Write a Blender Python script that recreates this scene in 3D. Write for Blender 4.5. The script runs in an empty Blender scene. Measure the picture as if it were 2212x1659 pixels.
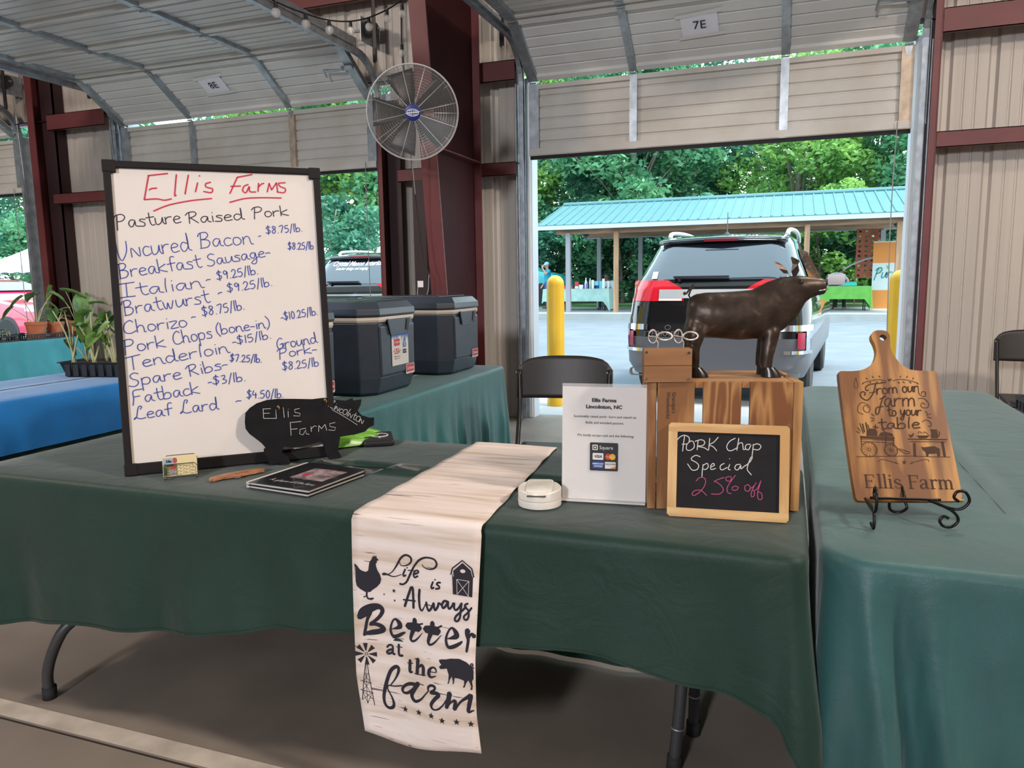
import bpy, bmesh, math, random
from math import sin, cos, pi, radians, sqrt, atan2, hypot
from mathutils import Vector, Matrix, Quaternion
random.seed(7)
S = bpy.context.scene
C = S.collection

# ------------------------------------------------------------------ camera
cam_d = bpy.data.cameras.new('camera')
cam = bpy.data.objects.new('camera', cam_d)
C.objects.link(cam)
cam_d.sensor_fit = 'HORIZONTAL'
cam_d.sensor_width = 36.0
cam_d.lens = 1632.3 / 2212 * 36.0
cam_d.clip_start = 0.05
cam_d.clip_end = 400
_yaw, _pit, _rol = 0.34926, 0.13731, -0.01428
_fw = Vector((-sin(_yaw) * cos(_pit), cos(_yaw) * cos(_pit), -sin(_pit)))
_r0 = Vector((cos(_yaw), sin(_yaw), 0))
_u0 = _r0.cross(_fw)
_r = cos(_rol) * _r0 + sin(_rol) * _u0
_u = -sin(_rol) * _r0 + cos(_rol) * _u0
cam.matrix_world = Matrix(((_r.x, _u.x, -_fw.x, 0), (_r.y, _u.y, -_fw.y, 0), (_r.z, _u.z, -_fw.z, 1.31), (0, 0, 0, 1)))
S.camera = cam

# ------------------------------------------------------------------ light and exposure
S.view_settings.view_transform = 'Standard'
S.view_settings.look = 'None'
S.view_settings.exposure = 0.0
S.view_settings.gamma = 1.0
S.view_settings.use_curve_mapping = False
w = bpy.data.worlds.new('overcast_sky')
S.world = w
w.use_nodes = True
nt = w.node_tree
bg = nt.nodes['Background']
tc = nt.nodes.new('ShaderNodeTexCoord')
mp = nt.nodes.new('ShaderNodeSeparateXYZ')
rp = nt.nodes.new('ShaderNodeValToRGB')
nt.links.new(tc.outputs['Generated'], mp.inputs[0])
nt.links.new(mp.outputs['Z'], rp.inputs[0])
rp.color_ramp.elements[0].position = 0.0
rp.color_ramp.elements[0].color = (0.80, 0.95, 1.0, 1)
rp.color_ramp.elements[1].position = 0.8
rp.color_ramp.elements[1].color = (0.62, 0.86, 1.0, 1)
nt.links.new(rp.outputs[0], bg.inputs['Color'])
bg.inputs['Strength'].default_value = 4.2
def sun(name, energy, color, direction, angle):
    d = bpy.data.lights.new(name, 'SUN'); d.energy = energy; d.color = color; d.angle = angle
    o = bpy.data.objects.new(name, d); C.objects.link(o)
    o.rotation_euler = Vector(direction).to_track_quat('-Z', 'Y').to_euler(); o.location = (0, 0, 20)
def area(name, loc, target, size, energy, color):
    d = bpy.data.lights.new(name, 'AREA'); d.shape = 'DISK'; d.size = size; d.energy = energy; d.color = color
    o = bpy.data.objects.new(name, d); C.objects.link(o); o.location = loc
    o.rotation_euler = (Vector(target) - Vector(loc)).to_track_quat('-Z', 'Y').to_euler()
sun('hazy_sun', 6.5, (1.0, 0.97, 0.88), (-0.50, 0.10, -0.86), radians(12))
WARM = (1.0, 0.85, 0.73)
area('lamp_and_fill_light', (4.3, 0.6, 4.55), (-0.6, 2.6, 0.9), 0.5, 240, WARM)
area('lamp_and_fill_light', (-1.2, -7.6, 3.4), (-1.5, 5.5, 2.6), 0.9, 540, (0.96, 0.96, 1.0))  # added fill low on the front wall, brightens the door panels
area('lamp_and_fill_light', (-6.0, 0.5, 4.55), (-5.7, 4.0, 1.2), 0.7, 165, WARM)  # unseen fill lamp over the left side
area('lamp_and_fill_light', (1.2, 3.4, 4.6), (0.6, 2.8, 0.7), 0.6, 70, (1.0, 0.90, 0.80))  # added overhead light to brighten the table tops

# ------------------------------------------------------------------ helpers
class MB:
    """collects faces and links them as one mesh object"""
    def __init__(s): s.v = []; s.f = []; s.mi = []; s.cur = 0; s.mats = []
    def m(s, mat):
        if mat not in s.mats: s.mats.append(mat)
        s.cur = s.mats.index(mat); return s
    def add(s, vs, fs, T=None):
        b = len(s.v)
        for p in vs:
            p = Vector(p)
            s.v.append(T @ p if T is not None else p)
        for f in fs: s.f.append([b + i for i in f]); s.mi.append(s.cur)
        return s
    def box(s, c, d, rz=0, T=None):
        x, y, z = d[0] / 2, d[1] / 2, d[2] / 2
        vs = [(-x, -y, -z), (x, -y, -z), (x, y, -z), (-x, y, -z), (-x, -y, z), (x, -y, z), (x, y, z), (-x, y, z)]
        R = Matrix.Translation(c) @ Matrix.Rotation(rz, 4, 'Z')
        if T is not None: R = T @ R
        return s.add(vs, [(0, 3, 2, 1), (4, 5, 6, 7), (0, 1, 5, 4), (1, 2, 6, 5), (2, 3, 7, 6), (3, 0, 4, 7)], R)
    def bx(s, x0, x1, y0, y1, z0, z1, T=None):
        return s.box(((x0 + x1) / 2, (y0 + y1) / 2, (z0 + z1) / 2), (abs(x1 - x0), abs(y1 - y0), abs(z1 - z0)), 0, T)
    def beam(s, a, b, wd, th, up=(0, 0, 1)):
        a, b = Vector(a), Vector(b); d = (b - a); L = d.length
        if L < 1e-6: return s
        d.normalize(); up = Vector(up); sx = d.cross(up)
        if sx.length < 1e-4: sx = d.cross(Vector((0, 1, 0)))
        sx.normalize(); uz = sx.cross(d)
        T = Matrix(((sx.x, d.x, uz.x, (a.x + b.x) / 2), (sx.y, d.y, uz.y, (a.y + b.y) / 2), (sx.z, d.z, uz.z, (a.z + b.z) / 2), (0, 0, 0, 1)))
        return s.box((0, 0, 0), (wd, L, th), 0, T)
    def tube(s, pts, r, n=8, closed=False, caps=True, T=None):
        P = [Vector(p) for p in pts]
        N = len(P)
        if N < 2: return s
        rs = r if isinstance(r, (list, tuple)) else [r] * N
        tan = []
        for i in range(N):
            if closed: t = P[(i + 1) % N] - P[i - 1]
            else: t = P[min(i + 1, N - 1)] - P[max(i - 1, 0)]
            tan.append(t.normalized() if t.length > 1e-9 else Vector((0, 0, 1)))
        nv = tan[0].orthogonal().normalized()
        vs = []
        for i in range(N):
            nv = nv - tan[i] * nv.dot(tan[i])
            if nv.length < 1e-6: nv = tan[i].orthogonal()
            nv.normalize(); bv = tan[i].cross(nv)
            for k in range(n):
                a = 2 * pi * k / n
                vs.append(P[i] + (nv * cos(a) + bv * sin(a)) * rs[i])
        fs = []
        for i in range(N if closed else N - 1):
            j = (i + 1) % N
            for k in range(n):
                l = (k + 1) % n
                fs.append((i * n + k, i * n + l, j * n + l, j * n + k))
        if caps and not closed:
            fs.append(tuple(range(n))[::-1]); fs.append(tuple((N - 1) * n + k for k in range(n)))
        return s.add(vs, fs, T)
    def cyl(s, a, b, r, r2=None, n=16):
        return s.tube([a, b], [r, r if r2 is None else r2], n)
    def lathe(s, prof, n=24, T=None):
        vs = []; fs = []
        for (r, z) in prof:
            for k in range(n):
                a = 2 * pi * k / n; vs.append((r * cos(a), r * sin(a), z))
        for i in range(len(prof) - 1):
            for k in range(n):
                l = (k + 1) % n
                fs.append((i * n + k, i * n + l, (i + 1) * n + l, (i + 1) * n + k))
        fs.append(tuple(range(n))[::-1]); fs.append(tuple((len(prof) - 1) * n + k for k in range(n)))
        return s.add(vs, fs, T)
    def grid(s, fn, nu, nv, T=None):
        vs = [fn(i / nu, j / nv) for j in range(nv + 1) for i in range(nu + 1)]
        fs = [(j * (nu + 1) + i, j * (nu + 1) + i + 1, (j + 1) * (nu + 1) + i + 1, (j + 1) * (nu + 1) + i) for j in range(nv) for i in range(nu)]
        return s.add(vs, fs, T)
    def ball(s, c, r, n=12, m=8, T=None):
        rx, ry, rz = r if isinstance(r, (tuple, list)) else (r, r, r)
        return s.grid(lambda u, v: (c[0] + rx * cos(2 * pi * u) * sin(pi * v), c[1] + ry * sin(2 * pi * u) * sin(pi * v), c[2] - rz * cos(pi * v)), n, m, T)
    def prism(s, poly, t0, t1, T=None):
        """poly in local (x, z), thickness along y"""
        n = len(poly)
        a = sum(poly[i][0] * poly[(i + 1) % n][1] - poly[(i + 1) % n][0] * poly[i][1] for i in range(n))
        if a < 0: poly = poly[::-1]
        vs = [(p[0], t0, p[1]) for p in poly] + [(p[0], t1, p[1]) for p in poly]
        tri = fixtri(poly, tess(poly))
        fs = [t for t in tri] + [tuple(n + i for i in t[::-1]) for t in tri]
        fs += [(i, n + i, n + (i + 1) % n, (i + 1) % n) for i in range(n)]
        return s.add(vs, fs, T)
    def loft(s, rings, cap=True, T=None):
        n = len(rings[0]); vs = [p for r in rings for p in r]; fs = []
        for i in range(len(rings) - 1):
            for k in range(n):
                l = (k + 1) % n
                fs.append((i * n + k, i * n + l, (i + 1) * n + l, (i + 1) * n + k))
        if cap:
            fs.append(tuple(range(n))[::-1]); fs.append(tuple((len(rings) - 1) * n + k for k in range(n)))
        return s.add(vs, fs, T)
    def build(s, name, mat=None, parent=None, smooth=False, loc=None, rot=None, bevel=0, seg=2, solid=0, sub=0, weld=False, mw=None):
        me = bpy.data.meshes.new(name)
        me.from_pydata([tuple(p) for p in s.v], [], s.f)
        mats = s.mats if s.mats else [mat]
        for q in mats: me.materials.append(q)
        if s.mats:
            me.polygons.foreach_set('material_index', s.mi)
        if weld:
            bm = bmesh.new(); bm.from_mesh(me); bmesh.ops.remove_doubles(bm, verts=bm.verts, dist=1e-5)
            bmesh.ops.recalc_face_normals(bm, faces=bm.faces); bm.to_mesh(me); bm.free()
        me.validate(); me.update()
        if smooth is True: me.shade_smooth()
        elif smooth: 
            me.shade_smooth(); me.set_sharp_from_angle(angle=radians(smooth))
        o = bpy.data.objects.new(name, me); C.objects.link(o)
        if parent is not None: o.parent = parent
        if loc is not None: o.location = loc
        if rot is not None: o.rotation_euler = rot
        if mw is not None: o.matrix_world = mw
        if bevel:
            b = o.modifiers.new('bevel', 'BEVEL'); b.width = bevel; b.segments = seg; b.limit_method = 'ANGLE'; b.angle_limit = radians(40)
        if solid:
            b = o.modifiers.new('solid', 'SOLIDIFY'); b.thickness = solid; b.offset = 0
        if sub:
            b = o.modifiers.new('sub', 'SUBSURF'); b.levels = sub; b.render_levels = sub
        return o

def tess(poly):
    from mathutils.geometry import tessellate_polygon
    return [tuple(t) for t in tessellate_polygon([[Vector((p[0], p[1], 0)) for p in poly]])]
def fixtri(poly, tris):
    out = []
    for a, b, c in tris:
        ar = (poly[b][0] - poly[a][0]) * (poly[c][1] - poly[a][1]) - (poly[c][0] - poly[a][0]) * (poly[b][1] - poly[a][1])
        out.append((a, b, c) if ar > 0 else (a, c, b))
    return out
def tag(o, label=None, cat=None, group=None, kind=None):
    if label: o['label'] = label
    if cat: o['category'] = cat
    if group: o['group'] = group
    if kind: o['kind'] = kind
    return o
def empty(name, loc=(0, 0, 0), rz=0, label=None, cat=None, group=None, kind=None, mw=None):
    o = bpy.data.objects.new(name, None); C.objects.link(o); o.empty_display_size = 0.1
    if mw is not None: o.matrix_world = mw
    else: o.location = loc; o.rotation_euler = (0, 0, rz)
    return tag(o, label, cat, group, kind)
def copy_tree(o, parent=None):
    c = o.copy(); C.objects.link(c)
    if parent is not None: c.parent = parent
    for ch in list(o.children): copy_tree(ch, c)
    return c
def catmull(pts, k=6):
    P = [Vector(p) for p in pts]
    if len(P) < 3: return P
    Q = [P[0] * 2 - P[1]] + P + [P[-1] * 2 - P[-2]]
    out = []
    for i in range(1, len(Q) - 2):
        a, b, c, d = Q[i - 1], Q[i], Q[i + 1], Q[i + 2]
        for t in range(k):
            t = t / k
            out.append(0.5 * ((2 * b) + (c - a) * t + (2 * a - 5 * b + 4 * c - d) * t * t + (3 * b - a - 3 * c + d) * t ** 3))
    out.append(P[-1])
    return out
def lean_frame(b0, b1, phi):
    """matrix: x along base edge, y = away from the viewer, z up the leaning face"""
    b0, b1 = Vector(b0), Vector(b1); e = (b1 - b0).normalized(); n = Vector((e.y, -e.x, 0))
    up = Vector((0, 0, 1)) * cos(phi) - n * sin(phi); back = -(n * cos(phi) + Vector((0, 0, 1)) * sin(phi))
    return Matrix(((e.x, back.x, up.x, b0.x), (e.y, back.y, up.y, b0.y), (e.z, back.z, up.z, b0.z), (0, 0, 0, 1)))

# ------------------------------------------------------------------ materials
_mc = {}
def M(name, col, rough=0.5, metal=0.0, var=0.0, vs=8.0, stretch=(1, 1, 1), bump=0.0, bs=60.0, col2=None, **kw):
    if name in _mc: return _mc[name]
    m = bpy.data.materials.new(name); m.use_nodes = True; n = m.node_tree; b = n.nodes['Principled BSDF']
    b.inputs['Base Color'].default_value = (*col, 1); b.inputs['Roughness'].default_value = rough; b.inputs['Metallic'].default_value = metal
    for k, v in kw.items():
        b.inputs[k.replace('_', ' ')].default_value = v
    if var or bump or col2:
        t = n.nodes.new('ShaderNodeTexCoord'); mpn = n.nodes.new('ShaderNodeMapping'); mpn.inputs['Scale'].default_value = stretch
        n.links.new(t.outputs['Object'], mpn.inputs[0])
    if var or col2:
        no = n.nodes.new('ShaderNodeTexNoise'); no.inputs['Scale'].default_value = vs; no.inputs['Detail'].default_value = 5
        n.links.new(mpn.outputs[0], no.inputs['Vector'])
        cr = n.nodes.new('ShaderNodeValToRGB'); n.links.new(no.outputs['Fac'], cr.inputs[0])
        c2 = col2 if col2 else tuple(c * (1 - var) for c in col)
        c1 = col if col2 else tuple(min(1, c * (1 + var)) for c in col)
        cr.color_ramp.elements[0].position = 0.35; cr.color_ramp.elements[0].color = (*c2, 1)
        cr.color_ramp.elements[1].position = 0.65; cr.color_ramp.elements[1].color = (*c1, 1)
        n.links.new(cr.outputs[0], b.inputs['Base Color'])
    if bump:
        nb = n.nodes.new('ShaderNodeTexNoise'); nb.inputs['Scale'].default_value = bs; nb.inputs['Detail'].default_value = 3
        n.links.new(mpn.outputs[0], nb.inputs['Vector'])
        bp = n.nodes.new('ShaderNodeBump'); bp.inputs['Strength'].default_value = bump; bp.inputs['Distance'].default_value = 0.01
        n.links.new(nb.outputs['Fac'], bp.inputs['Height']); n.links.new(bp.outputs[0], b.inputs['Normal'])
    _mc[name] = m
    return m
def wood(name, light, dark, axis='x', scale=1.0, rough=0.55, ring=14, knots=False):
    """grain runs along axis; rings from a distorted wave"""
    if name in _mc: return _mc[name]
    m = bpy.data.materials.new(name); m.use_nodes = True; n = m.node_tree; b = n.nodes['Principled BSDF']; b.inputs['Roughness'].default_value = rough
    t = n.nodes.new('ShaderNodeTexCoord'); mpn = n.nodes.new('ShaderNodeMapping')
    k = {'x': (0.12, 1, 1), 'y': (1, 0.12, 1), 'z': (1, 1, 0.12)}[axis]
    mpn.inputs['Scale'].default_value = tuple(q * scale for q in k)
    n.links.new(t.outputs['Object'], mpn.inputs[0])
    no = n.nodes.new('ShaderNodeTexNoise'); no.inputs['Scale'].default_value = 6; no.inputs['Detail'].default_value = 3
    n.links.new(mpn.outputs[0], no.inputs['Vector'])
    mu = n.nodes.new('ShaderNodeMath'); mu.operation = 'MULTIPLY'; mu.inputs[1].default_value = ring
    n.links.new(no.outputs['Fac'], mu.inputs[0])
    fr = n.nodes.new('ShaderNodeMath'); fr.operation = 'PINGPONG'; fr.inputs[1].default_value = 1.0
    n.links.new(mu.outputs[0], fr.inputs[0])
    n2 = n.nodes.new('ShaderNodeTexNoise'); n2.inputs['Scale'].default_value = 90; n2.inputs['Detail'].default_value = 2
    n.links.new(mpn.outputs[0], n2.inputs['Vector'])
    ad = n.nodes.new('ShaderNodeMath'); ad.operation = 'MULTIPLY_ADD'; ad.inputs[1].default_value = 0.5
    n.links.new(n2.outputs['Fac'], ad.inputs[0]); n.links.new(fr.outputs[0], ad.inputs[2])
    cr = n.nodes.new('ShaderNodeValToRGB'); n.links.new(ad.outputs[0], cr.inputs[0])
    cr.color_ramp.elements[0].position = 0.25; cr.color_ramp.elements[0].color = (*light, 1)
    cr.color_ramp.elements[1].position = 1.3 / 1.4; cr.color_ramp.elements[1].color = (*dark, 1)
    n.links.new(cr.outputs[0], b.inputs['Base Color'])
    _mc[name] = m
    return m
def glassy(name, col=(1, 1, 1), rough=0.0, alpha=0.15):
    m = bpy.data.materials.new(name); m.use_nodes = True; n = m.node_tree; b = n.nodes['Principled BSDF']
    b.inputs['Base Color'].default_value = (*col, 1); b.inputs['Roughness'].default_value = rough
    b.inputs['Alpha'].default_value = alpha; b.inputs['Specular IOR Level'].default_value = 0.7
    return m
BLACK = M('black_plastic', (0.012, 0.012, 0.014), 0.45)
BLACKM = M('black_metal', (0.01, 0.01, 0.012), 0.35, 0.3)
STEEL = M('galvanised_steel', (0.42, 0.46, 0.50), 0.42, 0.75, var=0.18, vs=14)
CHROME = M('chrome', (0.75, 0.76, 0.78), 0.12, 1.0)
WHITE = M('white_paint', (0.78, 0.78, 0.78), 0.5)
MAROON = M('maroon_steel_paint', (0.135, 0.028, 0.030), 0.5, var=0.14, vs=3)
MAROOND = M('dark_and_shaded_maroon', (0.03, 0.010, 0.012), 0.55)  # dark maroon, also puts the shade inside hollow channels into colour
INK = M('black_ink', (0.008, 0.008, 0.012), 0.6)
RUBBER = M('rubber', (0.015, 0.015, 0.016), 0.8)

# ------------------------------------------------------------------ lettering
def ribbon(mb, pts, wd, map3, smooth=True, k=5):
    """flat pen stroke; pts in 2D, wd width or list, map3(u, v) -> 3D"""
    P = [Vector((p[0], p[1])) for p in pts]
    ws = wd if isinstance(wd, (list, tuple)) else [wd] * len(P)
    if smooth and len(P) > 2:
        Q = catmull([(p.x, p.y, q) for p, q in zip(P, ws)], k); ws = [max(1e-5, q.z) for q in Q]; P = [Vector((q.x, q.y)) for q in Q]
    if len(P) == 1: P = [P[0] - Vector((ws[0] * .3, 0)), P[0] + Vector((ws[0] * .3, 0))]; ws = [ws[0]] * 2
    n = len(P)
    L = []; R = []
    for i in range(n):
        d = P[min(i + 1, n - 1)] - P[max(i - 1, 0)]
        if d.length < 1e-9: d = Vector((1, 0))
        d.normalize(); q = Vector((-d.y, d.x)) * ws[i] / 2
        L.append(P[i] + q); R.append(P[i] - q)
    d0 = (P[0] - P[1]).normalized() * ws[0] * .35 if n > 1 else Vector((0, 0)); d1 = (P[-1] - P[-2]).normalized() * ws[-1] * .35
    L = [L[0] * .6 + R[0] * .4 + d0] + L + [L[-1] * .6 + R[-1] * .4 + d1]; R = [L[0] * 0 + R[0] * .6 + (P[0] + (P[0] - R[0])) * .4 + d0] + R + [R[-1] * .6 + (P[-1] * 2 - R[-1]) * .4 + d1]
    n += 2
    vs = [map3(p.x, p.y) for p in R] + [map3(p.x, p.y) for p in L]
    mb.add(vs, [(i, i + 1, n + i + 1, n + i) for i in range(n - 1)])
def shape(mb, poly, map3, lim=None):
    tr = fixtri(poly, tess(poly))
    if lim is None: mb.add([map3(p[0], p[1]) for p in poly], tr); return
    st = [[Vector(poly[i]) for i in t] for t in tr]; out = []
    while st:
        t = st.pop(); L = [(t[i] - t[(i + 1) % 3]).length for i in range(3)]; k = L.index(max(L))
        if L[k] < lim: out.append(t); continue
        a, b, c = t[k], t[(k + 1) % 3], t[(k + 2) % 3]; m = (a + b) / 2; st += [[a, m, c], [m, b, c]]
    mb.add([map3(p.x, p.y) for t in out for p in t], [(3 * i, 3 * i + 1, 3 * i + 2) for i in range(len(out))])
def disc(mb, c, r, map3, n=20):
    shape(mb, [(c[0] + r * cos(2 * pi * i / n), c[1] + r * sin(2 * pi * i / n)) for i in range(n)], map3)
def star(mb, c, r, map3, a0=pi / 2):
    shape(mb, [(c[0] + (r if i % 2 == 0 else r * .42) * cos(a0 + pi * i / 5), c[1] + (r if i % 2 == 0 else r * .42) * sin(a0 + pi * i / 5)) for i in range(10)], map3)
_F = '''E 14|13,19 2,18 1,9 0,0 13,1;1,10 11,11
l 5|3,20 2,10 2,0
i 4|2,10 2,0;2,15 2.4,15.4
s 9|8,9 4,10 2,8 7,4 6,0 0,0.5
F 13|13,20 3,19 2,8 0,-2;2,10 9,10.5
a 11|8,9 4,10 1,6 2,1 5,1 8,8 8,2 11,0
r 9|1,10 1,0;1,6 4,9.5 8,9.5
m 16|1,10 1,0;1,6 4,10 7,8 7,0;7,6 10,10 13,8 13.5,0
P 14|0,14 3,18 9,19 12,15 9,10 3,9;4,18 3,8 2,-3
t 9|4,18 4,5 6,0 9,1;0,11 9,12
u 11|1,10 1,3 3,0 7,3 9,10 9,3 11,0
e 10|1,5 7,6 8,8 5,10 2,8 1,4 3,0 9,1
R 14|0,14 3,18 9,19 11,15 8,11 3,9;4,18 3,0;5,9 12,0
d 12|8,8 4,10 1,6 2,1 5,0 9,6 9,20 9,3 12,0
o 10|5,10 2,9 1,4 3,0 7,1 9,5 7,9 5,10
k 11|1,19 1,0;9,11 1,5 10,0
K 13|1,19 1,0;11,18 2,9 12,0
U 14|1,19 1,5 3,-2 6,0 10,8 11,18
n 11|1,10 1,0;1,6 4,10 7,9 8,4 9,0 11,0
c 9|8,9 4,10 1,6 2,1 5,0 9,2
B 13|0,14 2,18 8,19 10,15 7,11 3,10;3,18 2,0;3,10 9,9 11,5 8,0 1,-1
f 9|9,19 6,20 4,16 4,0;0,10 9,11
g 11|8,9 4,10 1,6 3,1 6,2 8,9 8,-4 5,-9 1,-7 4,-3 11,2
I 12|0,19 12,19.5;6,19 5,0;-1,0 11,0
b 11|1,20 1,0;1,5 4,9 8,8 9,3 6,0 1,0
w 14|1,10 2,2 4,0 6,8 7,1 9,0 12,10
S 12|11,17 7,19 3,16 4,11 9,7 9,2 5,-1 0,1
z 9|0,10 8,10 1,0 9,0.5
C 13|11,16 8,19 3,15 1,7 3,1 8,0 13,3
h 11|1,20 1,0;1,6 4,10 7,9 8,4 8,0 10,0
p 11|1,10 1,-9;1,7 4,10 8,9 9,4 6,0 1,1
( 7|6,22 2,14 2,4 6,-4
) 7|1,22 5,14 5,4 1,-4
- 7|0,5 2,6 6,5
$ 12|10,15 5,17 2,14 5,10 9,7 8,3 4,1 0,3;6,20 5,-2
8 11|8,16 4,17 3,13 7,9 8,4 4,0 1,4 5,9 9,13 8,16
. 5|2,0 2.6,0.4
7 11|1,16 9,17 4,0
5 11|9,17 3,16 2,10 7,10 9,5 5,0 1,1
/ 8|7,20 1,-3
2 11|1,13 4,17 8,14 6,7 1,0 10,1
9 11|9,13 5,17 2,13 5,9 9,14 8,7 7,0
1 5|3,17 2,0
0 11|5,17 2,10 3,2 6,0 9,7 8,14 5,17
3 11|2,16 7,17 7,12 4,9 9,6 7,1 2,0
T 14|0,17 14,19;7,18 6,-2
G 13|11,17 7,19 2,12 2,3 6,0 10,5 10,8;6,8 11,9 11,3
4 11|3,17 1,8 9,8;7,12 7,0
L 15|9,15 11,19 8,20 6,14 4,4 1,0 3,3 8,0 14,1
y 11|1,10 2,3 5,1 9,9;9,10 7,-4 4,-9 1,-6 6,-1 11,4
N 11|0,0 1,10 8,0 9,10
M 12|0,0 1,10 5,3 9,10 11,0
O 12|6,14 2,11 1,5 4,0 9,1 11,7 9,13 6,14
% 15|5,17 2,14 4,10 7,13 5,17;14,19 4,-2;12,7 9,4 11,0 14,3 12,7
A 14|0,0 5,17 8,19 10,0;2,7 11,8'''
GL = {}
for _l in _F.split('\n'):
    _c = _l[0]; _w, _s = _l[2:].split('|')
    GL[_c] = (float(_w) / 10, [[tuple(float(q) / 10 for q in p.split(',')) for p in st.split()] for st in _s.split(';')])
def write(mb, text, x0, y0, x1, y1, xh, wd, map3, slant=0.0):
    """handwritten word between baseline ends (x0,y0)-(x1,y1) with the given x-height"""
    tot = sum(GL[c][0] if c != ' ' else 0.7 for c in text)
    d = Vector((x1 - x0, y1 - y0)); L = d.length; d.normalize(); q = Vector((-d.y, d.x)); sx = L / tot; x = 0
    for c in text:
        if c == ' ': x += 0.7 * sx; continue
        gw, st = GL[c]
        for s_ in st:
            pts = []
            for (a, b) in s_:
                px = x + a * sx + b * xh * slant; pts.append((x0 + d.x * px + q.x * b * xh, y0 + d.y * px + q.y * b * xh))
            ribbon(mb, pts, wd, map3, True, 4)
        x += gw * sx
def typeset(mb, text, cx, y, size, map3, align='CENTER', shear=0.0, bold=0.0, sx=1.0):
    """printed lettering from the built-in font, as flat faces"""
    cu = bpy.data.curves.new('t', 'FONT'); cu.body = text; cu.size = size; cu.align_x = align; cu.shear = shear; cu.offset = bold; cu.resolution_u = 3
    ob = bpy.data.objects.new('t', cu); C.objects.link(ob)
    dg = bpy.context.evaluated_depsgraph_get(); me = bpy.data.meshes.new_from_object(ob.evaluated_get(dg))
    vs = [map3(cx + v.co.x * sx, y + v.co.y) for v in me.vertices]; mb.add(vs, [tuple(p.vertices) for p in me.polygons])
    bpy.data.objects.remove(ob); bpy.data.curves.remove(cu); bpy.data.meshes.remove(me)
# ------------------------------------------------------------------ pen strokes measured on each board (metres)
WB_WORDS = [
('Pasture', 0.0212, 0.7250, 0.2019, 0.7450, 0.0205, 'k'),
('Raised', 0.2137, 0.7413, 0.3804, 0.7576, 0.0179, 'k'),
('Pork', 0.4031, 0.7626, 0.5144, 0.7717, 0.0168, 'k'),
('UNcured', 0.0224, 0.6366, 0.2237, 0.6621, 0.0269, 'b'),
('Bacon', 0.2440, 0.6697, 0.4012, 0.6825, 0.0236, 'b'),
('-', 0.4199, 0.6977, 0.4282, 0.7011, 0.0135, 'b'),
('$8.75/lb.', 0.4403, 0.7130, 0.5531, 0.7226, 0.0128, 'b'),
('Breakfast', 0.0201, 0.5806, 0.2493, 0.6112, 0.0215, 'b'),
('Sausage-', 0.2634, 0.6144, 0.4523, 0.6454, 0.0181, 'b'),
('$8.25/lb', 0.5028, 0.6648, 0.5834, 0.6659, 0.0123, 'b'),
('Italian', 0.0206, 0.5234, 0.2515, 0.5503, 0.0206, 'b'),
('-', 0.2599, 0.5601, 0.2740, 0.5648, 0.0198, 'b'),
('$9.25/lb.', 0.2884, 0.5712, 0.4115, 0.5898, 0.0146, 'b'),
('Bratwurst', 0.0257, 0.4724, 0.2655, 0.5047, 0.0216, 'b'),
('-', 0.2929, 0.5197, 0.3058, 0.5261, 0.0199, 'b'),
('$9.25/lb.', 0.3156, 0.5335, 0.4513, 0.5520, 0.0146, 'b'),
('Chorizo', 0.0221, 0.4173, 0.1982, 0.4333, 0.0197, 'b'),
('-', 0.2100, 0.4509, 0.2239, 0.4538, 0.0164, 'b'),
('$8.75/lb.', 0.2397, 0.4625, 0.3645, 0.4811, 0.0158, 'b'),
('-$10.25/lb.', 0.4691, 0.4423, 0.5842, 0.4577, 0.0137, 'b'),
('Pork', 0.0169, 0.3612, 0.1359, 0.3749, 0.0198, 'b'),
('Chops', 0.1541, 0.3796, 0.2664, 0.3972, 0.0202, 'b'),
('(bone-in)', 0.2746, 0.4051, 0.4366, 0.4225, 0.0166, 'b'),
('Tenderloin', 0.0237, 0.3128, 0.3118, 0.3500, 0.0198, 'b'),
('-$15/lb.', 0.3210, 0.3714, 0.4378, 0.3883, 0.0141, 'b'),
('Ground', 0.4502, 0.3511, 0.5770, 0.3685, 0.0178, 'b'),
('Pork-', 0.4517, 0.3236, 0.5750, 0.3372, 0.0157, 'b'),
('$8.25/lb', 0.4625, 0.2852, 0.5775, 0.2933, 0.0144, 'b'),
('Spare', 0.0261, 0.2623, 0.1730, 0.2780, 0.0198, 'b'),
('Ribs-', 0.1868, 0.2804, 0.3056, 0.3034, 0.0181, 'b'),
('$7.25/lb.', 0.3084, 0.3217, 0.4037, 0.3132, 0.0127, 'b'),
('Fatback', 0.0328, 0.2103, 0.2201, 0.2296, 0.0199, 'b'),
('-$3/lb.', 0.2431, 0.2520, 0.3536, 0.2600, 0.0146, 'b'),
('Leaf', 0.0312, 0.1643, 0.1389, 0.1702, 0.0186, 'b'),
('Lard', 0.1570, 0.1714, 0.2693, 0.1773, 0.0197, 'b'),
('-', 0.3188, 0.1880, 0.3374, 0.1900, 0.0168, 'b'),
('$4.50/lb.', 0.3501, 0.2043, 0.4621, 0.1991, 0.0142, 'b'),
]
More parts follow.
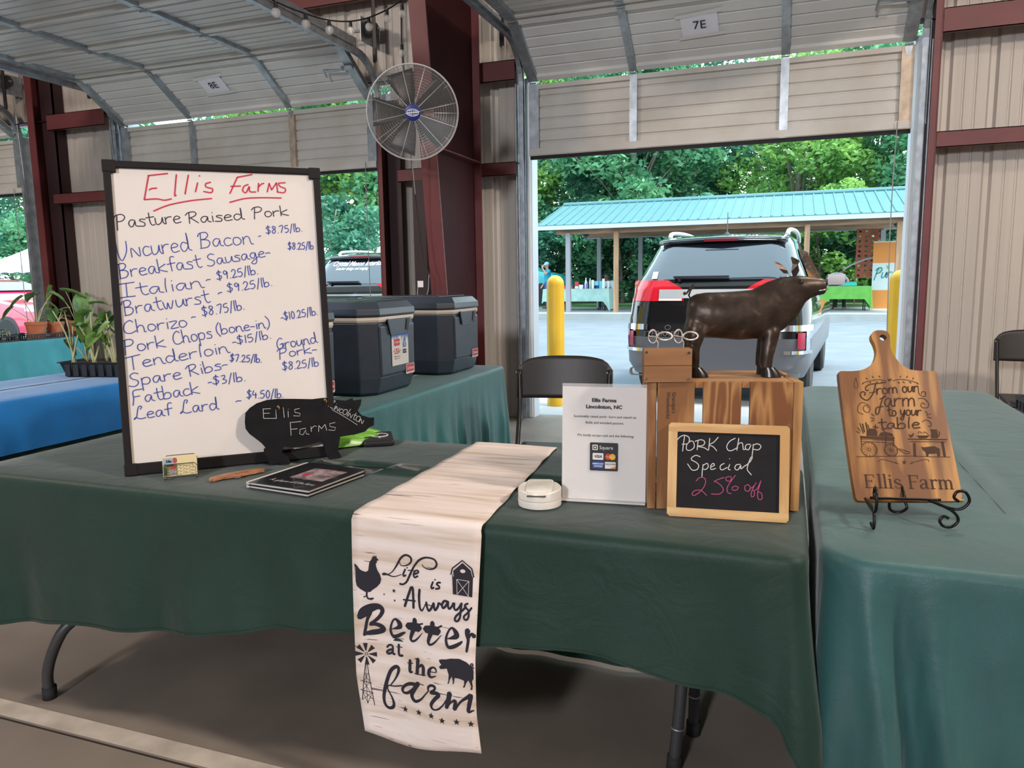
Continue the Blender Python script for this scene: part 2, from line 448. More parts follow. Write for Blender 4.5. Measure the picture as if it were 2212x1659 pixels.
WB_RED = [
(0.0042, [(0.1711, 0.8895), (0.1177, 0.8811)]),
(0.0042, [(0.1191, 0.8811), (0.1123, 0.8522), (0.1029, 0.8105)]),
(0.0042, [(0.1029, 0.8105), (0.1366, 0.8136), (0.1570, 0.8103), (0.1766, 0.8147)]),
(0.0042, [(0.1179, 0.8396), (0.1254, 0.8437), (0.1387, 0.8451)]),
(0.0042, [(0.1947, 0.8871), (0.1904, 0.8580), (0.1862, 0.8256), (0.1901, 0.8257)]),
(0.0042, [(0.2277, 0.8868), (0.2214, 0.8590), (0.2149, 0.8296)]),
(0.0042, [(0.2520, 0.8649), (0.2480, 0.8501), (0.2441, 0.8370)]),
(0.0042, [(0.2580, 0.8863), (0.2594, 0.8850)]),
(0.0042, [(0.2889, 0.8678), (0.2748, 0.8624), (0.2757, 0.8526), (0.2923, 0.8482), (0.2885, 0.8366), (0.2671, 0.8393)]),
(0.0042, [(0.1255, 0.7775), (0.1679, 0.7961), (0.2288, 0.8105), (0.2888, 0.8186)]),
(0.0042, [(0.4099, 0.8952), (0.3664, 0.8853)]),
(0.0042, [(0.3664, 0.8853), (0.3555, 0.8634), (0.3418, 0.8348)]),
(0.0042, [(0.3457, 0.8571), (0.3742, 0.8590)]),
(0.0042, [(0.3968, 0.8648), (0.3836, 0.8577), (0.3796, 0.8442), (0.3888, 0.8395), (0.3996, 0.8582), (0.4002, 0.8432), (0.4177, 0.8420)]),
(0.0042, [(0.4275, 0.8691), (0.4243, 0.8439)]),
(0.0042, [(0.4267, 0.8574), (0.4354, 0.8667), (0.4436, 0.8697)]),
(0.0042, [(0.4517, 0.8430), (0.4589, 0.8702)]),
(0.0042, [(0.4589, 0.8702), (0.4651, 0.8501)]),
(0.0042, [(0.4651, 0.8501), (0.4812, 0.8726)]),
(0.0042, [(0.4812, 0.8726), (0.4827, 0.8439)]),
(0.0042, [(0.5076, 0.8735), (0.4877, 0.8711), (0.4920, 0.8611), (0.5064, 0.8548), (0.5023, 0.8428), (0.4811, 0.8439)]),
(0.0042, [(0.3395, 0.8083), (0.3845, 0.8211), (0.4360, 0.8251), (0.4930, 0.8256)]),
]
PIG_OUT = [
(0, [(0.1910, 0.1934), (0.2086, 0.1863), (0.2467, 0.1793), (0.2524, 0.1807), (0.2717, 0.1853), (0.2727, 0.1778), (0.3013, 0.1790), (0.2952, 0.1600), (0.2837, 0.1424), (0.2951, 0.1263), (0.3205, 0.1156), (0.3358, 0.1156), (0.3319, 0.0889), (0.3168, 0.0849), (0.3000, 0.0717), (0.2654, 0.0661), (0.2168, 0.0640), (0.2103, 0.0391), (0.2046, 0.0215), (0.2133, 0.0004), (0.2088, -0.0063), (0.1746, -0.0032), (0.1654, 0.0117), (0.1642, 0.0335), (0.1559, 0.0562), (0.1212, 0.0493), (0.0785, 0.0452), (0.0682, 0.0464), (0.0378, 0.0535), (0.0308, 0.0349), (0.0480, 0.0187), (0.0535, -0.0014), (0.0492, -0.0033), (0.0237, -0.0012), (0.0191, 0.0046), (-0.0085, -0.0006), (-0.0126, 0.0086), (-0.0129, 0.0226), (-0.0217, 0.0359), (-0.0218, 0.0516), (-0.0163, 0.0562), (-0.0250, 0.0695), (-0.0402, 0.0852), (-0.0584, 0.1028), (-0.0684, 0.1196), (-0.0687, 0.1405), (-0.0647, 0.1681), (-0.0507, 0.1825), (-0.0295, 0.1947), (0.0017, 0.2026), (0.0360, 0.2031), (0.0877, 0.1987), (0.1403, 0.1930), (0.1693, 0.1942)]),
]
PIG_CHALK = [
(0.0016, [(-0.0128, 0.1755), (0.0108, 0.1744)]),
(0.0016, [(-0.0118, 0.1754), (-0.0134, 0.1462)]),
(0.0016, [(-0.0119, 0.1613), (0.0060, 0.1606)]),
(0.0016, [(-0.0134, 0.1462), (0.0247, 0.1425)]),
(0.0016, [(0.0257, 0.1701), (0.0246, 0.1418)]),
(0.0016, [(0.0486, 0.1752), (0.0487, 0.1423)]),
(0.0016, [(0.0621, 0.1614), (0.0609, 0.1425)]),
(0.0016, [(0.0629, 0.1685), (0.0635, 0.1677)]),
(0.0016, [(0.0984, 0.1670), (0.0824, 0.1649), (0.0832, 0.1558), (0.0985, 0.1507), (0.0959, 0.1427), (0.0769, 0.1456)]),
(0.0016, [(0.0643, 0.1253), (0.0993, 0.1254)]),
(0.0016, [(0.0653, 0.1252), (0.0635, 0.0844)]),
(0.0016, [(0.0645, 0.1039), (0.0847, 0.1035)]),
(0.0016, [(0.1110, 0.1026), (0.0932, 0.1009), (0.0899, 0.0869), (0.1000, 0.0822), (0.1104, 0.0973), (0.1108, 0.0846), (0.1194, 0.0819)]),
(0.0016, [(0.1274, 0.1063), (0.1274, 0.0900)]),
(0.0016, [(0.1277, 0.0990), (0.1382, 0.1070), (0.1451, 0.1052)]),
(0.0016, [(0.1497, 0.0877), (0.1525, 0.1073)]),
(0.0016, [(0.1525, 0.1073), (0.1602, 0.0956)]),
(0.0016, [(0.1602, 0.0956), (0.1726, 0.1089)]),
(0.0016, [(0.1726, 0.1089), (0.1757, 0.0885)]),
(0.0016, [(0.2056, 0.1111), (0.1871, 0.1093), (0.1879, 0.1001), (0.2056, 0.0946), (0.2009, 0.0859), (0.1813, 0.0898)]),
]
PIG_WORD = [('LiNcOlNtON', 0.188, 0.166, 0.2953, 0.0964, 0.0131)]
PIG_LINE = [
(0.0013, [(0.1994, 0.1540), (0.2387, 0.1262), (0.2764, 0.0965)]),
]
CHALK_W = [
(0.0025, [(0.0188, 0.1748), (0.0244, 0.1845), (0.0359, 0.1908), (0.0476, 0.1853), (0.0455, 0.1722), (0.0317, 0.1693)]),
(0.0025, [(0.0371, 0.1897), (0.0351, 0.1718), (0.0332, 0.1528)]),
(0.0025, [(0.0523, 0.1784), (0.0432, 0.1698), (0.0423, 0.1579), (0.0505, 0.1559), (0.0595, 0.1633), (0.0581, 0.1751), (0.0523, 0.1784)]),
(0.0025, [(0.0684, 0.1790), (0.0665, 0.1577)]),
(0.0025, [(0.0615, 0.1776), (0.0752, 0.1816), (0.0833, 0.1772), (0.0801, 0.1688), (0.0675, 0.1660), (0.0825, 0.1631), (0.0917, 0.1575)]),
(0.0025, [(0.0946, 0.1859), (0.0928, 0.1588)]),
(0.0025, [(0.1139, 0.1889), (0.1039, 0.1768), (0.0937, 0.1705), (0.1029, 0.1662), (0.1110, 0.1572)]),
(0.0025, [(0.1522, 0.1880), (0.1400, 0.1805), (0.1334, 0.1686), (0.1370, 0.1594), (0.1460, 0.1597), (0.1582, 0.1672)]),
(0.0025, [(0.1601, 0.1883), (0.1561, 0.1602)]),
(0.0025, [(0.1566, 0.1695), (0.1614, 0.1767), (0.1681, 0.1769), (0.1705, 0.1631), (0.1750, 0.1632)]),
(0.0025, [(0.1859, 0.1753), (0.1771, 0.1738), (0.1750, 0.1656), (0.1817, 0.1624), (0.1871, 0.1730)]),
(0.0025, [(0.1926, 0.1755), (0.1907, 0.1546), (0.1897, 0.1453)]),
(0.0025, [(0.1915, 0.1732), (0.2014, 0.1770), (0.2093, 0.1716), (0.2039, 0.1633), (0.1928, 0.1640)]),
(0.0025, [(0.0737, 0.1415), (0.0645, 0.1447), (0.0554, 0.1396), (0.0544, 0.1336), (0.0648, 0.1282), (0.0707, 0.1214), (0.0674, 0.1118), (0.0560, 0.1101), (0.0453, 0.1238)]),
(0.0025, [(0.0809, 0.1242), (0.0794, 0.1101), (0.0787, 0.0959)]),
(0.0025, [(0.0810, 0.1219), (0.0900, 0.1270), (0.0924, 0.1189), (0.0868, 0.1127), (0.0800, 0.1136)]),
(0.0025, [(0.0970, 0.1179), (0.1060, 0.1230), (0.1036, 0.1276), (0.0981, 0.1215), (0.0994, 0.1133), (0.1095, 0.1161)]),
(0.0025, [(0.1285, 0.1287), (0.1207, 0.1237), (0.1197, 0.1166), (0.1243, 0.1133), (0.1354, 0.1197)]),
(0.0025, [(0.1409, 0.1269), (0.1377, 0.1163), (0.1423, 0.1142)]),
(0.0025, [(0.1400, 0.1404), (0.1405, 0.1395)]),
(0.0025, [(0.1644, 0.1280), (0.1555, 0.1264), (0.1523, 0.1181), (0.1591, 0.1150), (0.1656, 0.1257), (0.1657, 0.1176), (0.1756, 0.1262)]),
(0.0025, [(0.1756, 0.1250), (0.1866, 0.1359), (0.1908, 0.1465), (0.1865, 0.1429), (0.1812, 0.1264), (0.1802, 0.1159), (0.1893, 0.1048)]),
]
CHALK_P = [
(0.0022, [(0.0657, 0.0847), (0.0724, 0.0921), (0.0815, 0.0937), (0.0873, 0.0870), (0.0842, 0.0728), (0.0731, 0.0582), (0.0606, 0.0504), (0.0571, 0.0549), (0.0638, 0.0623), (0.0775, 0.0631), (0.0903, 0.0521)]),
(0.0022, [(0.1291, 0.0961), (0.1156, 0.0907), (0.1067, 0.0856), (0.1135, 0.0836), (0.1238, 0.0749), (0.1274, 0.0657), (0.1185, 0.0571), (0.1004, 0.0561)]),
(0.0022, [(0.1414, 0.0990), (0.1336, 0.0963), (0.1337, 0.0893), (0.1427, 0.0886), (0.1448, 0.0968), (0.1414, 0.0990)]),
(0.0022, [(0.1537, 0.1019), (0.1471, 0.0923), (0.1362, 0.0732), (0.1376, 0.0616), (0.1455, 0.0597)]),
(0.0022, [(0.1541, 0.0776), (0.1474, 0.0738), (0.1487, 0.0680), (0.1565, 0.0684), (0.1609, 0.0745), (0.1541, 0.0776)]),
(0.0022, [(0.1819, 0.0825), (0.1753, 0.0775), (0.1766, 0.0684), (0.1843, 0.0676), (0.1875, 0.0759), (0.1819, 0.0825)]),
(0.0022, [(0.1854, 0.0723), (0.1941, 0.0785), (0.2006, 0.0881), (0.1942, 0.0762), (0.1899, 0.0645), (0.1901, 0.0552), (0.1956, 0.0567), (0.1965, 0.0671)]),
(0.0022, [(0.1932, 0.0681), (0.2030, 0.0744), (0.2105, 0.0932), (0.2053, 0.0722), (0.2033, 0.0583), (0.2067, 0.0493), (0.2133, 0.0519), (0.2120, 0.0633), (0.2031, 0.0675)]),
]
CUT_OUT = [
(0, [(0.0005, -0.0023), (-0.0049, 0.0023), (-0.0070, 0.0150), (-0.0093, 0.0960), (-0.0107, 0.1934), (-0.0110, 0.2700), (-0.0104, 0.3163), (-0.0074, 0.3235), (-0.0008, 0.3253), (0.0231, 0.3253), (0.0473, 0.3289), (0.0661, 0.3397), (0.0792, 0.3560), (0.0867, 0.3779), (0.0847, 0.4000), (0.0801, 0.4148), (0.0817, 0.4278), (0.0907, 0.4353), (0.1038, 0.4370), (0.1163, 0.4343), (0.1232, 0.4257), (0.1235, 0.4109), (0.1216, 0.3888), (0.1279, 0.3650), (0.1395, 0.3451), (0.1563, 0.3307), (0.1807, 0.3264), (0.2133, 0.3253), (0.2189, 0.3218), (0.2217, 0.3094), (0.2237, 0.2225), (0.2261, 0.1419), (0.2285, 0.0639), (0.2286, 0.0195), (0.2254, 0.0085), (0.2156, 0.0021)]),
]
CUT_ST = [
(0.00142, [(0.0430, 0.2928), (0.0578, 0.2978), (0.0804, 0.3021), (0.0989, 0.2993)]),
(0.00142, [(0.1145, 0.2993), (0.1337, 0.3029), (0.1551, 0.2994), (0.1722, 0.2931)]),
(0.00227, [(0.0983, 0.2950), (0.0791, 0.2922), (0.0599, 0.2893), (0.0497, 0.2825), (0.0492, 0.2737), (0.0550, 0.2744)]),
(0.00255, [(0.0732, 0.2897), (0.0650, 0.2667), (0.0503, 0.2485), (0.0383, 0.2526), (0.0342, 0.2631), (0.0403, 0.2702), (0.0462, 0.2667), (0.0439, 0.2603)]),
(0.0017, [(0.0566, 0.2674), (0.0748, 0.2703)]),
(0.00142, [(0.1716, 0.2846), (0.1717, 0.2636), (0.1833, 0.2585), (0.1863, 0.2689), (0.1789, 0.2706), (0.1763, 0.2636)]),
(0.00142, [(0.1670, 0.2525), (0.1794, 0.2532), (0.1886, 0.2429), (0.1869, 0.2308), (0.1744, 0.2290), (0.1708, 0.2359), (0.1763, 0.2421), (0.1802, 0.2377)]),
(0.00142, [(0.0494, 0.2283), (0.0440, 0.2352), (0.0369, 0.2282), (0.0403, 0.2179), (0.0497, 0.2179), (0.0523, 0.2318), (0.0386, 0.2421), (0.0268, 0.2351), (0.0239, 0.2178), (0.0349, 0.2116)]),
(0.00142, [(0.1676, 0.1932), (0.1775, 0.1984), (0.1871, 0.1917), (0.1856, 0.1815), (0.1798, 0.1832)]),
(0.00255, [(0.0786, 0.2510), (0.0935, 0.2581), (0.0871, 0.2563), (0.0782, 0.2354), (0.0709, 0.2146), (0.0645, 0.2129), (0.0680, 0.2284), (0.0840, 0.2320)]),
(0.0017, [(0.1792, 0.2205), (0.1828, 0.2137)]),
(0.0017, [(0.1808, 0.2103), (0.1904, 0.2138)]),
(0.0017, [(0.1809, 0.2052), (0.1904, 0.2035)]),
(0.0017, [(0.0537, 0.2128), (0.0607, 0.2070)]),
(0.0017, [(0.0509, 0.2025), (0.0599, 0.2008)]),
(0.0017, [(0.0514, 0.1939), (0.0585, 0.1967)]),
(0.00113, [(0.0070, 0.1045), (0.0739, 0.1064), (0.1343, 0.1078), (0.1760, 0.1068), (0.2175, 0.1064)]),
(0.00227, [(0.1296, 0.1498), (0.1703, 0.1492), (0.2168, 0.1494)]),
(0.00142, [(0.1318, 0.1435), (0.2129, 0.1434)]),
(0.00454, [(0.1424, 0.1393), (0.1390, 0.1072)]),
(0.00454, [(0.2060, 0.1433), (0.2055, 0.1088)]),
(0.00142, [(0.1036, 0.1256), (0.1153, 0.1224), (0.1296, 0.1170)]),
(0.00142, [(0.1062, 0.1223), (0.1187, 0.1142), (0.1277, 0.1143)]),
(0.00113, [(0.0557, 0.0936), (0.0639, 0.0987), (0.0844, 0.0940), (0.0986, 0.0884)]),
(0.00113, [(0.1698, 0.0953), (0.1631, 0.1001), (0.1414, 0.0949), (0.1256, 0.0888)]),
(0.00113, [(0.0986, 0.0884), (0.0930, 0.0909), (0.0964, 0.0942)]),
(0.00113, [(0.1256, 0.0888), (0.1320, 0.0915), (0.1295, 0.0947)]),
(0.0017, [(0.1140, 0.0977), (0.1129, 0.0896)]),
(0.00142, [(0.1099, 0.0944), (0.1116, 0.0889)]),
(0.00142, [(0.1175, 0.0945), (0.1140, 0.0889)]),
(0.00085, [(0.0289, 0.3074), (0.0226, 0.2878), (0.0266, 0.2789), (0.0318, 0.2860), (0.0297, 0.3056)]),
(0.00142, [(0.0236, 0.1682), (0.0171, 0.1783)]),
(0.00142, [(0.0215, 0.1631), (0.0137, 0.1681)]),
(0.0017, [(0.0292, 0.1632), (0.0245, 0.1886)]),
(0.00284, [(0.0326, 0.1666), (0.0304, 0.1869)]),
(0.00255, [(0.0392, 0.1700), (0.0386, 0.1904)]),
(0.00199, [(0.0442, 0.1735), (0.0426, 0.1853)]),
(0.00199, [(0.0543, 0.1803), (0.0663, 0.1777)]),
(0.0017, [(0.0579, 0.1719), (0.0602, 0.1855)]),
(0.0017, [(0.0813, 0.1637), (0.0737, 0.1754)]),
(0.0017, [(0.0903, 0.1621), (0.0962, 0.1605)]),
(0.00113, [(0.0227, 0.1479), (0.0981, 0.1454)]),
(0.00113, [(0.0222, 0.1429), (0.0974, 0.1398)]),
(0.0017, [(0.0805, 0.1570), (0.0766, 0.1319)]),
(0.0017, [(0.0968, 0.1538), (0.0948, 0.1321)]),
(0.0017, [(0.0228, 0.1564), (0.0221, 0.1345)]),
(0.00113, [(0.1504, 0.1577), (0.1792, 0.1587)]),
(0.00142, [(0.1544, 0.1644), (0.1580, 0.1685), (0.1635, 0.1645)]),
(0.00142, [(0.1665, 0.1646), (0.1700, 0.1679), (0.1767, 0.1620)]),
(0.00142, [(0.2005, 0.1699), (0.2036, 0.1649), (0.1982, 0.1549)]),
]
CUT_POLY = [
(0, [(0.0207, 0.1563), (0.0998, 0.1538), (0.0974, 0.1471), (0.0215, 0.1503)]),
(0, [(0.0360, 0.1565), (0.0377, 0.1700), (0.0460, 0.1752), (0.0568, 0.1753), (0.0621, 0.1686), (0.0605, 0.1561)]),
(0, [(0.0636, 0.1561), (0.0693, 0.1653), (0.0818, 0.1671), (0.0936, 0.1638), (0.0985, 0.1555)]),
(0, [(0.1505, 0.1584), (0.1793, 0.1593), (0.1722, 0.1519), (0.1555, 0.1511)]),
(0, [(0.1825, 0.1748), (0.1996, 0.1743), (0.1975, 0.1699), (0.1992, 0.1615), (0.1963, 0.1522), (0.1821, 0.1520), (0.1826, 0.1614), (0.1851, 0.1681)]),
(0, [(0.1329, 0.1625), (0.1370, 0.1592), (0.1423, 0.1643), (0.1453, 0.1643), (0.1411, 0.1559), (0.1361, 0.1525), (0.1327, 0.1568)]),
(0, [(0.1571, 0.1312), (0.1629, 0.1296), (0.1859, 0.1332), (0.1969, 0.1267), (0.1955, 0.1080), (0.1896, 0.1079), (0.1892, 0.1151), (0.1710, 0.1133), (0.1687, 0.1077), (0.1642, 0.1076), (0.1642, 0.1181), (0.1577, 0.1246)]),
(0, [(0.1070, 0.2968), (0.1030, 0.3021), (0.1044, 0.3057), (0.1078, 0.3032), (0.1119, 0.3057), (0.1127, 0.3021)]),
]
CUT_WHEEL = [
(0, [(0.0381, 0.1231)]),
(0, [(0.0874, 0.1220)]),
(0, [(0.0403, 0.1414)]),
(0, [(0.0894, 0.1370)]),
]
CUT_WORD = [('rom', 0.0724, 0.2632, 0.1243, 0.2676, 0.0148), ('our', 0.1328, 0.2687, 0.1712, 0.2706, 0.0147), ('arm', 0.0855, 0.232, 0.1612, 0.2331, 0.0209), ('to', 0.0906, 0.2072, 0.1117, 0.2081, 0.0137), ('your', 0.1196, 0.2098, 0.1693, 0.2092, 0.0137), ('table', 0.0659, 0.1743, 0.163, 0.1779, 0.0143)]
CUT_NAME = (0.0163, 0.0298, 0.1958, 0.0307)
CUT_LEAF = [(0.0464, 0.2949, 230), (0.1691, 0.2952, -50), (0.0567, 0.3014, 120), (0.1607, 0.3015, 60), (0.0641, 0.2978, 230), (0.1524, 0.2980, -50), (0.0714, 0.3057, 120), (0.1472, 0.3057, 60), (0.0799, 0.2985, 230), (0.1369, 0.2986, -50), (0.0872, 0.3064, 120), (0.1317, 0.3064, 60), (0.0908, 0.2979, 235), (0.1259, 0.2979, -55)]
RUN_POLY = [
[(-0.9740, 0.6287), (-0.9683, 0.6249), (-0.9590, 0.6144), (-0.9504, 0.6110), (-0.9427, 0.6101), (-0.9367, 0.6144), (-0.9353, 0.6235), (-0.9328, 0.6362), (-0.9256, 0.6449), (-0.9264, 0.6489), (-0.9236, 0.6482), (-0.9224, 0.6541), (-0.9206, 0.6499), (-0.9175, 0.6547), (-0.9162, 0.6504), (-0.9128, 0.6543), (-0.9136, 0.6490), (-0.9102, 0.6458), (-0.9075, 0.6423), (-0.9124, 0.6412), (-0.9130, 0.6358), (-0.9155, 0.6346), (-0.9158, 0.6275), (-0.9124, 0.6173), (-0.9061, 0.6075), (-0.9028, 0.5955), (-0.9061, 0.5845), (-0.9152, 0.5744), (-0.9272, 0.5657), (-0.9333, 0.5596), (-0.9469, 0.5587), (-0.9603, 0.5650), (-0.9688, 0.5720), (-0.9721, 0.5869)],
[(-0.7084, 0.6436), (-0.6849, 0.6650), (-0.6643, 0.6498), (-0.6585, 0.6362), (-0.6605, 0.5851), (-0.6683, 0.5858), (-0.7099, 0.5863), (-0.7115, 0.6297)],
[(-0.7470, 0.4215), (-0.7387, 0.4247), (-0.7295, 0.4261), (-0.7149, 0.4308), (-0.6932, 0.4338), (-0.6755, 0.4280), (-0.6632, 0.4187), (-0.6581, 0.4108), (-0.6582, 0.3898), (-0.6623, 0.3821), (-0.6607, 0.3718), (-0.6618, 0.3611), (-0.6663, 0.3612), (-0.6643, 0.3694), (-0.6677, 0.3776), (-0.6711, 0.3841), (-0.6767, 0.3761), (-0.6805, 0.3648), (-0.6850, 0.3649), (-0.6812, 0.3735), (-0.6819, 0.3822), (-0.6944, 0.3853), (-0.7052, 0.3852), (-0.7074, 0.3707), (-0.7111, 0.3683), (-0.7100, 0.3756), (-0.7124, 0.3875), (-0.7181, 0.3777), (-0.7202, 0.3685), (-0.7247, 0.3677), (-0.7218, 0.3735), (-0.7205, 0.3897), (-0.7255, 0.4047), (-0.7338, 0.4019), (-0.7430, 0.4000), (-0.7465, 0.4048), (-0.7399, 0.4112), (-0.7444, 0.4149)],
]
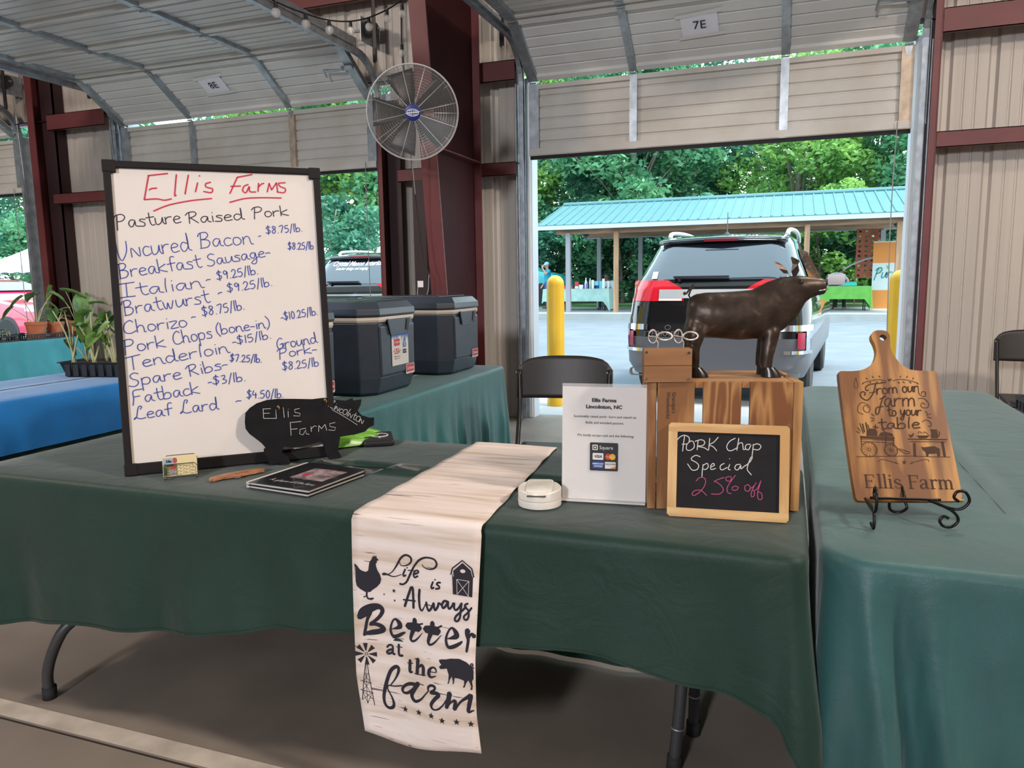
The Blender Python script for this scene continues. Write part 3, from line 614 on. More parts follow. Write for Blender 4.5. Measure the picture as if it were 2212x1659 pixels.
RUN_ST = [
(0.00464, [(-0.9426, 0.5592), (-0.9431, 0.5493), (-0.9399, 0.5426), (-0.9331, 0.5424), (-0.9262, 0.5440)]),
(0.00271, [(-0.9431, 0.5493), (-0.9515, 0.5450)]),
(0.00271, [(-0.9399, 0.5426), (-0.9303, 0.5399)]),
([0.00193, 0.00232, 0.00271, 0.00387, 0.00464, 0.00541, 0.00541, 0.00541, 0.00541, 0.00464, 0.00271, 0.00232, 0.00271, 0.00387, 0.00464, 0.00387, 0.00271, 0.00193], [(-0.8516, 0.6439), (-0.8490, 0.6372), (-0.8407, 0.6361), (-0.8293, 0.6404), (-0.8207, 0.6492), (-0.8213, 0.6587), (-0.8304, 0.6637), (-0.8397, 0.6618), (-0.8494, 0.6528), (-0.8594, 0.6360), (-0.8714, 0.6188), (-0.8851, 0.6092), (-0.8966, 0.6073), (-0.8984, 0.6090), (-0.8926, 0.6109), (-0.8832, 0.6085), (-0.8681, 0.6060), (-0.8471, 0.6139)]),
(0.00464, [(-0.8372, 0.6281), (-0.8429, 0.6152), (-0.8416, 0.6105), (-0.8359, 0.6135)]),
(0.00464, [(-0.8322, 0.6329), (-0.8315, 0.6323)]),
([0.00193, 0.00232, 0.00309, 0.00425, 0.00503, 0.00503, 0.00464, 0.00464, 0.00503, 0.00541, 0.00503, 0.00541], [(-0.7908, 0.6458), (-0.7869, 0.6402), (-0.7761, 0.6369), (-0.7633, 0.6388), (-0.7550, 0.6449), (-0.7524, 0.6538), (-0.7590, 0.6624), (-0.7734, 0.6647), (-0.7862, 0.6627), (-0.7993, 0.6552), (-0.8108, 0.6417), (-0.8186, 0.6286)]),
([0.00541, 0.00541, 0.00503, 0.00464, 0.00580], [(-0.8186, 0.6286), (-0.8266, 0.6120), (-0.8346, 0.5970), (-0.8443, 0.5897), (-0.8527, 0.5895)]),
(0.00271, [(-0.8298, 0.6264), (-0.8131, 0.6276)]),
(0.00464, [(-0.8134, 0.6185), (-0.8021, 0.6246), (-0.8029, 0.6288), (-0.8094, 0.6280), (-0.8149, 0.6187), (-0.8122, 0.6112), (-0.8034, 0.6158)]),
(0.00464, [(-0.7624, 0.6079), (-0.7674, 0.5952), (-0.7657, 0.5911), (-0.7601, 0.5944)]),
(0.00464, [(-0.7572, 0.6137), (-0.7564, 0.6135)]),
(0.00464, [(-0.7425, 0.6087), (-0.7488, 0.6079), (-0.7526, 0.6031), (-0.7464, 0.5996), (-0.7465, 0.5944), (-0.7556, 0.5918)]),
(0.00657, [(-0.8416, 0.5346), (-0.8322, 0.5605), (-0.8230, 0.5845)]),
(0.00657, [(-0.8230, 0.5845), (-0.8184, 0.5834), (-0.8173, 0.5608), (-0.8173, 0.5344)]),
(0.00425, [(-0.8448, 0.5509), (-0.8120, 0.5527)]),
([0.00657, 0.00657, 0.00580, 0.00503, 0.00309, 0.00271], [(-0.7995, 0.5832), (-0.8014, 0.5629), (-0.7995, 0.5386), (-0.7941, 0.5324), (-0.7883, 0.5402), (-0.7814, 0.5551)]),
(0.00580, [(-0.7814, 0.5551), (-0.7799, 0.5448), (-0.7747, 0.5351), (-0.7662, 0.5450), (-0.7613, 0.5561), (-0.7598, 0.5441), (-0.7563, 0.5403), (-0.7496, 0.5507), (-0.7476, 0.5580), (-0.7404, 0.5563)]),
(0.00580, [(-0.7239, 0.5664), (-0.7329, 0.5660), (-0.7386, 0.5557), (-0.7361, 0.5491), (-0.7296, 0.5535), (-0.7221, 0.5666)]),
(0.00541, [(-0.7221, 0.5666), (-0.7224, 0.5545), (-0.7189, 0.5498), (-0.7116, 0.5577), (-0.7087, 0.5650)]),
(0.00541, [(-0.7060, 0.5653), (-0.7063, 0.5533), (-0.7011, 0.5497), (-0.6938, 0.5567), (-0.6873, 0.5679)]),
(0.00541, [(-0.6873, 0.5679), (-0.6895, 0.5504), (-0.6917, 0.5329), (-0.6981, 0.5234), (-0.7044, 0.5251), (-0.7014, 0.5350), (-0.6868, 0.5491), (-0.6760, 0.5609)]),
(0.00503, [(-0.6714, 0.5692), (-0.6776, 0.5658), (-0.6786, 0.5605), (-0.6708, 0.5530), (-0.6694, 0.5395), (-0.6740, 0.5303), (-0.6802, 0.5311), (-0.6809, 0.5379), (-0.6710, 0.5479), (-0.6619, 0.5603)]),
([0.00773, 0.00967, 0.00773, 0.00773, 0.00773], [(-0.9321, 0.5202), (-0.9356, 0.5071), (-0.9443, 0.4878), (-0.9496, 0.4652), (-0.9540, 0.4464)]),
([0.01353, 0.02513, 0.02127, 0.01450, 0.01160, 0.00967, 0.00870, 0.00677], [(-0.9657, 0.4911), (-0.9533, 0.5055), (-0.9331, 0.5192), (-0.9135, 0.5246), (-0.9032, 0.5171), (-0.9076, 0.5039), (-0.9208, 0.4894), (-0.9369, 0.4780)]),
([0.00677, 0.00967, 0.01160, 0.01353, 0.01353, 0.01353, 0.00773], [(-0.9380, 0.4751), (-0.9232, 0.4782), (-0.9079, 0.4742), (-0.9024, 0.4668), (-0.9143, 0.4600), (-0.9340, 0.4552), (-0.9528, 0.4502)]),
([0.00193, 0.00773, 0.01353, 0.01160, 0.00580, 0.00483, 0.00580, 0.00696, 0.00773, 0.00967, 0.00773, 0.00387], [(-0.8791, 0.4712), (-0.8656, 0.4756), (-0.8568, 0.4817), (-0.8593, 0.4912), (-0.8685, 0.4979), (-0.8760, 0.4923), (-0.8818, 0.4771), (-0.8823, 0.4627), (-0.8760, 0.4532), (-0.8625, 0.4563), (-0.8508, 0.4638), (-0.8421, 0.4687)]),
([0.01740, 0.02127, 0.02127], [(-0.8349, 0.4862), (-0.8180, 0.4875), (-0.8026, 0.4880)]),
(0.00425, [(-0.8028, 0.4959), (-0.7924, 0.5001)]),
([0.01160, 0.01353, 0.00967, 0.00773, 0.00580, 0.00464, 0.00155], [(-0.8145, 0.5066), (-0.8160, 0.4886), (-0.8243, 0.4661), (-0.8266, 0.4550), (-0.8211, 0.4505), (-0.8096, 0.4576), (-0.7932, 0.4770)]),
([0.01740, 0.02127, 0.02127], [(-0.7848, 0.4883), (-0.7682, 0.4896), (-0.7495, 0.4906)]),
(0.00464, [(-0.7502, 0.4984), (-0.7395, 0.5052)]),
([0.01160, 0.01353, 0.00967, 0.00773, 0.00580, 0.00464, 0.00155], [(-0.7645, 0.5085), (-0.7664, 0.4907), (-0.7744, 0.4684), (-0.7766, 0.4574), (-0.7717, 0.4529), (-0.7596, 0.4601), (-0.7401, 0.4824)]),
([0.00193, 0.00773, 0.01353, 0.01160, 0.00580, 0.00483, 0.00580, 0.00696, 0.00773, 0.00967, 0.00773, 0.00387], [(-0.7245, 0.4769), (-0.7118, 0.4811), (-0.7005, 0.4875), (-0.7024, 0.4968), (-0.7115, 0.5050), (-0.7194, 0.4986), (-0.7261, 0.4836), (-0.7274, 0.4694), (-0.7214, 0.4573), (-0.7069, 0.4613), (-0.6923, 0.4705), (-0.6859, 0.4767)]),
([0.01353, 0.01160, 0.00773, 0.00696, 0.00580], [(-0.6719, 0.5057), (-0.6730, 0.4960), (-0.6707, 0.4825), (-0.6724, 0.4684), (-0.6749, 0.4533)]),
([0.00387, 0.00677, 0.01160], [(-0.6697, 0.4861), (-0.6624, 0.4976), (-0.6555, 0.4926)]),
(0.00541, [(-0.8946, 0.4216), (-0.8895, 0.4273), (-0.8827, 0.4289), (-0.8787, 0.4245), (-0.8787, 0.4082), (-0.8730, 0.4073)]),
(0.00619, [(-0.8789, 0.4190), (-0.8900, 0.4145), (-0.8951, 0.4092), (-0.8923, 0.4056), (-0.8855, 0.4075), (-0.8792, 0.4121)]),
(0.00619, [(-0.8615, 0.4341), (-0.8620, 0.4109), (-0.8583, 0.4064), (-0.8510, 0.4080)]),
(0.00232, [(-0.8684, 0.4268), (-0.8521, 0.4287)]),
([0.00851, 0.00889, 0.00773, 0.00271], [(-0.8294, 0.4009), (-0.8303, 0.3764), (-0.8276, 0.3723), (-0.8215, 0.3739)]),
(0.00251, [(-0.8373, 0.3929), (-0.8212, 0.3949)]),
(0.00967, [(-0.8066, 0.4095), (-0.8091, 0.3724)]),
(0.00251, [(-0.8151, 0.4081), (-0.8056, 0.4100)]),
(0.00232, [(-0.8167, 0.3707), (-0.7994, 0.3726)]),
([0.00387, 0.00773, 0.00928, 0.00889], [(-0.8045, 0.3888), (-0.7971, 0.3960), (-0.7913, 0.3920), (-0.7915, 0.3736)]),
(0.00232, [(-0.7994, 0.3719), (-0.7848, 0.3737)]),
([0.00232, 0.00271, 0.00503, 0.00503, 0.00889, 0.00889, 0.00580, 0.00232], [(-0.7738, 0.3863), (-0.7547, 0.3892), (-0.7581, 0.3984), (-0.7666, 0.3979), (-0.7737, 0.3895), (-0.7750, 0.3786), (-0.7686, 0.3740), (-0.7553, 0.3795)]),
([0.00309, 0.00464, 0.00773, 0.00851, 0.00928, 0.00967, 0.00967, 0.00967, 0.00851, 0.00773, 0.00773, 0.00851, 0.00773, 0.00503, 0.00387, 0.00309], [(-0.8889, 0.3228), (-0.8725, 0.3455), (-0.8637, 0.3653), (-0.8645, 0.3751), (-0.8733, 0.3746), (-0.8853, 0.3634), (-0.8949, 0.3416), (-0.9039, 0.3124), (-0.9082, 0.2876), (-0.9047, 0.2697), (-0.8948, 0.2632), (-0.8833, 0.2672), (-0.8800, 0.2780), (-0.8852, 0.2937), (-0.8961, 0.3120), (-0.8947, 0.3229)]),
(0.00348, [(-0.8947, 0.3229), (-0.8753, 0.3245), (-0.8539, 0.3309)]),
([0.00967, 0.00889, 0.00773, 0.00773, 0.00696, 0.00773, 0.00773], [(-0.8135, 0.3440), (-0.8315, 0.3414), (-0.8471, 0.3317), (-0.8533, 0.3206), (-0.8478, 0.3142), (-0.8343, 0.3185), (-0.8176, 0.3333)]),
([0.01160, 0.01160, 0.01063, 0.00928, 0.00773, 0.00503, 0.00348, 0.00348, 0.00348], [(-0.8062, 0.3489), (-0.8177, 0.3315), (-0.8255, 0.3146), (-0.8206, 0.3028), (-0.8111, 0.3018), (-0.7976, 0.3115), (-0.7859, 0.3263), (-0.7772, 0.3369), (-0.7761, 0.3407)]),
([0.00387, 0.00580, 0.00657, 0.00696, 0.00580, 0.00773, 0.00967, 0.00967, 0.00928, 0.00851, 0.00580, 0.00425, 0.00503], [(-0.7766, 0.3370), (-0.7775, 0.3459), (-0.7698, 0.3530), (-0.7595, 0.3523), (-0.7601, 0.3445), (-0.7707, 0.3348), (-0.7540, 0.3371), (-0.7486, 0.3327), (-0.7581, 0.3224), (-0.7694, 0.3059), (-0.7673, 0.2954), (-0.7580, 0.2939), (-0.7477, 0.2991)]),
([0.00464, 0.00387, 0.00387], [(-0.7477, 0.2991), (-0.7363, 0.3120), (-0.7258, 0.3292)]),
([0.01276, 0.01160, 0.00967], [(-0.7190, 0.3447), (-0.7232, 0.3234), (-0.7282, 0.3063)]),
([0.00387, 0.00464, 0.00773, 0.01083], [(-0.7264, 0.3067), (-0.7168, 0.3210), (-0.7052, 0.3276), (-0.7072, 0.3058)]),
([0.00464, 0.00580, 0.00967, 0.01083, 0.00967, 0.00773, 0.00309], [(-0.7054, 0.3061), (-0.6913, 0.3275), (-0.6721, 0.3425), (-0.6658, 0.3454), (-0.6712, 0.3188), (-0.6726, 0.3043), (-0.6594, 0.3095)]),
(0.00309, [(-0.6641, 0.4185), (-0.6645, 0.4245), (-0.6604, 0.4257), (-0.6597, 0.4210), (-0.6633, 0.4169), (-0.6571, 0.4153)]),
(0.00193, [(-0.9546, 0.3683), (-0.9601, 0.3340), (-0.9679, 0.2728)]),
(0.00193, [(-0.9492, 0.3692), (-0.9453, 0.3328), (-0.9355, 0.2620)]),
(0.00116, [(-0.9532, 0.3685), (-0.9545, 0.3126), (-0.9539, 0.2642)]),
(0.00116, [(-0.9566, 0.3457), (-0.9477, 0.3454)]),
(0.00174, [(-0.9691, 0.3250), (-0.9546, 0.3229), (-0.9399, 0.3212)]),
(0.00174, [(-0.9710, 0.3004), (-0.9548, 0.2977), (-0.9367, 0.2944)]),
(0.00116, [(-0.9616, 0.3226), (-0.9449, 0.2957)]),
(0.00116, [(-0.9458, 0.3216), (-0.9647, 0.2996)]),
(0.00116, [(-0.9658, 0.2976), (-0.9539, 0.2642)]),
(0.00116, [(-0.9411, 0.2936), (-0.9539, 0.2642)]),
(0.00116, [(-0.9430, 0.2942), (-0.9679, 0.2728)]),
(0.00116, [(-0.9648, 0.2978), (-0.9398, 0.2780)]),
(0.00116, [(-0.9577, 0.3437), (-0.9466, 0.3252)]),
(0.00116, [(-0.9487, 0.3452), (-0.9605, 0.3246)]),
(0.00155, [(-0.9541, 0.3997), (-0.9482, 0.4006), (-0.9480, 0.3951), (-0.9540, 0.3942), (-0.9541, 0.3997)]),
]
RUN_WHITE = [
(0.00116, [(-0.6997, 0.6231), (-0.6692, 0.6227)]),
(0.00116, [(-0.6997, 0.6231), (-0.6987, 0.5878)]),
(0.00116, [(-0.6684, 0.6228), (-0.6701, 0.5864)]),
(0.00116, [(-0.6992, 0.6227), (-0.6701, 0.5869)]),
(0.00116, [(-0.6693, 0.6222), (-0.6983, 0.5878)]),
(0.00193, [(-0.6841, 0.6486), (-0.6843, 0.6401)]),
(0.00773, [(-0.6881, 0.6439), (-0.6801, 0.6448)]),
(0.00135, [(-0.7079, 0.6284), (-0.7093, 0.6427), (-0.6849, 0.6647), (-0.6638, 0.6490), (-0.6594, 0.6344)]),
(0.00058, [(-0.9714, 0.6210), (-0.9716, 0.5761)]),
]
RUN_ROOF = (0.00348, [(-0.7149, 0.6326), (-0.7110, 0.6476), (-0.6857, 0.6691), (-0.6616, 0.6526), (-0.6568, 0.6338)])
RUN_STAR = [(-0.8699, 0.5696, 0.00580), (-0.8967, 0.5576, 0.00329), (-0.8690, 0.5450, 0.00367), (-0.8465, 0.2714, 0.00889), (-0.8064, 0.2744, 0.00889), (-0.7707, 0.2752, 0.00889), (-0.7412, 0.2697, 0.00889), (-0.7035, 0.2734, 0.00889), (-0.6682, 0.2731, 0.00889)]
RUN_MILL = (-0.9513, 0.3974, 0.02900)
# ------------------------------------------------------------------ the building
CONC = M('concrete_floor', (0.24, 0.198, 0.165), 0.6, var=0.22, vs=1.6, bump=0.05, bs=40)
STRIPE = M('worn_floor_stripe', (0.52, 0.46, 0.39), 0.6, var=0.18, vs=9)
SHEET = M('beige_wall_sheet', (0.50, 0.455, 0.41), 0.45, var=0.05, vs=3, stretch=(6, 6, .2))
ROOFM = M('roof_underside', (0.42, 0.41, 0.40), 0.8)
def struct(o): o['kind'] = 'structure'; return o
struct(MB().bx(-14.2, 6.2, -9, 6.95, -0.12, 0).build('floor', CONC))
mb = MB().bx(-14, 6, 1.50, 1.565, 0, 0.0015); struct(mb.build('trim_1', STRIPE))
mb = MB().bx(-14, 6, 1.484, 1.49, 0, 0.001); struct(mb.build('trim_2', M('floor_joint', (0.02, 0.017, 0.015), 0.9)))
struct(MB().bx(-14.2, 6.2, -9.2, 6.95, 4.75, 4.85).build('ceiling', ROOFM))
struct(MB().bx(-14.2, -14, -9, 6.95, 0, 4.75).build('wall_left', SHEET))
struct(MB().bx(6, 6.2, -9, 6.95, 0, 4.75).build('wall_right', SHEET))
mb = MB(); mb.bx(-14.2, 6.2, -9.2, -9, 2.6, 4.75)
for xa, xb in ((-14.2, -12.2), (-9.2, 6.2)): mb.bx(xa, xb, -9.2, -9, 0, 2.6)  # bay left open in this unseen wall to add daylight
struct(mb.build('wall_front', SHEET))
# back wall: ribbed sheet with three door openings
def sheet_profile(x0, x1):
    xs = [x0]; k = math.floor((x0 - 1.045) / 0.305)
    pts = []
    x = 1.045 + k * 0.305
    while x < x1:
        for dx, dy in ((0, 0), (0.018, 0.030), (0.052, 0.030), (0.070, 0), (0.135, 0), (0.140, 0.006), (0.150, 0.006), (0.155, 0), (0.215, 0), (0.220, 0.006), (0.230, 0.006), (0.235, 0)):
            if x0 < x + dx < x1: pts.append((x + dx, dy))
        x += 0.305
    return [(x0, 0)] + pts + [(x1, 0)]
mb = MB()
def sheet(x0, x1, z0, z1):
    p = sheet_profile(x0, x1)
    a = [(x, 6.75 + d, z0) for x, d in p] + [(x, 6.75 + d, z1) for x, d in p]; n = len(p)
    mb.add(a, [(i, i + 1, n + i + 1, n + i) for i in range(n - 1)])
    a = [(x, 6.756 + d, z0) for x, d in p] + [(x, 6.756 + d, z1) for x, d in p]
    mb.add(a, [(i + 1, i, n + i, n + i + 1) for i in range(n - 1)])
DOORS = [(-11.7, -8.52), (-6.95, -3.78), (-2.22, 0.84)]
sheet(-14, -11.8, 0, 3.1); sheet(-8.36, -7.05, 0, 3.1); sheet(-3.66, -2.3, 0, 3.1); sheet(0.93, 6, 0, 3.1); sheet(-14, -11.8, 3.1, 4.75); sheet(-8.36, -7.05, 3.1, 4.75); sheet(-3.66, -2.3, 3.1, 4.75); sheet(.93, 6, 3.1, 4.75); sheet(-11.8, -8.36, 3.2, 4.75); sheet(-7.05, -3.66, 3.2, 4.75); sheet(-2.3, .93, 3.2, 4.75)
struct(mb.build('wall_back', SHEET))
# steel frame: girts along the wall, tapered columns, door jambs
def girt(x0, x1, z0, z1, y0=6.52):
    mb = MB(); mb.bx(x0, x1, y0, 6.745, z1 - 0.006, z1); mb.bx(x0, x1, y0, y0 + 0.006, z0, z1); mb.bx(x0, x1, y0, 6.56, z0, z0 + 0.006)
    return mb
k = 3
for x0, x1 in ((1.0, 6.0), (-3.49, -2.31), (-7.90, -7.05)):
    for z0, z1 in ((2.235, 2.35), (3.045, 3.215)):
        struct(girt(x0, x1, z0, z1).build('trim_%d' % k, MAROON)); k += 1
struct(girt(-14, 6, 3.90, 4.05).build('trim_%d' % k, MAROON)); k += 1
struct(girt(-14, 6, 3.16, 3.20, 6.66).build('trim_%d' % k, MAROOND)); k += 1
def jamb(xa, xb, flip, zt_):
    """open steel channel beside a door opening"""
    mb = MB(); mb.m(MAROON)
    y0, y1 = 6.44, 6.75
    mb.bx(xa, xa + 0.012, y0, y1, 0, zt_) if not flip else mb.bx(xb - 0.012, xb, y0, y1, 0, zt_)
    mb.bx(xa, xa + 0.05, y0, y0 + 0.01, 0, zt_) if not flip else mb.bx(xb - 0.05, xb, y0, y0 + 0.01, 0, zt_)
    mb.m(MAROOND)  # shade inside the channel, put into a darker colour
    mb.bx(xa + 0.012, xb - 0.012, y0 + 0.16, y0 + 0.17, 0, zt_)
    return mb
for xa, xb, fl, zt_ in ((-3.66, -3.49, 0, 3.0), (0.90, 0.985, 1, 4.0)):
    struct(jamb(xa, xb, fl, zt_).build('trim_%d' % k)); k += 1
mb = MB(); mb.m(MAROON); mb.bx(-8.17, -8.07, 6.50, 6.51, 0, 4.7); mb.bx(-8.17, -8.16, 6.51, 6.74, 0, 4.7); mb.m(MAROOND); mb.bx(-8.07, -7.88, 6.60, 6.62, 0, 4.7); mb.bx(-7.89, -7.88, 6.60, 6.74, 0, 4.7)  # dark plates carry the shade of the post's hollow
struct(mb.build('trim_%d' % k)); k += 1
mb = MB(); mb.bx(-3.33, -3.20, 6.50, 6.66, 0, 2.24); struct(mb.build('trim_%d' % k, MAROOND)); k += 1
# tapered rigid-frame column between the two doors
mb = MB(); mb.m(MAROON)
def coly(z): return 5.60 - (z - 1.37) * 0.118
zt = 4.74
mb.add([(-2.735, coly(0), 0), (-2.595, coly(0), 0), (-2.595, coly(zt), zt), (-2.735, coly(zt), zt), (-2.735, coly(0) + .014, 0), (-2.595, coly(0) + .014, 0), (-2.595, coly(zt) + .014, zt), (-2.735, coly(zt) + .014, zt)],
       [(0, 1, 2, 3), (5, 4, 7, 6), (1, 5, 6, 2), (4, 0, 3, 7), (3, 2, 6, 7)])
mb.bx(-2.735, -2.595, 6.40, 6.414, 0, zt)
mb.m(M('column_web_shaded', (0.046, 0.011, 0.013), 0.68, var=0.1, vs=3, Specular_IOR_Level=.15))  # column maroon darkened, shade on the web put into the colour
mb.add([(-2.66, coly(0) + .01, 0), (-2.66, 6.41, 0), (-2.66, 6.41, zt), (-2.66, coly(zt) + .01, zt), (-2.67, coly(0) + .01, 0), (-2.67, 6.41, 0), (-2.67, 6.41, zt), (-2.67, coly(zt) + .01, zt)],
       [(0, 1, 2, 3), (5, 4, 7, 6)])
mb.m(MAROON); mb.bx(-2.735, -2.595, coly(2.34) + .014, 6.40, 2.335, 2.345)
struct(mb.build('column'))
# ---- sectional doors
PAN = M('door_panel_paint', (0.70, 0.70, 0.68), 0.30, var=0.05, vs=3, Coat_Weight=.35, Coat_Roughness=.22)
PANB = M('dirty_door_panel_paint', (0.64, 0.625, 0.59), 0.5, col2=(0.55, 0.51, 0.45), vs=2.2)
PRIMER = M('stained_stile_metal', (0.55, 0.44, 0.34), 0.5, 0.3, var=0.2, vs=12)
PATH = [((6.68, 2.405), (6.68, 3.015)), ((6.648, 3.068), (6.125, 3.415)), ((6.075, 3.43), (5.475, 3.435)), ((5.44, 3.435), (4.84, 3.44)), ((4.805, 3.44), (4.205, 3.445)), ((4.17, 3.445), (3.57, 3.45))]
def frame_on(a, b):
    a, b = Vector((0, *a)), Vector((0, *b)); t = (b - a).normalized(); n = Vector((0, -t.z, t.y))   # n points into the room
    return a, t, n, (b - a).length
def garage_door(idx, x0, x1, stained, eye):
    root = empty('door_%d' % idx, ((x0 + x1) / 2, 6.68, 2.405), kind='structure'); cx, cy, cz = root.location
    W_ = x1 - x0
    xs = [x0 + 0.045, x0 + W_ * 0.305, x0 + W_ * 0.70, x1 - 0.045]
    for pi_, (a, b) in enumerate(PATH):
        A, t, n, L = frame_on(a, b)
        mb = MB()
        # pan profile: bottom rail, recessed ribbed skin, top rail
        prof = [(0, -0.012), (0, 0.036), (0.045, 0.036), (0.05, 0.004)]
        for g in (0.20, 0.36, 0.52, 0.68, 0.84):
            s = L * g
            prof += [(s - 0.010, 0.004 if g < .3 else 0.006), (s - 0.004, -0.006), (s + 0.003, -0.006), (s + 0.012, 0.006)]
        prof += [(L - 0.045, 0.004), (L - 0.04, 0.036), (L, 0.036), (L, -0.012)]
        def P3(x, s, d): return (x - cx, A.y + t.y * s + n.y * d - cy, A.z + t.z * s + n.z * d - cz)
        m = len(prof)
        vs = [P3(x0, s, d) for s, d in prof] + [P3(x1, s, d) for s, d in prof]
        fs = [(i, m + i, m + i + 1, i + 1) for i in range(m - 1)] + [(m - 1, 2 * m - 1, m, 0)]
        mb.add(vs, fs)
        p = mb.build('panel', PANB if pi_ == 0 else PAN, root)
        for xi, x in enumerate(xs):
            wd = 0.045 if xi in (0, 3) else 0.032
            sm = PRIMER if (pi_ == 0 and xi in stained) else STEEL
            q = MB()
            def bar(xa, xb, s0, s1, d0, d1):
                vs = [P3(xx, ss, dd) for dd in (d0, d1) for xx, ss in ((xa, s0), (xb, s0), (xb, s1), (xa, s1))]
                q.add(vs, [(0, 3, 2, 1), (4, 5, 6, 7), (0, 1, 5, 4), (1, 2, 6, 5), (2, 3, 7, 6), (3, 0, 4, 7)])
            bar(x - wd, x + wd, 0.0, L, 0.037, 0.041)
            bar(x - wd, x - wd + .003, 0.04, L - 0.04, 0.004, 0.037); bar(x + wd - .003, x + wd, 0.04, L - 0.04, 0.004, 0.037)
            q.build('stile', sm, root)
            if pi_ < len(PATH) - 1 and pi_ < 5:
                A2, t2, n2, L2 = frame_on(*PATH[pi_ + 1])
                h = MB(); h.m(STEEL)
                def Q3(x, s, d): return Vector((x - cx, A2.y + t2.y * s + n2.y * d - cy, A2.z + t2.z * s + n2.z * d - cz))
                for (f, s0, s1) in ((P3, L - 0.075, L - 0.008), (Q3, 0.008, 0.075)):
                    z = 0.0435
                    if f is P3: poly = [(x - .014, s0), (x + .014, s0), (x + .028, s1), (x - .028, s1)]
                    else: poly = [(x - .028, s0), (x + .028, s0), (x + .014, s1), (x - .014, s1)]
                    h.add([f(a_, b_, z) for a_, b_ in poly] + [f(a_, b_, .042) for a_, b_ in poly], [(0, 1, 2, 3), (0, 4, 5, 1), (2, 6, 7, 3)])
                mid = (Vector(P3(x, L, .048)) + Q3(x, 0, .048)) / 2
                h.tube([mid - Vector((.03, 0, 0)), mid + Vector((.03, 0, 0))], 0.008, 8)
                h.build('hinge', None, root)
    q = MB(); q.bx(x0 - cx, x1 - cx, -0.02, 0.012, -0.028, 0.0); q.build('bottom_seal', RUBBER, root)
    q = MB(); q.bx(x0 - cx, x1 - cx, -0.05, -0.034, 0.005, 0.06); q.build('bottom_rail', PANB, root)
    # tracks: vertical, curved, then horizontal
    for xt, sg in ((x0 - 0.06, 1), (x1 + 0.06, -1)):
        pts = [(6.62, 0.02), (6.62, 2.98)]
        for i in range(1, 9):
            a = i / 9 * pi / 2 ; pts.append((6.62 - 0.38 * (1 - cos(a)), 2.98 + 0.38 * sin(a)))
        pts += [(6.24, 3.36), (3.4, 3.36)]
        q = MB()
        for i in range(len(pts) - 1):
            a, b = pts[i], pts[i + 1]; d = Vector((b[0] - a[0], b[1] - a[1])).normalized(); nn = Vector((-d.y, d.x))
            for off0, off1, xa, xb in ((-.028, -.024, -.02, .02), (.024, .028, -.02, .02), (-.028, .028, -.022 if sg > 0 else .018, -.018 if sg > 0 else .022)):
                vs = []
                for dx in (xa, xb):
                    for (pp, off) in ((a, off0), (b, off0), (b, off1), (a, off1)):
                        vs.append((xt + dx - cx, pp[0] + nn.x * off - cy, pp[1] + nn.y * off - cz))
                q.add(vs, [(0, 1, 2, 3), (7, 6, 5, 4), (0, 4, 5, 1), (1, 5, 6, 2), (2, 6, 7, 3), (3, 7, 4, 0)])
        q.bx(xt - cx - (.03 if sg > 0 else -.03) - .004, xt - cx - (.03 if sg > 0 else -.03) + .004, 3.4 - cy, 6.2 - cy, 3.385 - cz, 3.46 - cz)
        q.build('track', STEEL, root)
        q = MB(); q.bx(xt - cx - .05 * sg, xt - cx - .042 * sg, 6.585 - cy, 6.75 - cy, -2.40, 0.62)
        q.build('track_angle', STEEL, root)
        # white weather strip outside of the track
        q = MB(); q.bx(xt - cx + .0 * sg, xt - cx + .03 * sg, 6.74 - cy, 6.80 - cy, -2.40, 0.65); q.build('weather_strip', WHITE, root)
    # torsion shaft with a cable drum at each end
    q = MB(); q.tube([(x0 - cx - .16, 6.5 - cy, 3.62 - cz), (x1 - cx + .16, 6.5 - cy, 3.62 - cz)], 0.0127, 10); q.build('torsion_shaft', STEEL, root)
    for xd in (x0 - 0.09, x1 + 0.09):
        q = MB(); q.tube([(xd - cx - .045, 6.5 - cy, 3.62 - cz), (xd - cx - .035, 6.5 - cy, 3.62 - cz), (xd - cx + .03, 6.5 - cy, 3.62 - cz), (xd - cx + .045, 6.5 - cy, 3.62 - cz)], [.075, .062, .062, .05], 18); q.build('cable_drum', M('cast_drum_metal', (0.10, 0.095, 0.09), 0.5, 0.6), root)
        q = MB(); q.bx(xd - cx - .07, xd - cx - .064, 6.4 - cy, 6.74 - cy, 3.5 - cz, 3.72 - cz); q.build('bearing_plate', STEEL, root)
        q = MB(); q.tube([(xd - cx, 6.56 - cy, 3.6 - cz), (xd - cx, 6.60 - cy, 0.02)], 0.003, 6); q.build('lift_cable', STEEL, root)
    for xt in (x0 - 0.16, x1 + 0.16):
        q = MB(); q.bx(xt - cx - .02, xt - cx + .02, 6.40 - cy, 6.405 - cy, 3.3 - cz, 4.7 - cz); q.bx(xt - cx - .02, xt - cx - .015, 6.40 - cy, 6.44 - cy, 3.3 - cz, 4.7 - cz); q.build('hanger_angle', M('dark_hanger_steel', (0.05, 0.045, 0.045), 0.5, 0.5), root)
    q = MB(); q.tube(catmull([(x1 - cx - .10, 6.60 - cy, .05), (x1 - cx - .11, 6.61 - cy, -.6), (x1 - cx - .10, 6.60 - cy, -1.3), (x1 - cx - .09, 6.61 - cy, -1.7)], 5), .004, 6); q.build('pull_rope', M('thin_rope', (.30, .30, .30), .8), root)
    A, t, n, L = frame_on(*PATH[1]); q = MB()
    def L3(x, s, d): return Vector((x - cx, A.y + t.y * s + n.y * d - cy, A.z + t.z * s + n.z * d - cz))
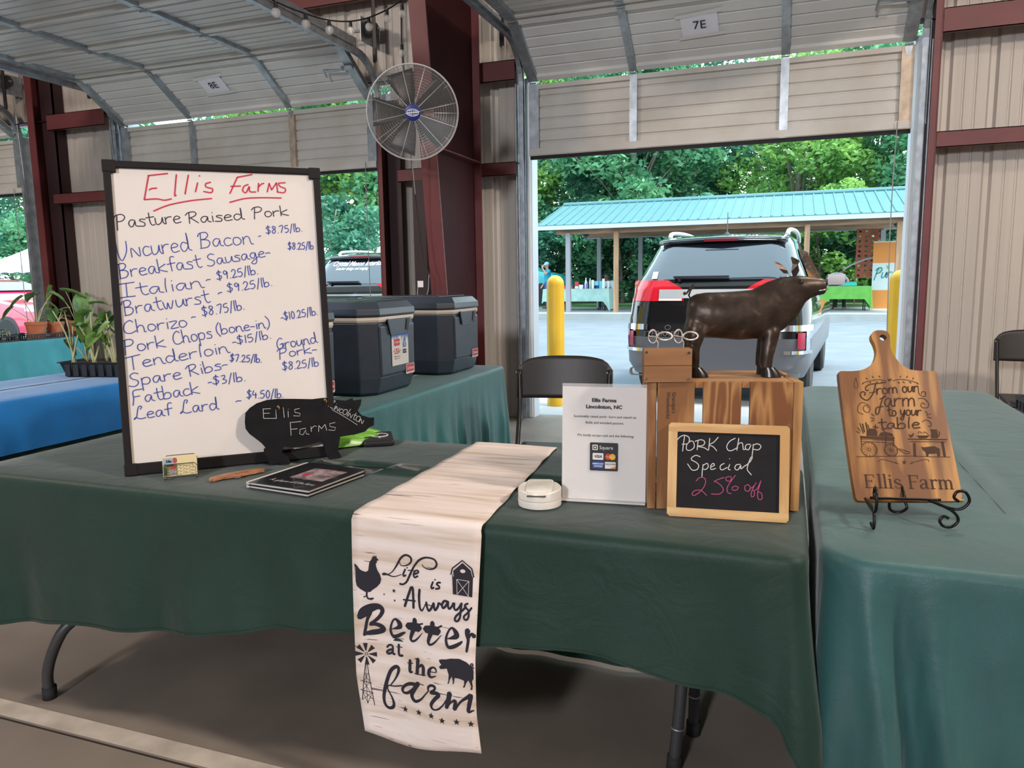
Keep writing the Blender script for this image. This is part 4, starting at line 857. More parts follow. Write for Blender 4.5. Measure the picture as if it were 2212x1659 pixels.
    for a, b, th in ((L3(x1 - .12, .40, .055), L3(x1 - .01, .40, .055), .05), (L3(x1 - .30, .42, .075), L3(x1 - .10, .40, .075), .016), (L3(x1 - .30, .42, .075), L3(x1 - .31, .34, .075), .016)): q.beam(a, b, th, .012, n)
    q.build('lock_arm', STEEL, root)
    # jamb trim seen in the opening
    for xj, sg in ((x0 - 0.005, 1), (x1 + 0.005, -1)):
        q = MB(); q.bx(xj - cx - .12 * sg, xj - cx - .012 * sg, 6.76 - cy, 6.92 - cy, -2.405, 0.7); q.build('jamb_trim', M('pale_jamb_trim', (0.66, 0.70, 0.76), 0.5), root)
    return root
d3 = garage_door(1, *DOORS[0], (), 1)
d2 = garage_door(2, *DOORS[1], (2,), 1)
d1 = garage_door(3, *DOORS[2], (3,), 1)
# lock arm and handle on the middle door
# paper bay numbers taped to the tilted panels
def bay_sign(x, txt, s0, skew, label):
    A, t, n, L = frame_on(*PATH[1])
    T = Matrix(((1, 0, 0, x), (0, t.y, n.y, A.y + t.y * s0 + n.y * .012), (0, t.z, n.z, A.z + t.z * s0 + n.z * .012), (0, 0, 0, 1)))
    r = empty('paper_sign', label=label, cat='sign', mw=T @ Matrix.Rotation(radians(skew), 4, 'Z'))
    mb = MB(); mb.grid(lambda u, v: ((u - .5) * .28, (v - .5) * .20, .001 + .003 * sin(u * 9) * sin(v * 5)), 10, 8)
    mb.build('sheet', M('sign_paper', (0.84, 0.85, 0.92), 0.7), r, True)
    mb = MB(); typeset(mb, txt, 0, -.035, .105, lambda u, v: (u, v, .006)); mb.build('lettering', INK, r)
    for yy, dx, a in ((.10, .0, .06), (-.105, .01, .02)):
        mb = MB(); mb.box((dx, yy, .005), (.36, .03, .0008), a); mb.build('tape', M('masking_tape', (0.86, 0.86, 0.84), 0.6, Alpha=0.8), r)
bay_sign(-0.715, '7E', 0.36, 1.5, 'paper sign reading 7E taped on the tilted panel of the right garage door')
bay_sign(-5.405, '8E', 0.36, 1.0, 'paper sign reading 8E taped on the tilted panel of the left garage door')
# outside wall face keeps sky light out above the doors
struct(MB().bx(-14.2, 6.2, 6.80, 6.92, 3.22, 4.85).build('trim_%d' % k, SHEET)); k += 1
# ------------------------------------------------------------------ tables and cloths
def cloth_mat(name, col, rough=0.62, trans=0.10, sheen=0.35, spec=0.35, bump=0.12):
    m = M(name, col, rough, 0, var=0.10, vs=5, bump=bump, bs=420, Sheen_Weight=sheen, Sheen_Roughness=0.45, Specular_IOR_Level=spec)
    n = m.node_tree; b = n.nodes['Principled BSDF']; out = n.nodes['Material Output']
    nb = n.nodes.new('ShaderNodeTexNoise'); nb.inputs['Scale'].default_value = 7; nb.inputs['Detail'].default_value = 4; nb.inputs['Distortion'].default_value = 1.2; b2 = n.nodes.new('ShaderNodeBump'); b2.inputs['Strength'].default_value = .13; b2.inputs['Distance'].default_value = .03
    tq = n.nodes.new('ShaderNodeTexCoord'); n.links.new(tq.outputs['Object'], nb.inputs['Vector']); n.links.new(nb.outputs['Fac'], b2.inputs['Height'])
    if b.inputs['Normal'].links: n.links.new(b.inputs['Normal'].links[0].from_socket, b2.inputs['Normal'])
    n.links.new(b2.outputs[0], b.inputs['Normal'])
    tr = n.nodes.new('ShaderNodeBsdfTranslucent'); tr.inputs['Color'].default_value = (*[min(1, c * 2.2) for c in col], 1)
    mx = n.nodes.new('ShaderNodeMixShader'); mx.inputs[0].default_value = trans
    n.links.new(b.outputs[0], mx.inputs[1]); n.links.new(tr.outputs[0], mx.inputs[2]); n.links.new(mx.outputs[0], out.inputs['Surface'])
    return m
GREEN = cloth_mat('dark_green_tablecloth', (0.009, 0.036, 0.026), 0.52, spec=.34, sheen=.22)
GREENR = cloth_mat('sage_green_tablecloth', (0.027, 0.106, 0.106), 0.48, spec=.55, sheen=.25, trans=.12)
TEALC = cloth_mat('teal_tablecloth', (0.028, 0.17, 0.18), 0.45, spec=.55)
TURQ = cloth_mat('turquoise_tablecloth', (0.05, 0.32, 0.38), 0.6)
BLUEC = cloth_mat('bright_blue_tablecloth', (0.012, 0.23, 0.66), 0.55)
def perim(x0, x1, y0, y1, r, step):
    """points and outward normals around a rounded rectangle, counter-clockwise from the front-left corner"""
    pts = []
    def seg(a, b, n):
        L = hypot(b[0] - a[0], b[1] - a[1]); k = max(2, int(L / step))
        for i in range(k): pts.append((a[0] + (b[0] - a[0]) * i / k, a[1] + (b[1] - a[1]) * i / k, n[0], n[1], 0.0))
    def arc(c, a0):
        k = max(5, int(r * pi / 2 / step * 2.5))
        for i in range(k):
            a = a0 + pi / 2 * i / k; pts.append((c[0] + r * cos(a), c[1] + r * sin(a), cos(a), sin(a), sin(pi * i / k)))
    seg((x0 + r, y0), (x1 - r, y0), (0, -1)); arc((x1 - r, y0 + r), -pi / 2)
    seg((x1, y0 + r), (x1, y1 - r), (1, 0)); arc((x1 - r, y1 - r), 0)
    seg((x1 - r, y1), (x0 + r, y1), (0, 1)); arc((x0 + r, y1 - r), pi / 2)
    seg((x0, y1 - r), (x0, y0 + r), (-1, 0)); arc((x0 + r, y0 + r), pi)
    return pts
def drape(x0, x1, y0, y1, z, bottom, amp=0.02, flare=0.05, r=0.05, step=0.022, seed=1, rings=16, wl=0.16, edge=0.02, fold=None, calm=0):
    rnd = random.Random(seed); ph = [rnd.uniform(0, 6.28) for _ in range(8)]
    P = perim(x0, x1, y0, y1, r, step); n = len(P)
    cum = [0]
    for i in range(1, n): cum.append(cum[-1] + hypot(P[i][0] - P[i - 1][0], P[i][1] - P[i - 1][1]))
    tot = cum[-1]
    def wave(s):
        k = 2 * pi / wl
        return (0.5 * sin(k * s + ph[0] + 1.3 * sin(k * .31 * s + ph[1])) + 0.33 * sin(k * .57 * s + ph[2]) + 0.25 * sin(k * 1.7 * s + ph[3] + sin(k * .2 * s)))
    cx, cy = (x0 + x1) / 2, (y0 + y1) / 2
    R = []
    hx, hy = (x1 - x0) / 2, (y1 - y0) / 2; m = min(hx, hy)
    for k in (1.0, 0.8, 0.6, 0.4, 0.25):
        q = []
        for (x, y, nx, ny, c) in P:
            xx = cx + max(-(hx - m * k), min(hx - m * k, x - cx)) if k > .02 else x
            yy = cy + max(-(hy - m * k), min(hy - m * k, y - cy))
            q.append((xx, yy, z + (0.0008 if k > .2 else 0) * sin(xx * 23 + ph[4]) * sin(yy * 31 + ph[5])))
        R.append(q)
    for a in (0, .35, .7, 1.0):
        an = a * pi / 2
        R.append([(x - nx * edge * (1 - sin(an)), y - ny * edge * (1 - sin(an)), z - edge * (1 - cos(an))) for (x, y, nx, ny, c) in P])
    for j in range(1, rings + 1):
        t = j / rings; q = []
        for i, (x, y, nx, ny, c) in enumerate(P):
            zb = bottom(x, y, nx, ny) - 0.12 * c * min(1, flare * 12)
            zz = z - edge + (zb - (z - edge)) * t
            dep = (z - zz)
            g = min(1, dep / 0.35)
            off = amp * wave(cum[i]) * g * g * 1.0 + amp * .7 * g * g + flare * c * dep * 1.6
            if calm and nx * calm > .93: off *= .15
            if fold: off += fold(x, y, nx, ny, dep, cum[i])
            q.append((x + nx * off, y + ny * off, zz))
        R.append(q)
    hm = [[tuple(Vector(a).lerp(Vector(b), t) + Vector((p[2], p[3], 0)) * .0012) for a, b, p in zip(R[-2], R[-1], P)] for t in (.40, .50)]
    drape.hem = MB(); drape.hem.loft(hm, cap=False); drape.hem.f = [f[::-1] for f in drape.hem.f]
    mb = MB(); mb.loft(R, cap=False); mb.f.append(list(range(n))[::-1]); mb.mi.append(0)
    # orientation outward
    mb.f = [f[::-1] for f in mb.f]
    return mb
WTOP = M('white_table_plastic', (0.62, 0.62, 0.60), 0.5)
LEGM = M('grey_leg_steel', (0.065, 0.065, 0.07), 0.4, 0.4)
def folding_table(x0, x1, y0, y1, z, label, legs):
    t = empty('folding_table', ((x0 + x1) / 2, (y0 + y1) / 2, 0), label=label, cat='table'); cx, cy = t.location.x, t.location.y
    MB().bx(x0 + .015 - cx, x1 - .015 - cx, y0 + .015 - cy, y1 - .015 - cy, z - .05, z - .006).build('tabletop', WTOP, t, bevel=.012)
    for pts, r, ringz in legs:
        mb = MB(); mb.tube([(p[0] - cx, p[1] - cy, p[2]) for p in catmull(pts, 6)], r, 14)
        o = mb.build('leg', LEGM, t, True)
        a, b = Vector(pts[-1]), Vector(pts[-2]); d = (b - a).normalized()
        f = MB(); f.tube([a - Vector((cx, cy, 0)), a + d * .04 - Vector((cx, cy, 0))], r * 1.25, 14); f.build('foot_cap', RUBBER, o, True)
        if ringz:
            f = MB(); f.tube([a + d * ringz - Vector((cx, cy, 0)), a + d * (ringz + .004) - Vector((cx, cy, 0))], r * 1.12, 14); f.build('collar_ring', STEEL, o, True)
    return t
# main table, dark green cloth
folding_table(-2.39, 0.05, 1.57, 2.35, .744, 'long folding table under the dark green cloth, grey legs showing below', [
    ([(-1.98, 1.74, .70), (-2.06, 1.70, .33), (-2.13, 1.64, .22), (-2.18, 1.62, .10), (-2.185, 1.62, .0)], .017, 0),
    ([(-1.98, 2.18, .70), (-2.06, 2.22, .33), (-2.13, 2.28, .22), (-2.18, 2.30, .10), (-2.185, 2.30, .0)], .017, 0),
    ([(-.215, 1.925, .70), (-.226, 1.905, .3), (-.246, 1.90, 0)], .016, .12), ([(-.205, 2.06, .70), (-.21, 2.07, .3), (-.215, 2.08, 0)], .016, .12)])
def main_bottom(x, y, nx, ny):
    pts = [(-2.5, .27), (-2.27, .273), (-1.98, .317), (-1.71, .329), (-1.46, .361), (-1.23, .412), (-.99, .433), (-.64, .458), (-.47, .475), (-.36, .476), (-.21, .448), (-.10, .435), (-.0, .405), (.06, .34), (.4, .3)]
    if ny < -.3 or nx > .3 or nx < -.3:
        for (a, za), (b, zb) in zip(pts, pts[1:]):
            if a <= x <= b: return za + (zb - za) * (x - a) / (b - a) - (0.14 * min(1, max(0, (y - 1.9) / .3)) if nx > .3 else 0)
    return .015 if x > -1.75 else .30
def main_fold(x, y, nx, ny, dep, s):
    f = 0
    if ny < 0 and x > -.25:
        d = (x + .02); f += .05 * dep * math.exp(-(d / .05) ** 2) - .025 * dep * math.exp(-((x + .12) / .05) ** 2)
    return f
mb = drape(-2.40, 0.060, 1.555, 2.362, .750, main_bottom, amp=.018, flare=.05, r=.045, seed=3, wl=.30, rings=22, fold=main_fold, calm=1)
o = tag(mb.build('tablecloth', GREEN, smooth=True), 'dark green cloth on the long front table carrying the whiteboard and crate', 'tablecloth'); drape.hem.build('hem_stitching', M('hem_thread', (.006, .014, .011), .8), o, True)
# right-hand table
folding_table(.095, .905, 1.585, 4.13, .744, 'folding table under the sage green cloth that holds the cutting board', [([(.2, 1.85, .7), (.2, 1.85, 0)], .016, 0), ([(.8, 1.85, .7), (.8, 1.85, 0)], .016, 0), ([(.2, 3.9, .7), (.2, 3.9, 0)], .016, 0), ([(.8, 3.9, .7), (.8, 3.9, 0)], .016, 0)])
def right_fold(x, y, nx, ny, dep, s):
    f = 0
    if ny < -.2:
        for c, wdt, a in ((.16, .02, .10), (.215, .016, -.07), (.27, .022, .07), (.33, .03, -.03), (.60, .05, .03)):
            xx = x - (c + dep * .14); f += 1.7 * a * dep * math.exp(-(xx / (wdt + dep * .03)) ** 2)
    return f
mb = drape(.080, .915, 1.572, 4.143, .750, lambda x, y, nx, ny: .03 if ny < .3 and not (nx < -.3 and y > 2.2) else .58, amp=.014, flare=.045, r=.10, seed=11, wl=.22, rings=26, fold=right_fold, calm=-1)
tag(mb.build('tablecloth', GREENR, smooth=True), 'sage green floor-length cloth on the right-hand table under the cutting board', 'tablecloth')
# cooler table behind
folding_table(-2.52, -1.74, 2.47, 4.62, .744, 'folding table under the teal cloth that carries the coolers', [([(-2.4, 2.6, .7), (-2.4, 2.6, 0)], .016, 0), ([(-1.85, 2.6, .7), (-1.85, 2.6, 0)], .016, 0), ([(-2.4, 4.4, .7), (-2.4, 4.4, 0)], .016, 0), ([(-1.85, 4.4, .7), (-1.85, 4.4, 0)], .016, 0)])
mb = drape(-2.535, -1.725, 2.455, 4.635, .750, lambda x, y, nx, ny: .04, amp=.022, flare=.05, r=.06, seed=5, wl=.15, rings=20)
tag(mb.build('tablecloth', TEALC, smooth=True), 'teal green cloth draped over the table of coolers by the red column', 'tablecloth')
# blue-topped table at left
folding_table(-4.38, -3.62, 2.32, 4.72, .744, 'folding table at left under the bright blue cloth', [([(-4.2, 2.6, .7), (-4.2, 2.6, 0)], .016, 0), ([(-3.75, 2.6, .7), (-3.75, 2.6, 0)], .016, 0), ([(-4.2, 4.5, .7), (-4.2, 4.5, 0)], .016, 0), ([(-3.75, 4.5, .7), (-3.75, 4.5, 0)], .016, 0)])
mb = drape(-4.385, -3.615, 2.31, 4.73, .748, lambda x, y, nx, ny: .05, amp=.012, flare=.03, r=.04, seed=8, wl=.3)
tag(mb.build('tablecloth', GREEN, smooth=True), 'dark green undercloth showing below the bright blue cloth at left', 'tablecloth')
mb = drape(-4.40, -3.600, 2.295, 4.745, .7535, lambda x, y, nx, ny: .49, amp=.006, flare=.02, r=.04, seed=9, wl=.2, rings=10, fold=lambda x, y, nx, ny, dep, s: .018 * min(1, dep * 5))
tag(mb.build('tablecloth', BLUEC, smooth=True), 'short bright blue cloth over the table at left beside the whiteboard', 'tablecloth')
# turquoise plant table against the wall
folding_table(-8.14, -7.42, 4.05, 6.42, .744, 'folding table under the turquoise cloth by the wall, holding potted plants', [([(-8.0, 4.3, .7), (-8.0, 4.3, 0)], .016, 0), ([(-7.55, 4.3, .7), (-7.55, 4.3, 0)], .016, 0), ([(-8.0, 6.2, .7), (-8.0, 6.2, 0)], .016, 0), ([(-7.55, 6.2, .7), (-7.55, 6.2, 0)], .016, 0)])
mb = drape(-8.15, -7.40, 4.04, 6.43, .750, lambda x, y, nx, ny: .05, amp=.02, flare=.04, r=.05, seed=14, wl=.17)
tag(mb.build('tablecloth', TURQ, smooth=True), 'turquoise cloth on the plant table against the far left wall', 'tablecloth')
# printed runner across the main table
def run_mat():
    m = bpy.data.materials.new('whitewashed_plank_print'); m.use_nodes = True; n = m.node_tree; b = n.nodes['Principled BSDF']; b.inputs['Roughness'].default_value = .8
    t = n.nodes.new('ShaderNodeTexCoord'); a = n.nodes.new('ShaderNodeMapping'); a.inputs['Scale'].default_value = (2.2, 34, 34); n.links.new(t.outputs['Object'], a.inputs[0])
    n1 = n.nodes.new('ShaderNodeTexNoise'); n1.inputs['Scale'].default_value = 1.0; n1.inputs['Detail'].default_value = 6; n.links.new(a.outputs[0], n1.inputs['Vector'])
    r1 = n.nodes.new('ShaderNodeValToRGB'); n.links.new(n1.outputs['Fac'], r1.inputs[0]); e = r1.color_ramp.elements
    e[0].position = 0.30; e[0].color = (.57, .44, .34, 1); e[1].position = .50; e[1].color = (.74, .64, .59, 1)
    q = e.new(.70); q.color = (.80, .71, .68, 1)
    a2 = n.nodes.new('ShaderNodeMapping'); a2.inputs['Scale'].default_value = (3.2, 130, 130); a2.inputs['Location'].default_value = (3, 1, 2); n.links.new(t.outputs['Object'], a2.inputs[0])
    n2 = n.nodes.new('ShaderNodeTexNoise'); n2.inputs['Scale'].default_value = 1.0; n2.inputs['Detail'].default_value = 2.5; n.links.new(a2.outputs[0], n2.inputs['Vector'])
    r2 = n.nodes.new('ShaderNodeValToRGB'); n.links.new(n2.outputs['Fac'], r2.inputs[0]); f = r2.color_ramp.elements
    f[0].position = .30; f[0].color = (.16, .12, .12, 1); f[1].position = .335; f[1].color = (1, 1, 1, 1)
    mx = n.nodes.new('ShaderNodeMix'); mx.data_type = 'RGBA'; mx.blend_type = 'MULTIPLY'; mx.inputs[0].default_value = .9
    n.links.new(r1.outputs[0], mx.inputs[6]); n.links.new(r2.outputs[0], mx.inputs[7]); n.links.new(mx.outputs[2], b.inputs['Base Color'])
    return m
RUNM = run_mat()
def run_face(x, z):
    """front drop of the runner: y at (x, z)"""
    d = max(0, .745 - z)
    return 1.536 - .010 * sin(x * 17 + d * 3) * min(1, d * 3) - .012 * min(1, d * 2.5) - .012 * sin(d * 8) * max(0, d - .35)
root = empty('table_runner', (-.81, 1.95, .752), label='whitewashed plank print table runner reading Life is Always Better at the farm', cat='table runner')
rl = Vector(root.location)
prof = [('b', -.10), ('b', -.05)]
def run_pt(u, s):
    """s in metres from the back edge of the table"""
    if s < 0: return (-.996 + .29 * u, 2.378, .753 + s)
    L = .80
    if s <= L:
        t = s / L; w0, w1 = (-.996 + (-.706 + .996) * u), (-.978 + (-.640 + .978) * u)
        y = 2.372 + (1.552 - 2.372) * t
        return (w0 + (w1 - w0) * t, y, .7545 + .0015 * sin(y * 40 + u * 4) + (.004 * max(0, u - .75) * 4 * (sin(y * 18) > .6) * sin(y * 18)))
    q = s - L
    if q < .03:
        a = q / .03 * pi / 2; x = -.978 + .338 * u
        return (x, 1.552 - .016 * sin(a), .738 + .0165 * cos(a))
    z = .738 - (q - .03)
    d = .738 - z; xl = -.980 + (.010 if d > .4 else 0) * (d - .4) / .12; xr = -.638 - .016 * min(1, d / .3) + (.006 * max(0, d - .44) / .08)
    x = xl + (xr - xl) * u
    return (x, run_face(x, z), z)
mb = MB(); NS = 120; LT = 1.352 + .03
mb.grid(lambda u, v: Vector(run_pt(u, -.12 + (LT + .12 + .012 * sin(u * 5)) * v)) - rl, 16, NS)
mb.f = [f[::-1] for f in mb.f]
mb.build('cloth', RUNM, root, True, solid=.0015)
mp3 = lambda x, z: Vector((x, run_face(x, z) - .0016, z)) - rl
mp4 = lambda x, z: Vector((x, run_face(x, z) - .0021, z)) - rl
PR = M('printed_dark_ink', (.014, .012, .022), .8)
mb = MB()
for wd, pts in RUN_ST: ribbon(mb, pts, wd, mp3)
mb.build('lettering', PR, root)
for i, nm in enumerate(('printed_rooster', 'printed_barn', 'printed_pig')):
    mb = MB(); shape(mb, RUN_POLY[i], mp3, .012)
    if i == 1: ribbon(mb, RUN_ROOF[1], RUN_ROOF[0], mp3, False)
    o = mb.build(nm, PR, root)
    if i == 1: barn = o
for x, z, r in RUN_STAR:
    mb = MB(); star(mb, (x, z), r, mp3); mb.build('printed_star', PR, root)
mb = MB()
hx, hz, hr = RUN_MILL
for i in range(8):
    a = i * pi / 4 + .05
    q = [(hx + r * hr * cos(a + d), hz + r * hr * sin(a + d)) for r, d in ((.25, -.12), (1, -.22), (1, .22), (.25, .12))]
    shape(mb, q, mp3)
mb.build('printed_windmill', PR, root)
mb = MB()
for wd, pts in RUN_WHITE: ribbon(mb, pts, wd, mp4, False)
mb.build('barn_door_lines', M('print_cream', (.70, .60, .54), .8), barn)
# ------------------------------------------------------------------ things on the main table
T0 = .7525
# ---- whiteboard
WF = lean_frame((-1.817, 1.65, T0), (-1.36, 2.06, T0), radians(5.75)); WW, WH = .614, .92
wb = empty('whiteboard', label='tall black-framed whiteboard with the handwritten price list', cat='whiteboard', mw=WF)
mb = MB(); fr = .020
for x0, x1, z0, z1 in ((0, fr, 0, WH), (WW - fr, WW, 0, WH), (fr, WW - fr, 0, .034), (fr, WW - fr, WH - fr, WH)): mb.bx(x0, x1, -.010, .014, z0, z1)
for x0, z0 in ((-.002, -.001), (WW - .034, -.001), (-.002, WH - .034), (WW - .034, WH - .034)): mb.bx(x0, x0 + .036, -.012, .015, z0, z0 + .036)
mb.build('frame', M('black_board_frame', (.010, .008, .008), .6, Specular_IOR_Level=.25), wb, bevel=.003)
WBM = M('whiteboard_enamel', (.74, .685, .645), .22, var=.02, vs=3, Coat_Weight=.2)
MB().bx(.015, WW - .015, 0, .008, .02, WH - .015).build('writing_panel', WBM, wb)
for col, nm in (('k', 'lettering'), ('b', 'lettering')):
    mb = MB(); i = 0
    for t, x0, z0, x1, z1, xh, k in WB_WORDS:
        i += 1
        if k == col: write(mb, t, x0, z0, x1, z1, xh, .0030 if col == 'k' else .0028, (lambda u, v, e=.0006 + .00002 * i: (u, -e, v)))
    o = mb.build(nm, M('black_marker', (.03, .022, .045), .5) if col == 'k' else M('blue_marker', (.035, .065, .33), .5), wb)
    o['label'] = 'black marker words Pasture Raised Pork' if col == 'k' else 'blue marker list of cuts and prices'
mb = MB()
for wd, pts in WB_RED: ribbon(mb, pts, wd, lambda u, v: (u, -.0009, v))
o = mb.build('lettering', M('red_marker', (.52, .028, .065), .5), wb); o['label'] = 'red marker heading with two underlines'
mb = MB(); mb.beam((.12, .016, .62), (.12, .20, .026), .02, .01, (1, 0, 0)); mb.beam((.49, .016, .62), (.49, .20, .026), .02, .01, (1, 0, 0)); mb.bx(.11, .5, .014, .02, .60, .64)
mb.build('easel_leg', BLACK, wb)
# ---- chalkboard pig
PF = lean_frame((-1.474, 1.884, T0 + .002), (-1.33, 2.042, T0 + .002), radians(15))
pg = empty('pig_sign', label='flat black chalkboard sign in the shape of a pig leaning on the whiteboard', cat='sign', mw=PF)
out = PIG_OUT[0][1]
mb = MB(); mb.prism([(a, b) for a, b in out], 0, .006); mb.build('board', M('chalkboard_black', (.008, .008, .009), .9, var=.2, vs=20, Specular_IOR_Level=.2), pg)
CH = M('white_chalk', (.50, .50, .50), .9)
mb = MB()
for wd, pts in PIG_CHALK: ribbon(mb, pts, wd, lambda u, v: (u, -.0006, v), len(pts) > 2 and False)
for t, x0, z0, x1, z1, xh in PIG_WORD: write(mb, t, x0, z0, x1, z1, xh, .0015, lambda u, v: (u, -.0006, v))
for wd, pts in PIG_LINE: ribbon(mb, pts, wd, lambda u, v: (u, -.0006, v))
mb.build('lettering', CH, pg)
BRASS = M('brass', (.55, .33, .10), .3, .9)
for hx, hz in ((.0335, .1783), (.1812, .1869)):
    mb = MB(); mb.tube([(hx, 0, hz), (hx, -.008, hz)], .003, 8)
    mb.tube([(hx, -.008, hz)] + [(hx, -.012 - .006 * sin(a), hz - .006 + .006 * cos(a)) for a in (0.3, .8, 1.4, 2, 2.6, 3.2, 3.8, 4.4)], .0013, 6)
    mb.ball((hx, -.001, hz), (.0045, .002, .0045), 10, 6); mb.build('cup_hook', BRASS, pg, True)
# ---- business card holder
HF = lean_frame((-1.668, 1.640, T0), (-1.594, 1.707, T0), 0)
hd = empty('card_holder', label='small rusty wire card holder in front of the whiteboard corner', cat='card holder', mw=HF)
WIRE = M('aged_wire', (.10, .09, .075), .5, .6)
mb = MB()
def loop(y, z0, z1, x0=.006, x1=.094):
    return [(x0, y, z0), (x0, y, z1 - .008), (x0 + .008, y, z1), (x1 - .008, y, z1), (x1, y, z1 - .008), (x1, y, z0)]
mb.tube(loop(0, .006, .045), .0013, 6); mb.tube(loop(.026, .006, .066), .0013, 6)
mb.tube([(.006, 0, .008), (.006, .026, .008), (.094, .026, .008), (.094, 0, .008)], .0013, 6, closed=True)
mb.build('wire_frame', WIRE, hd)
mb = MB(); hexs = .011
for i in range(-1, 6):
    for j in range(5):
        cx, cz = .012 + i * hexs * 1.5, .010 + (j + (i % 2) * .5) * hexs * .86
        for k in range(6):
            a, b = k * pi / 3, (k + 1) * pi / 3
            p = (cx + hexs * .5 * cos(a), 0, cz + hexs * .5 * sin(a)); q = (cx + hexs * .5 * cos(b), 0, cz + hexs * .5 * sin(b))
            if all(.006 <= t[0] <= .094 and .008 <= t[2] <= .045 for t in (p, q)) and k < 3: mb.tube([p, q], .0006, 4)
mb.build('chicken_wire', WIRE, hd)
for x, y in ((.008, 0), (.092, 0), (.008, .026), (.092, .026)): MB().ball((x, y, .005), .005, 10, 7).build('ball_foot', WIRE, hd, True)
for i in range(3):
    cd = empty('business_card', label='farm business card standing in the wire card holder', cat='card', group='business cards in the holder', mw=HF @ Matrix.Translation((.002, .006 + .004 * i, .009 + .001 * i)) @ Matrix.Rotation(radians(-7), 4, 'X'))
    MB().bx(0, .092, 0, .0006, 0, .054).build('card', M('cream_card', (.72, .60, .33), .6), cd)
    if i == 0:
        mb = MB(); mb.m(M('card_photo_sky', (.32, .42, .48), .6)); mb.bx(0.001, .038, -.0004, 0, .034, .053)
        mb.m(M('card_photo_green', (.16, .22, .06), .6)); mb.bx(0.001, .038, -.0004, 0, .002, .034)
        mb.m(M('card_photo_red', (.42, .07, .06), .6)); mb.ball((.033, -.0005, .045), (.006, .0004, .008)); mb.ball((.028, -.0005, .026), (.008, .0004, .008))
        mb.m(M('card_photo_dark', (.05, .05, .05), .6)); mb.ball((.006, -.0005, .016), (.004, .0004, .012)); mb.m(M('card_photo_grey', (.34, .27, .27), .6)); mb.ball((.026, -.0005, .012), (.011, .0004, .010))
        mb.build('photo', None, cd)
        mb = MB(); typeset(mb, 'Ellis', .017, .040, .010, lambda u, v: (u, -.0012, v), bold=.0003); typeset(mb, 'Farms', .017, .030, .010, lambda u, v: (u, -.0012, v), bold=.0003); mb.build('lettering', INK, cd)
# ---- leather pig
lp = empty('leather_pig', (-1.495, 1.748, T0 + .002), atan2(.136, .089), label='tooled tan leather pig cut-out lying flat in front of the whiteboard', cat='keepsake')
pts = [(-.085, -.018), (-.080, -.002), (-.072, .006), (-.05, .016), (-.02, .024), (.03, .026), (.062, .024), (.075, .014), (.082, .002), (.076, -.010), (.060, -.014), (.03, -.018), (.006, -.022), (-.002, -.032), (-.012, -.030), (-.018, -.022), (-.045, -.020), (-.078, -.026), (-.074, -.018)]
LEA = M('tan_leather', (.36, .15, .065), .45, var=.3, vs=30, bump=.3, bs=120)
mb = MB(); mb.prism(pts, -.006, 0, Matrix.Rotation(-pi / 2, 4, 'X'))
o = mb.build('hide', LEA, lp, weld=True)
mb = MB(); typeset(mb, 'ELLIS', .012, -.012, .018, lambda u, v: (u, v, .0065)); mb.build('lettering', M('stamped_leather', (.12, .045, .02), .6), lp)
# ---- photo books
bk = M('glossy_black_cover', (.012, .012, .014), .22, Coat_Weight=.5)
PAGE = M('paper_page_edges', (.62, .60, .57), .7)
e = Vector((.211, -.028, 0)).normalized()
def book(i, dz, rz, label):
    b = empty('photo_book', (-1.378, 1.647, T0 + dz), rz, label=label, cat='book', group=None)
    L, Wd, th = .217, .243, .0085
    mb = MB(); mb.bx(0, L, 0, Wd, 0, .0016); mb.bx(0, L, 0, Wd, th - .0016, th); mb.build('cover', bk, b, bevel=.0008)
    MB().bx(.004, L - .004, .004, Wd - .004, .0016, th - .0016).build('pages', PAGE, b)
    MB().bx(-.004, .008, 0, Wd, -.0, th + .0004).build('spine', M('white_spine', (.62, .58, .53), .5), b, bevel=.002)
    if i:
        mb = MB(); mb.m(M('cover_photo_base', (.42, .30, .31), .4, col2=(.10, .08, .09), vs=45)); mb.bx(.075, .19, .085, .195, th, th + .0005)
        mb.m(M('cover_photo_red', (.38, .03, .05), .4)); mb.ball((.10, .125, th + .0006), (.012, .016, .0005), 10, 4); mb.build('photo', None, b)
        mb = MB(); write(mb, 'A', .042, .040, .056, .040, .009, .0012, lambda u, v: (u, v, th + .0007)); 
        for t, x0, x1 in (('glinpse', .064, .108), ('of', .113, .126), ('Ellis', .132, .158), ('Farms', .163, .197)): write(mb, t, x0, .040, x1, .040, .0075, .0010, lambda u, v: (u, v, th + .0007), .3)
        mb.build('lettering', WHITE, b)
    return b
rz = atan2(-.028, .211)
book(0, .0005, rz, 'lower of the two black photo books stacked in front of the pig sign')
book(1, .0095, rz + .02, 'upper black photo book with white spine lying in front of the pig sign')
# ---- green plastic bag and power bank behind the pig
rnd = random.Random(4)
mb = MB()
for i in range(26):
    a = rnd.uniform(0, pi); x0, y0 = -1.405 + rnd.uniform(-.06, .02), 2.24 + rnd.uniform(-.07, .07)
    d = Vector((cos(.75 + rnd.uniform(-.5, .5)), sin(.75 + rnd.uniform(-.5, .5)), 0)); q = Vector((-d.y, d.x, 0)); h = rnd.uniform(.012, .05); Lh = rnd.uniform(.05, .09)
    wv = rnd.uniform(.006, .014)
    mb.grid(lambda u, v: Vector((x0, y0, T0 + .003)) + d * (Lh * (u - .5) * 2) + q * ((v - .5) * wv * 2) + Vector((0, 0, h * (1 - (2 * u - 1) ** 2 * .9) * (1 - (2 * v - 1) ** 2))), 6, 4)
tag(mb.build('plastic_bag', M('lime_plastic_film', (.22, .60, .06), .3, Transmission_Weight=.15), smooth=True), 'crumpled lime green plastic bag behind the pig sign', 'bag')
pb = empty('power_bank', (-1.335, 2.285, T0), radians(32), label='black power bank with a white charging ring behind the pig sign', cat='charger')
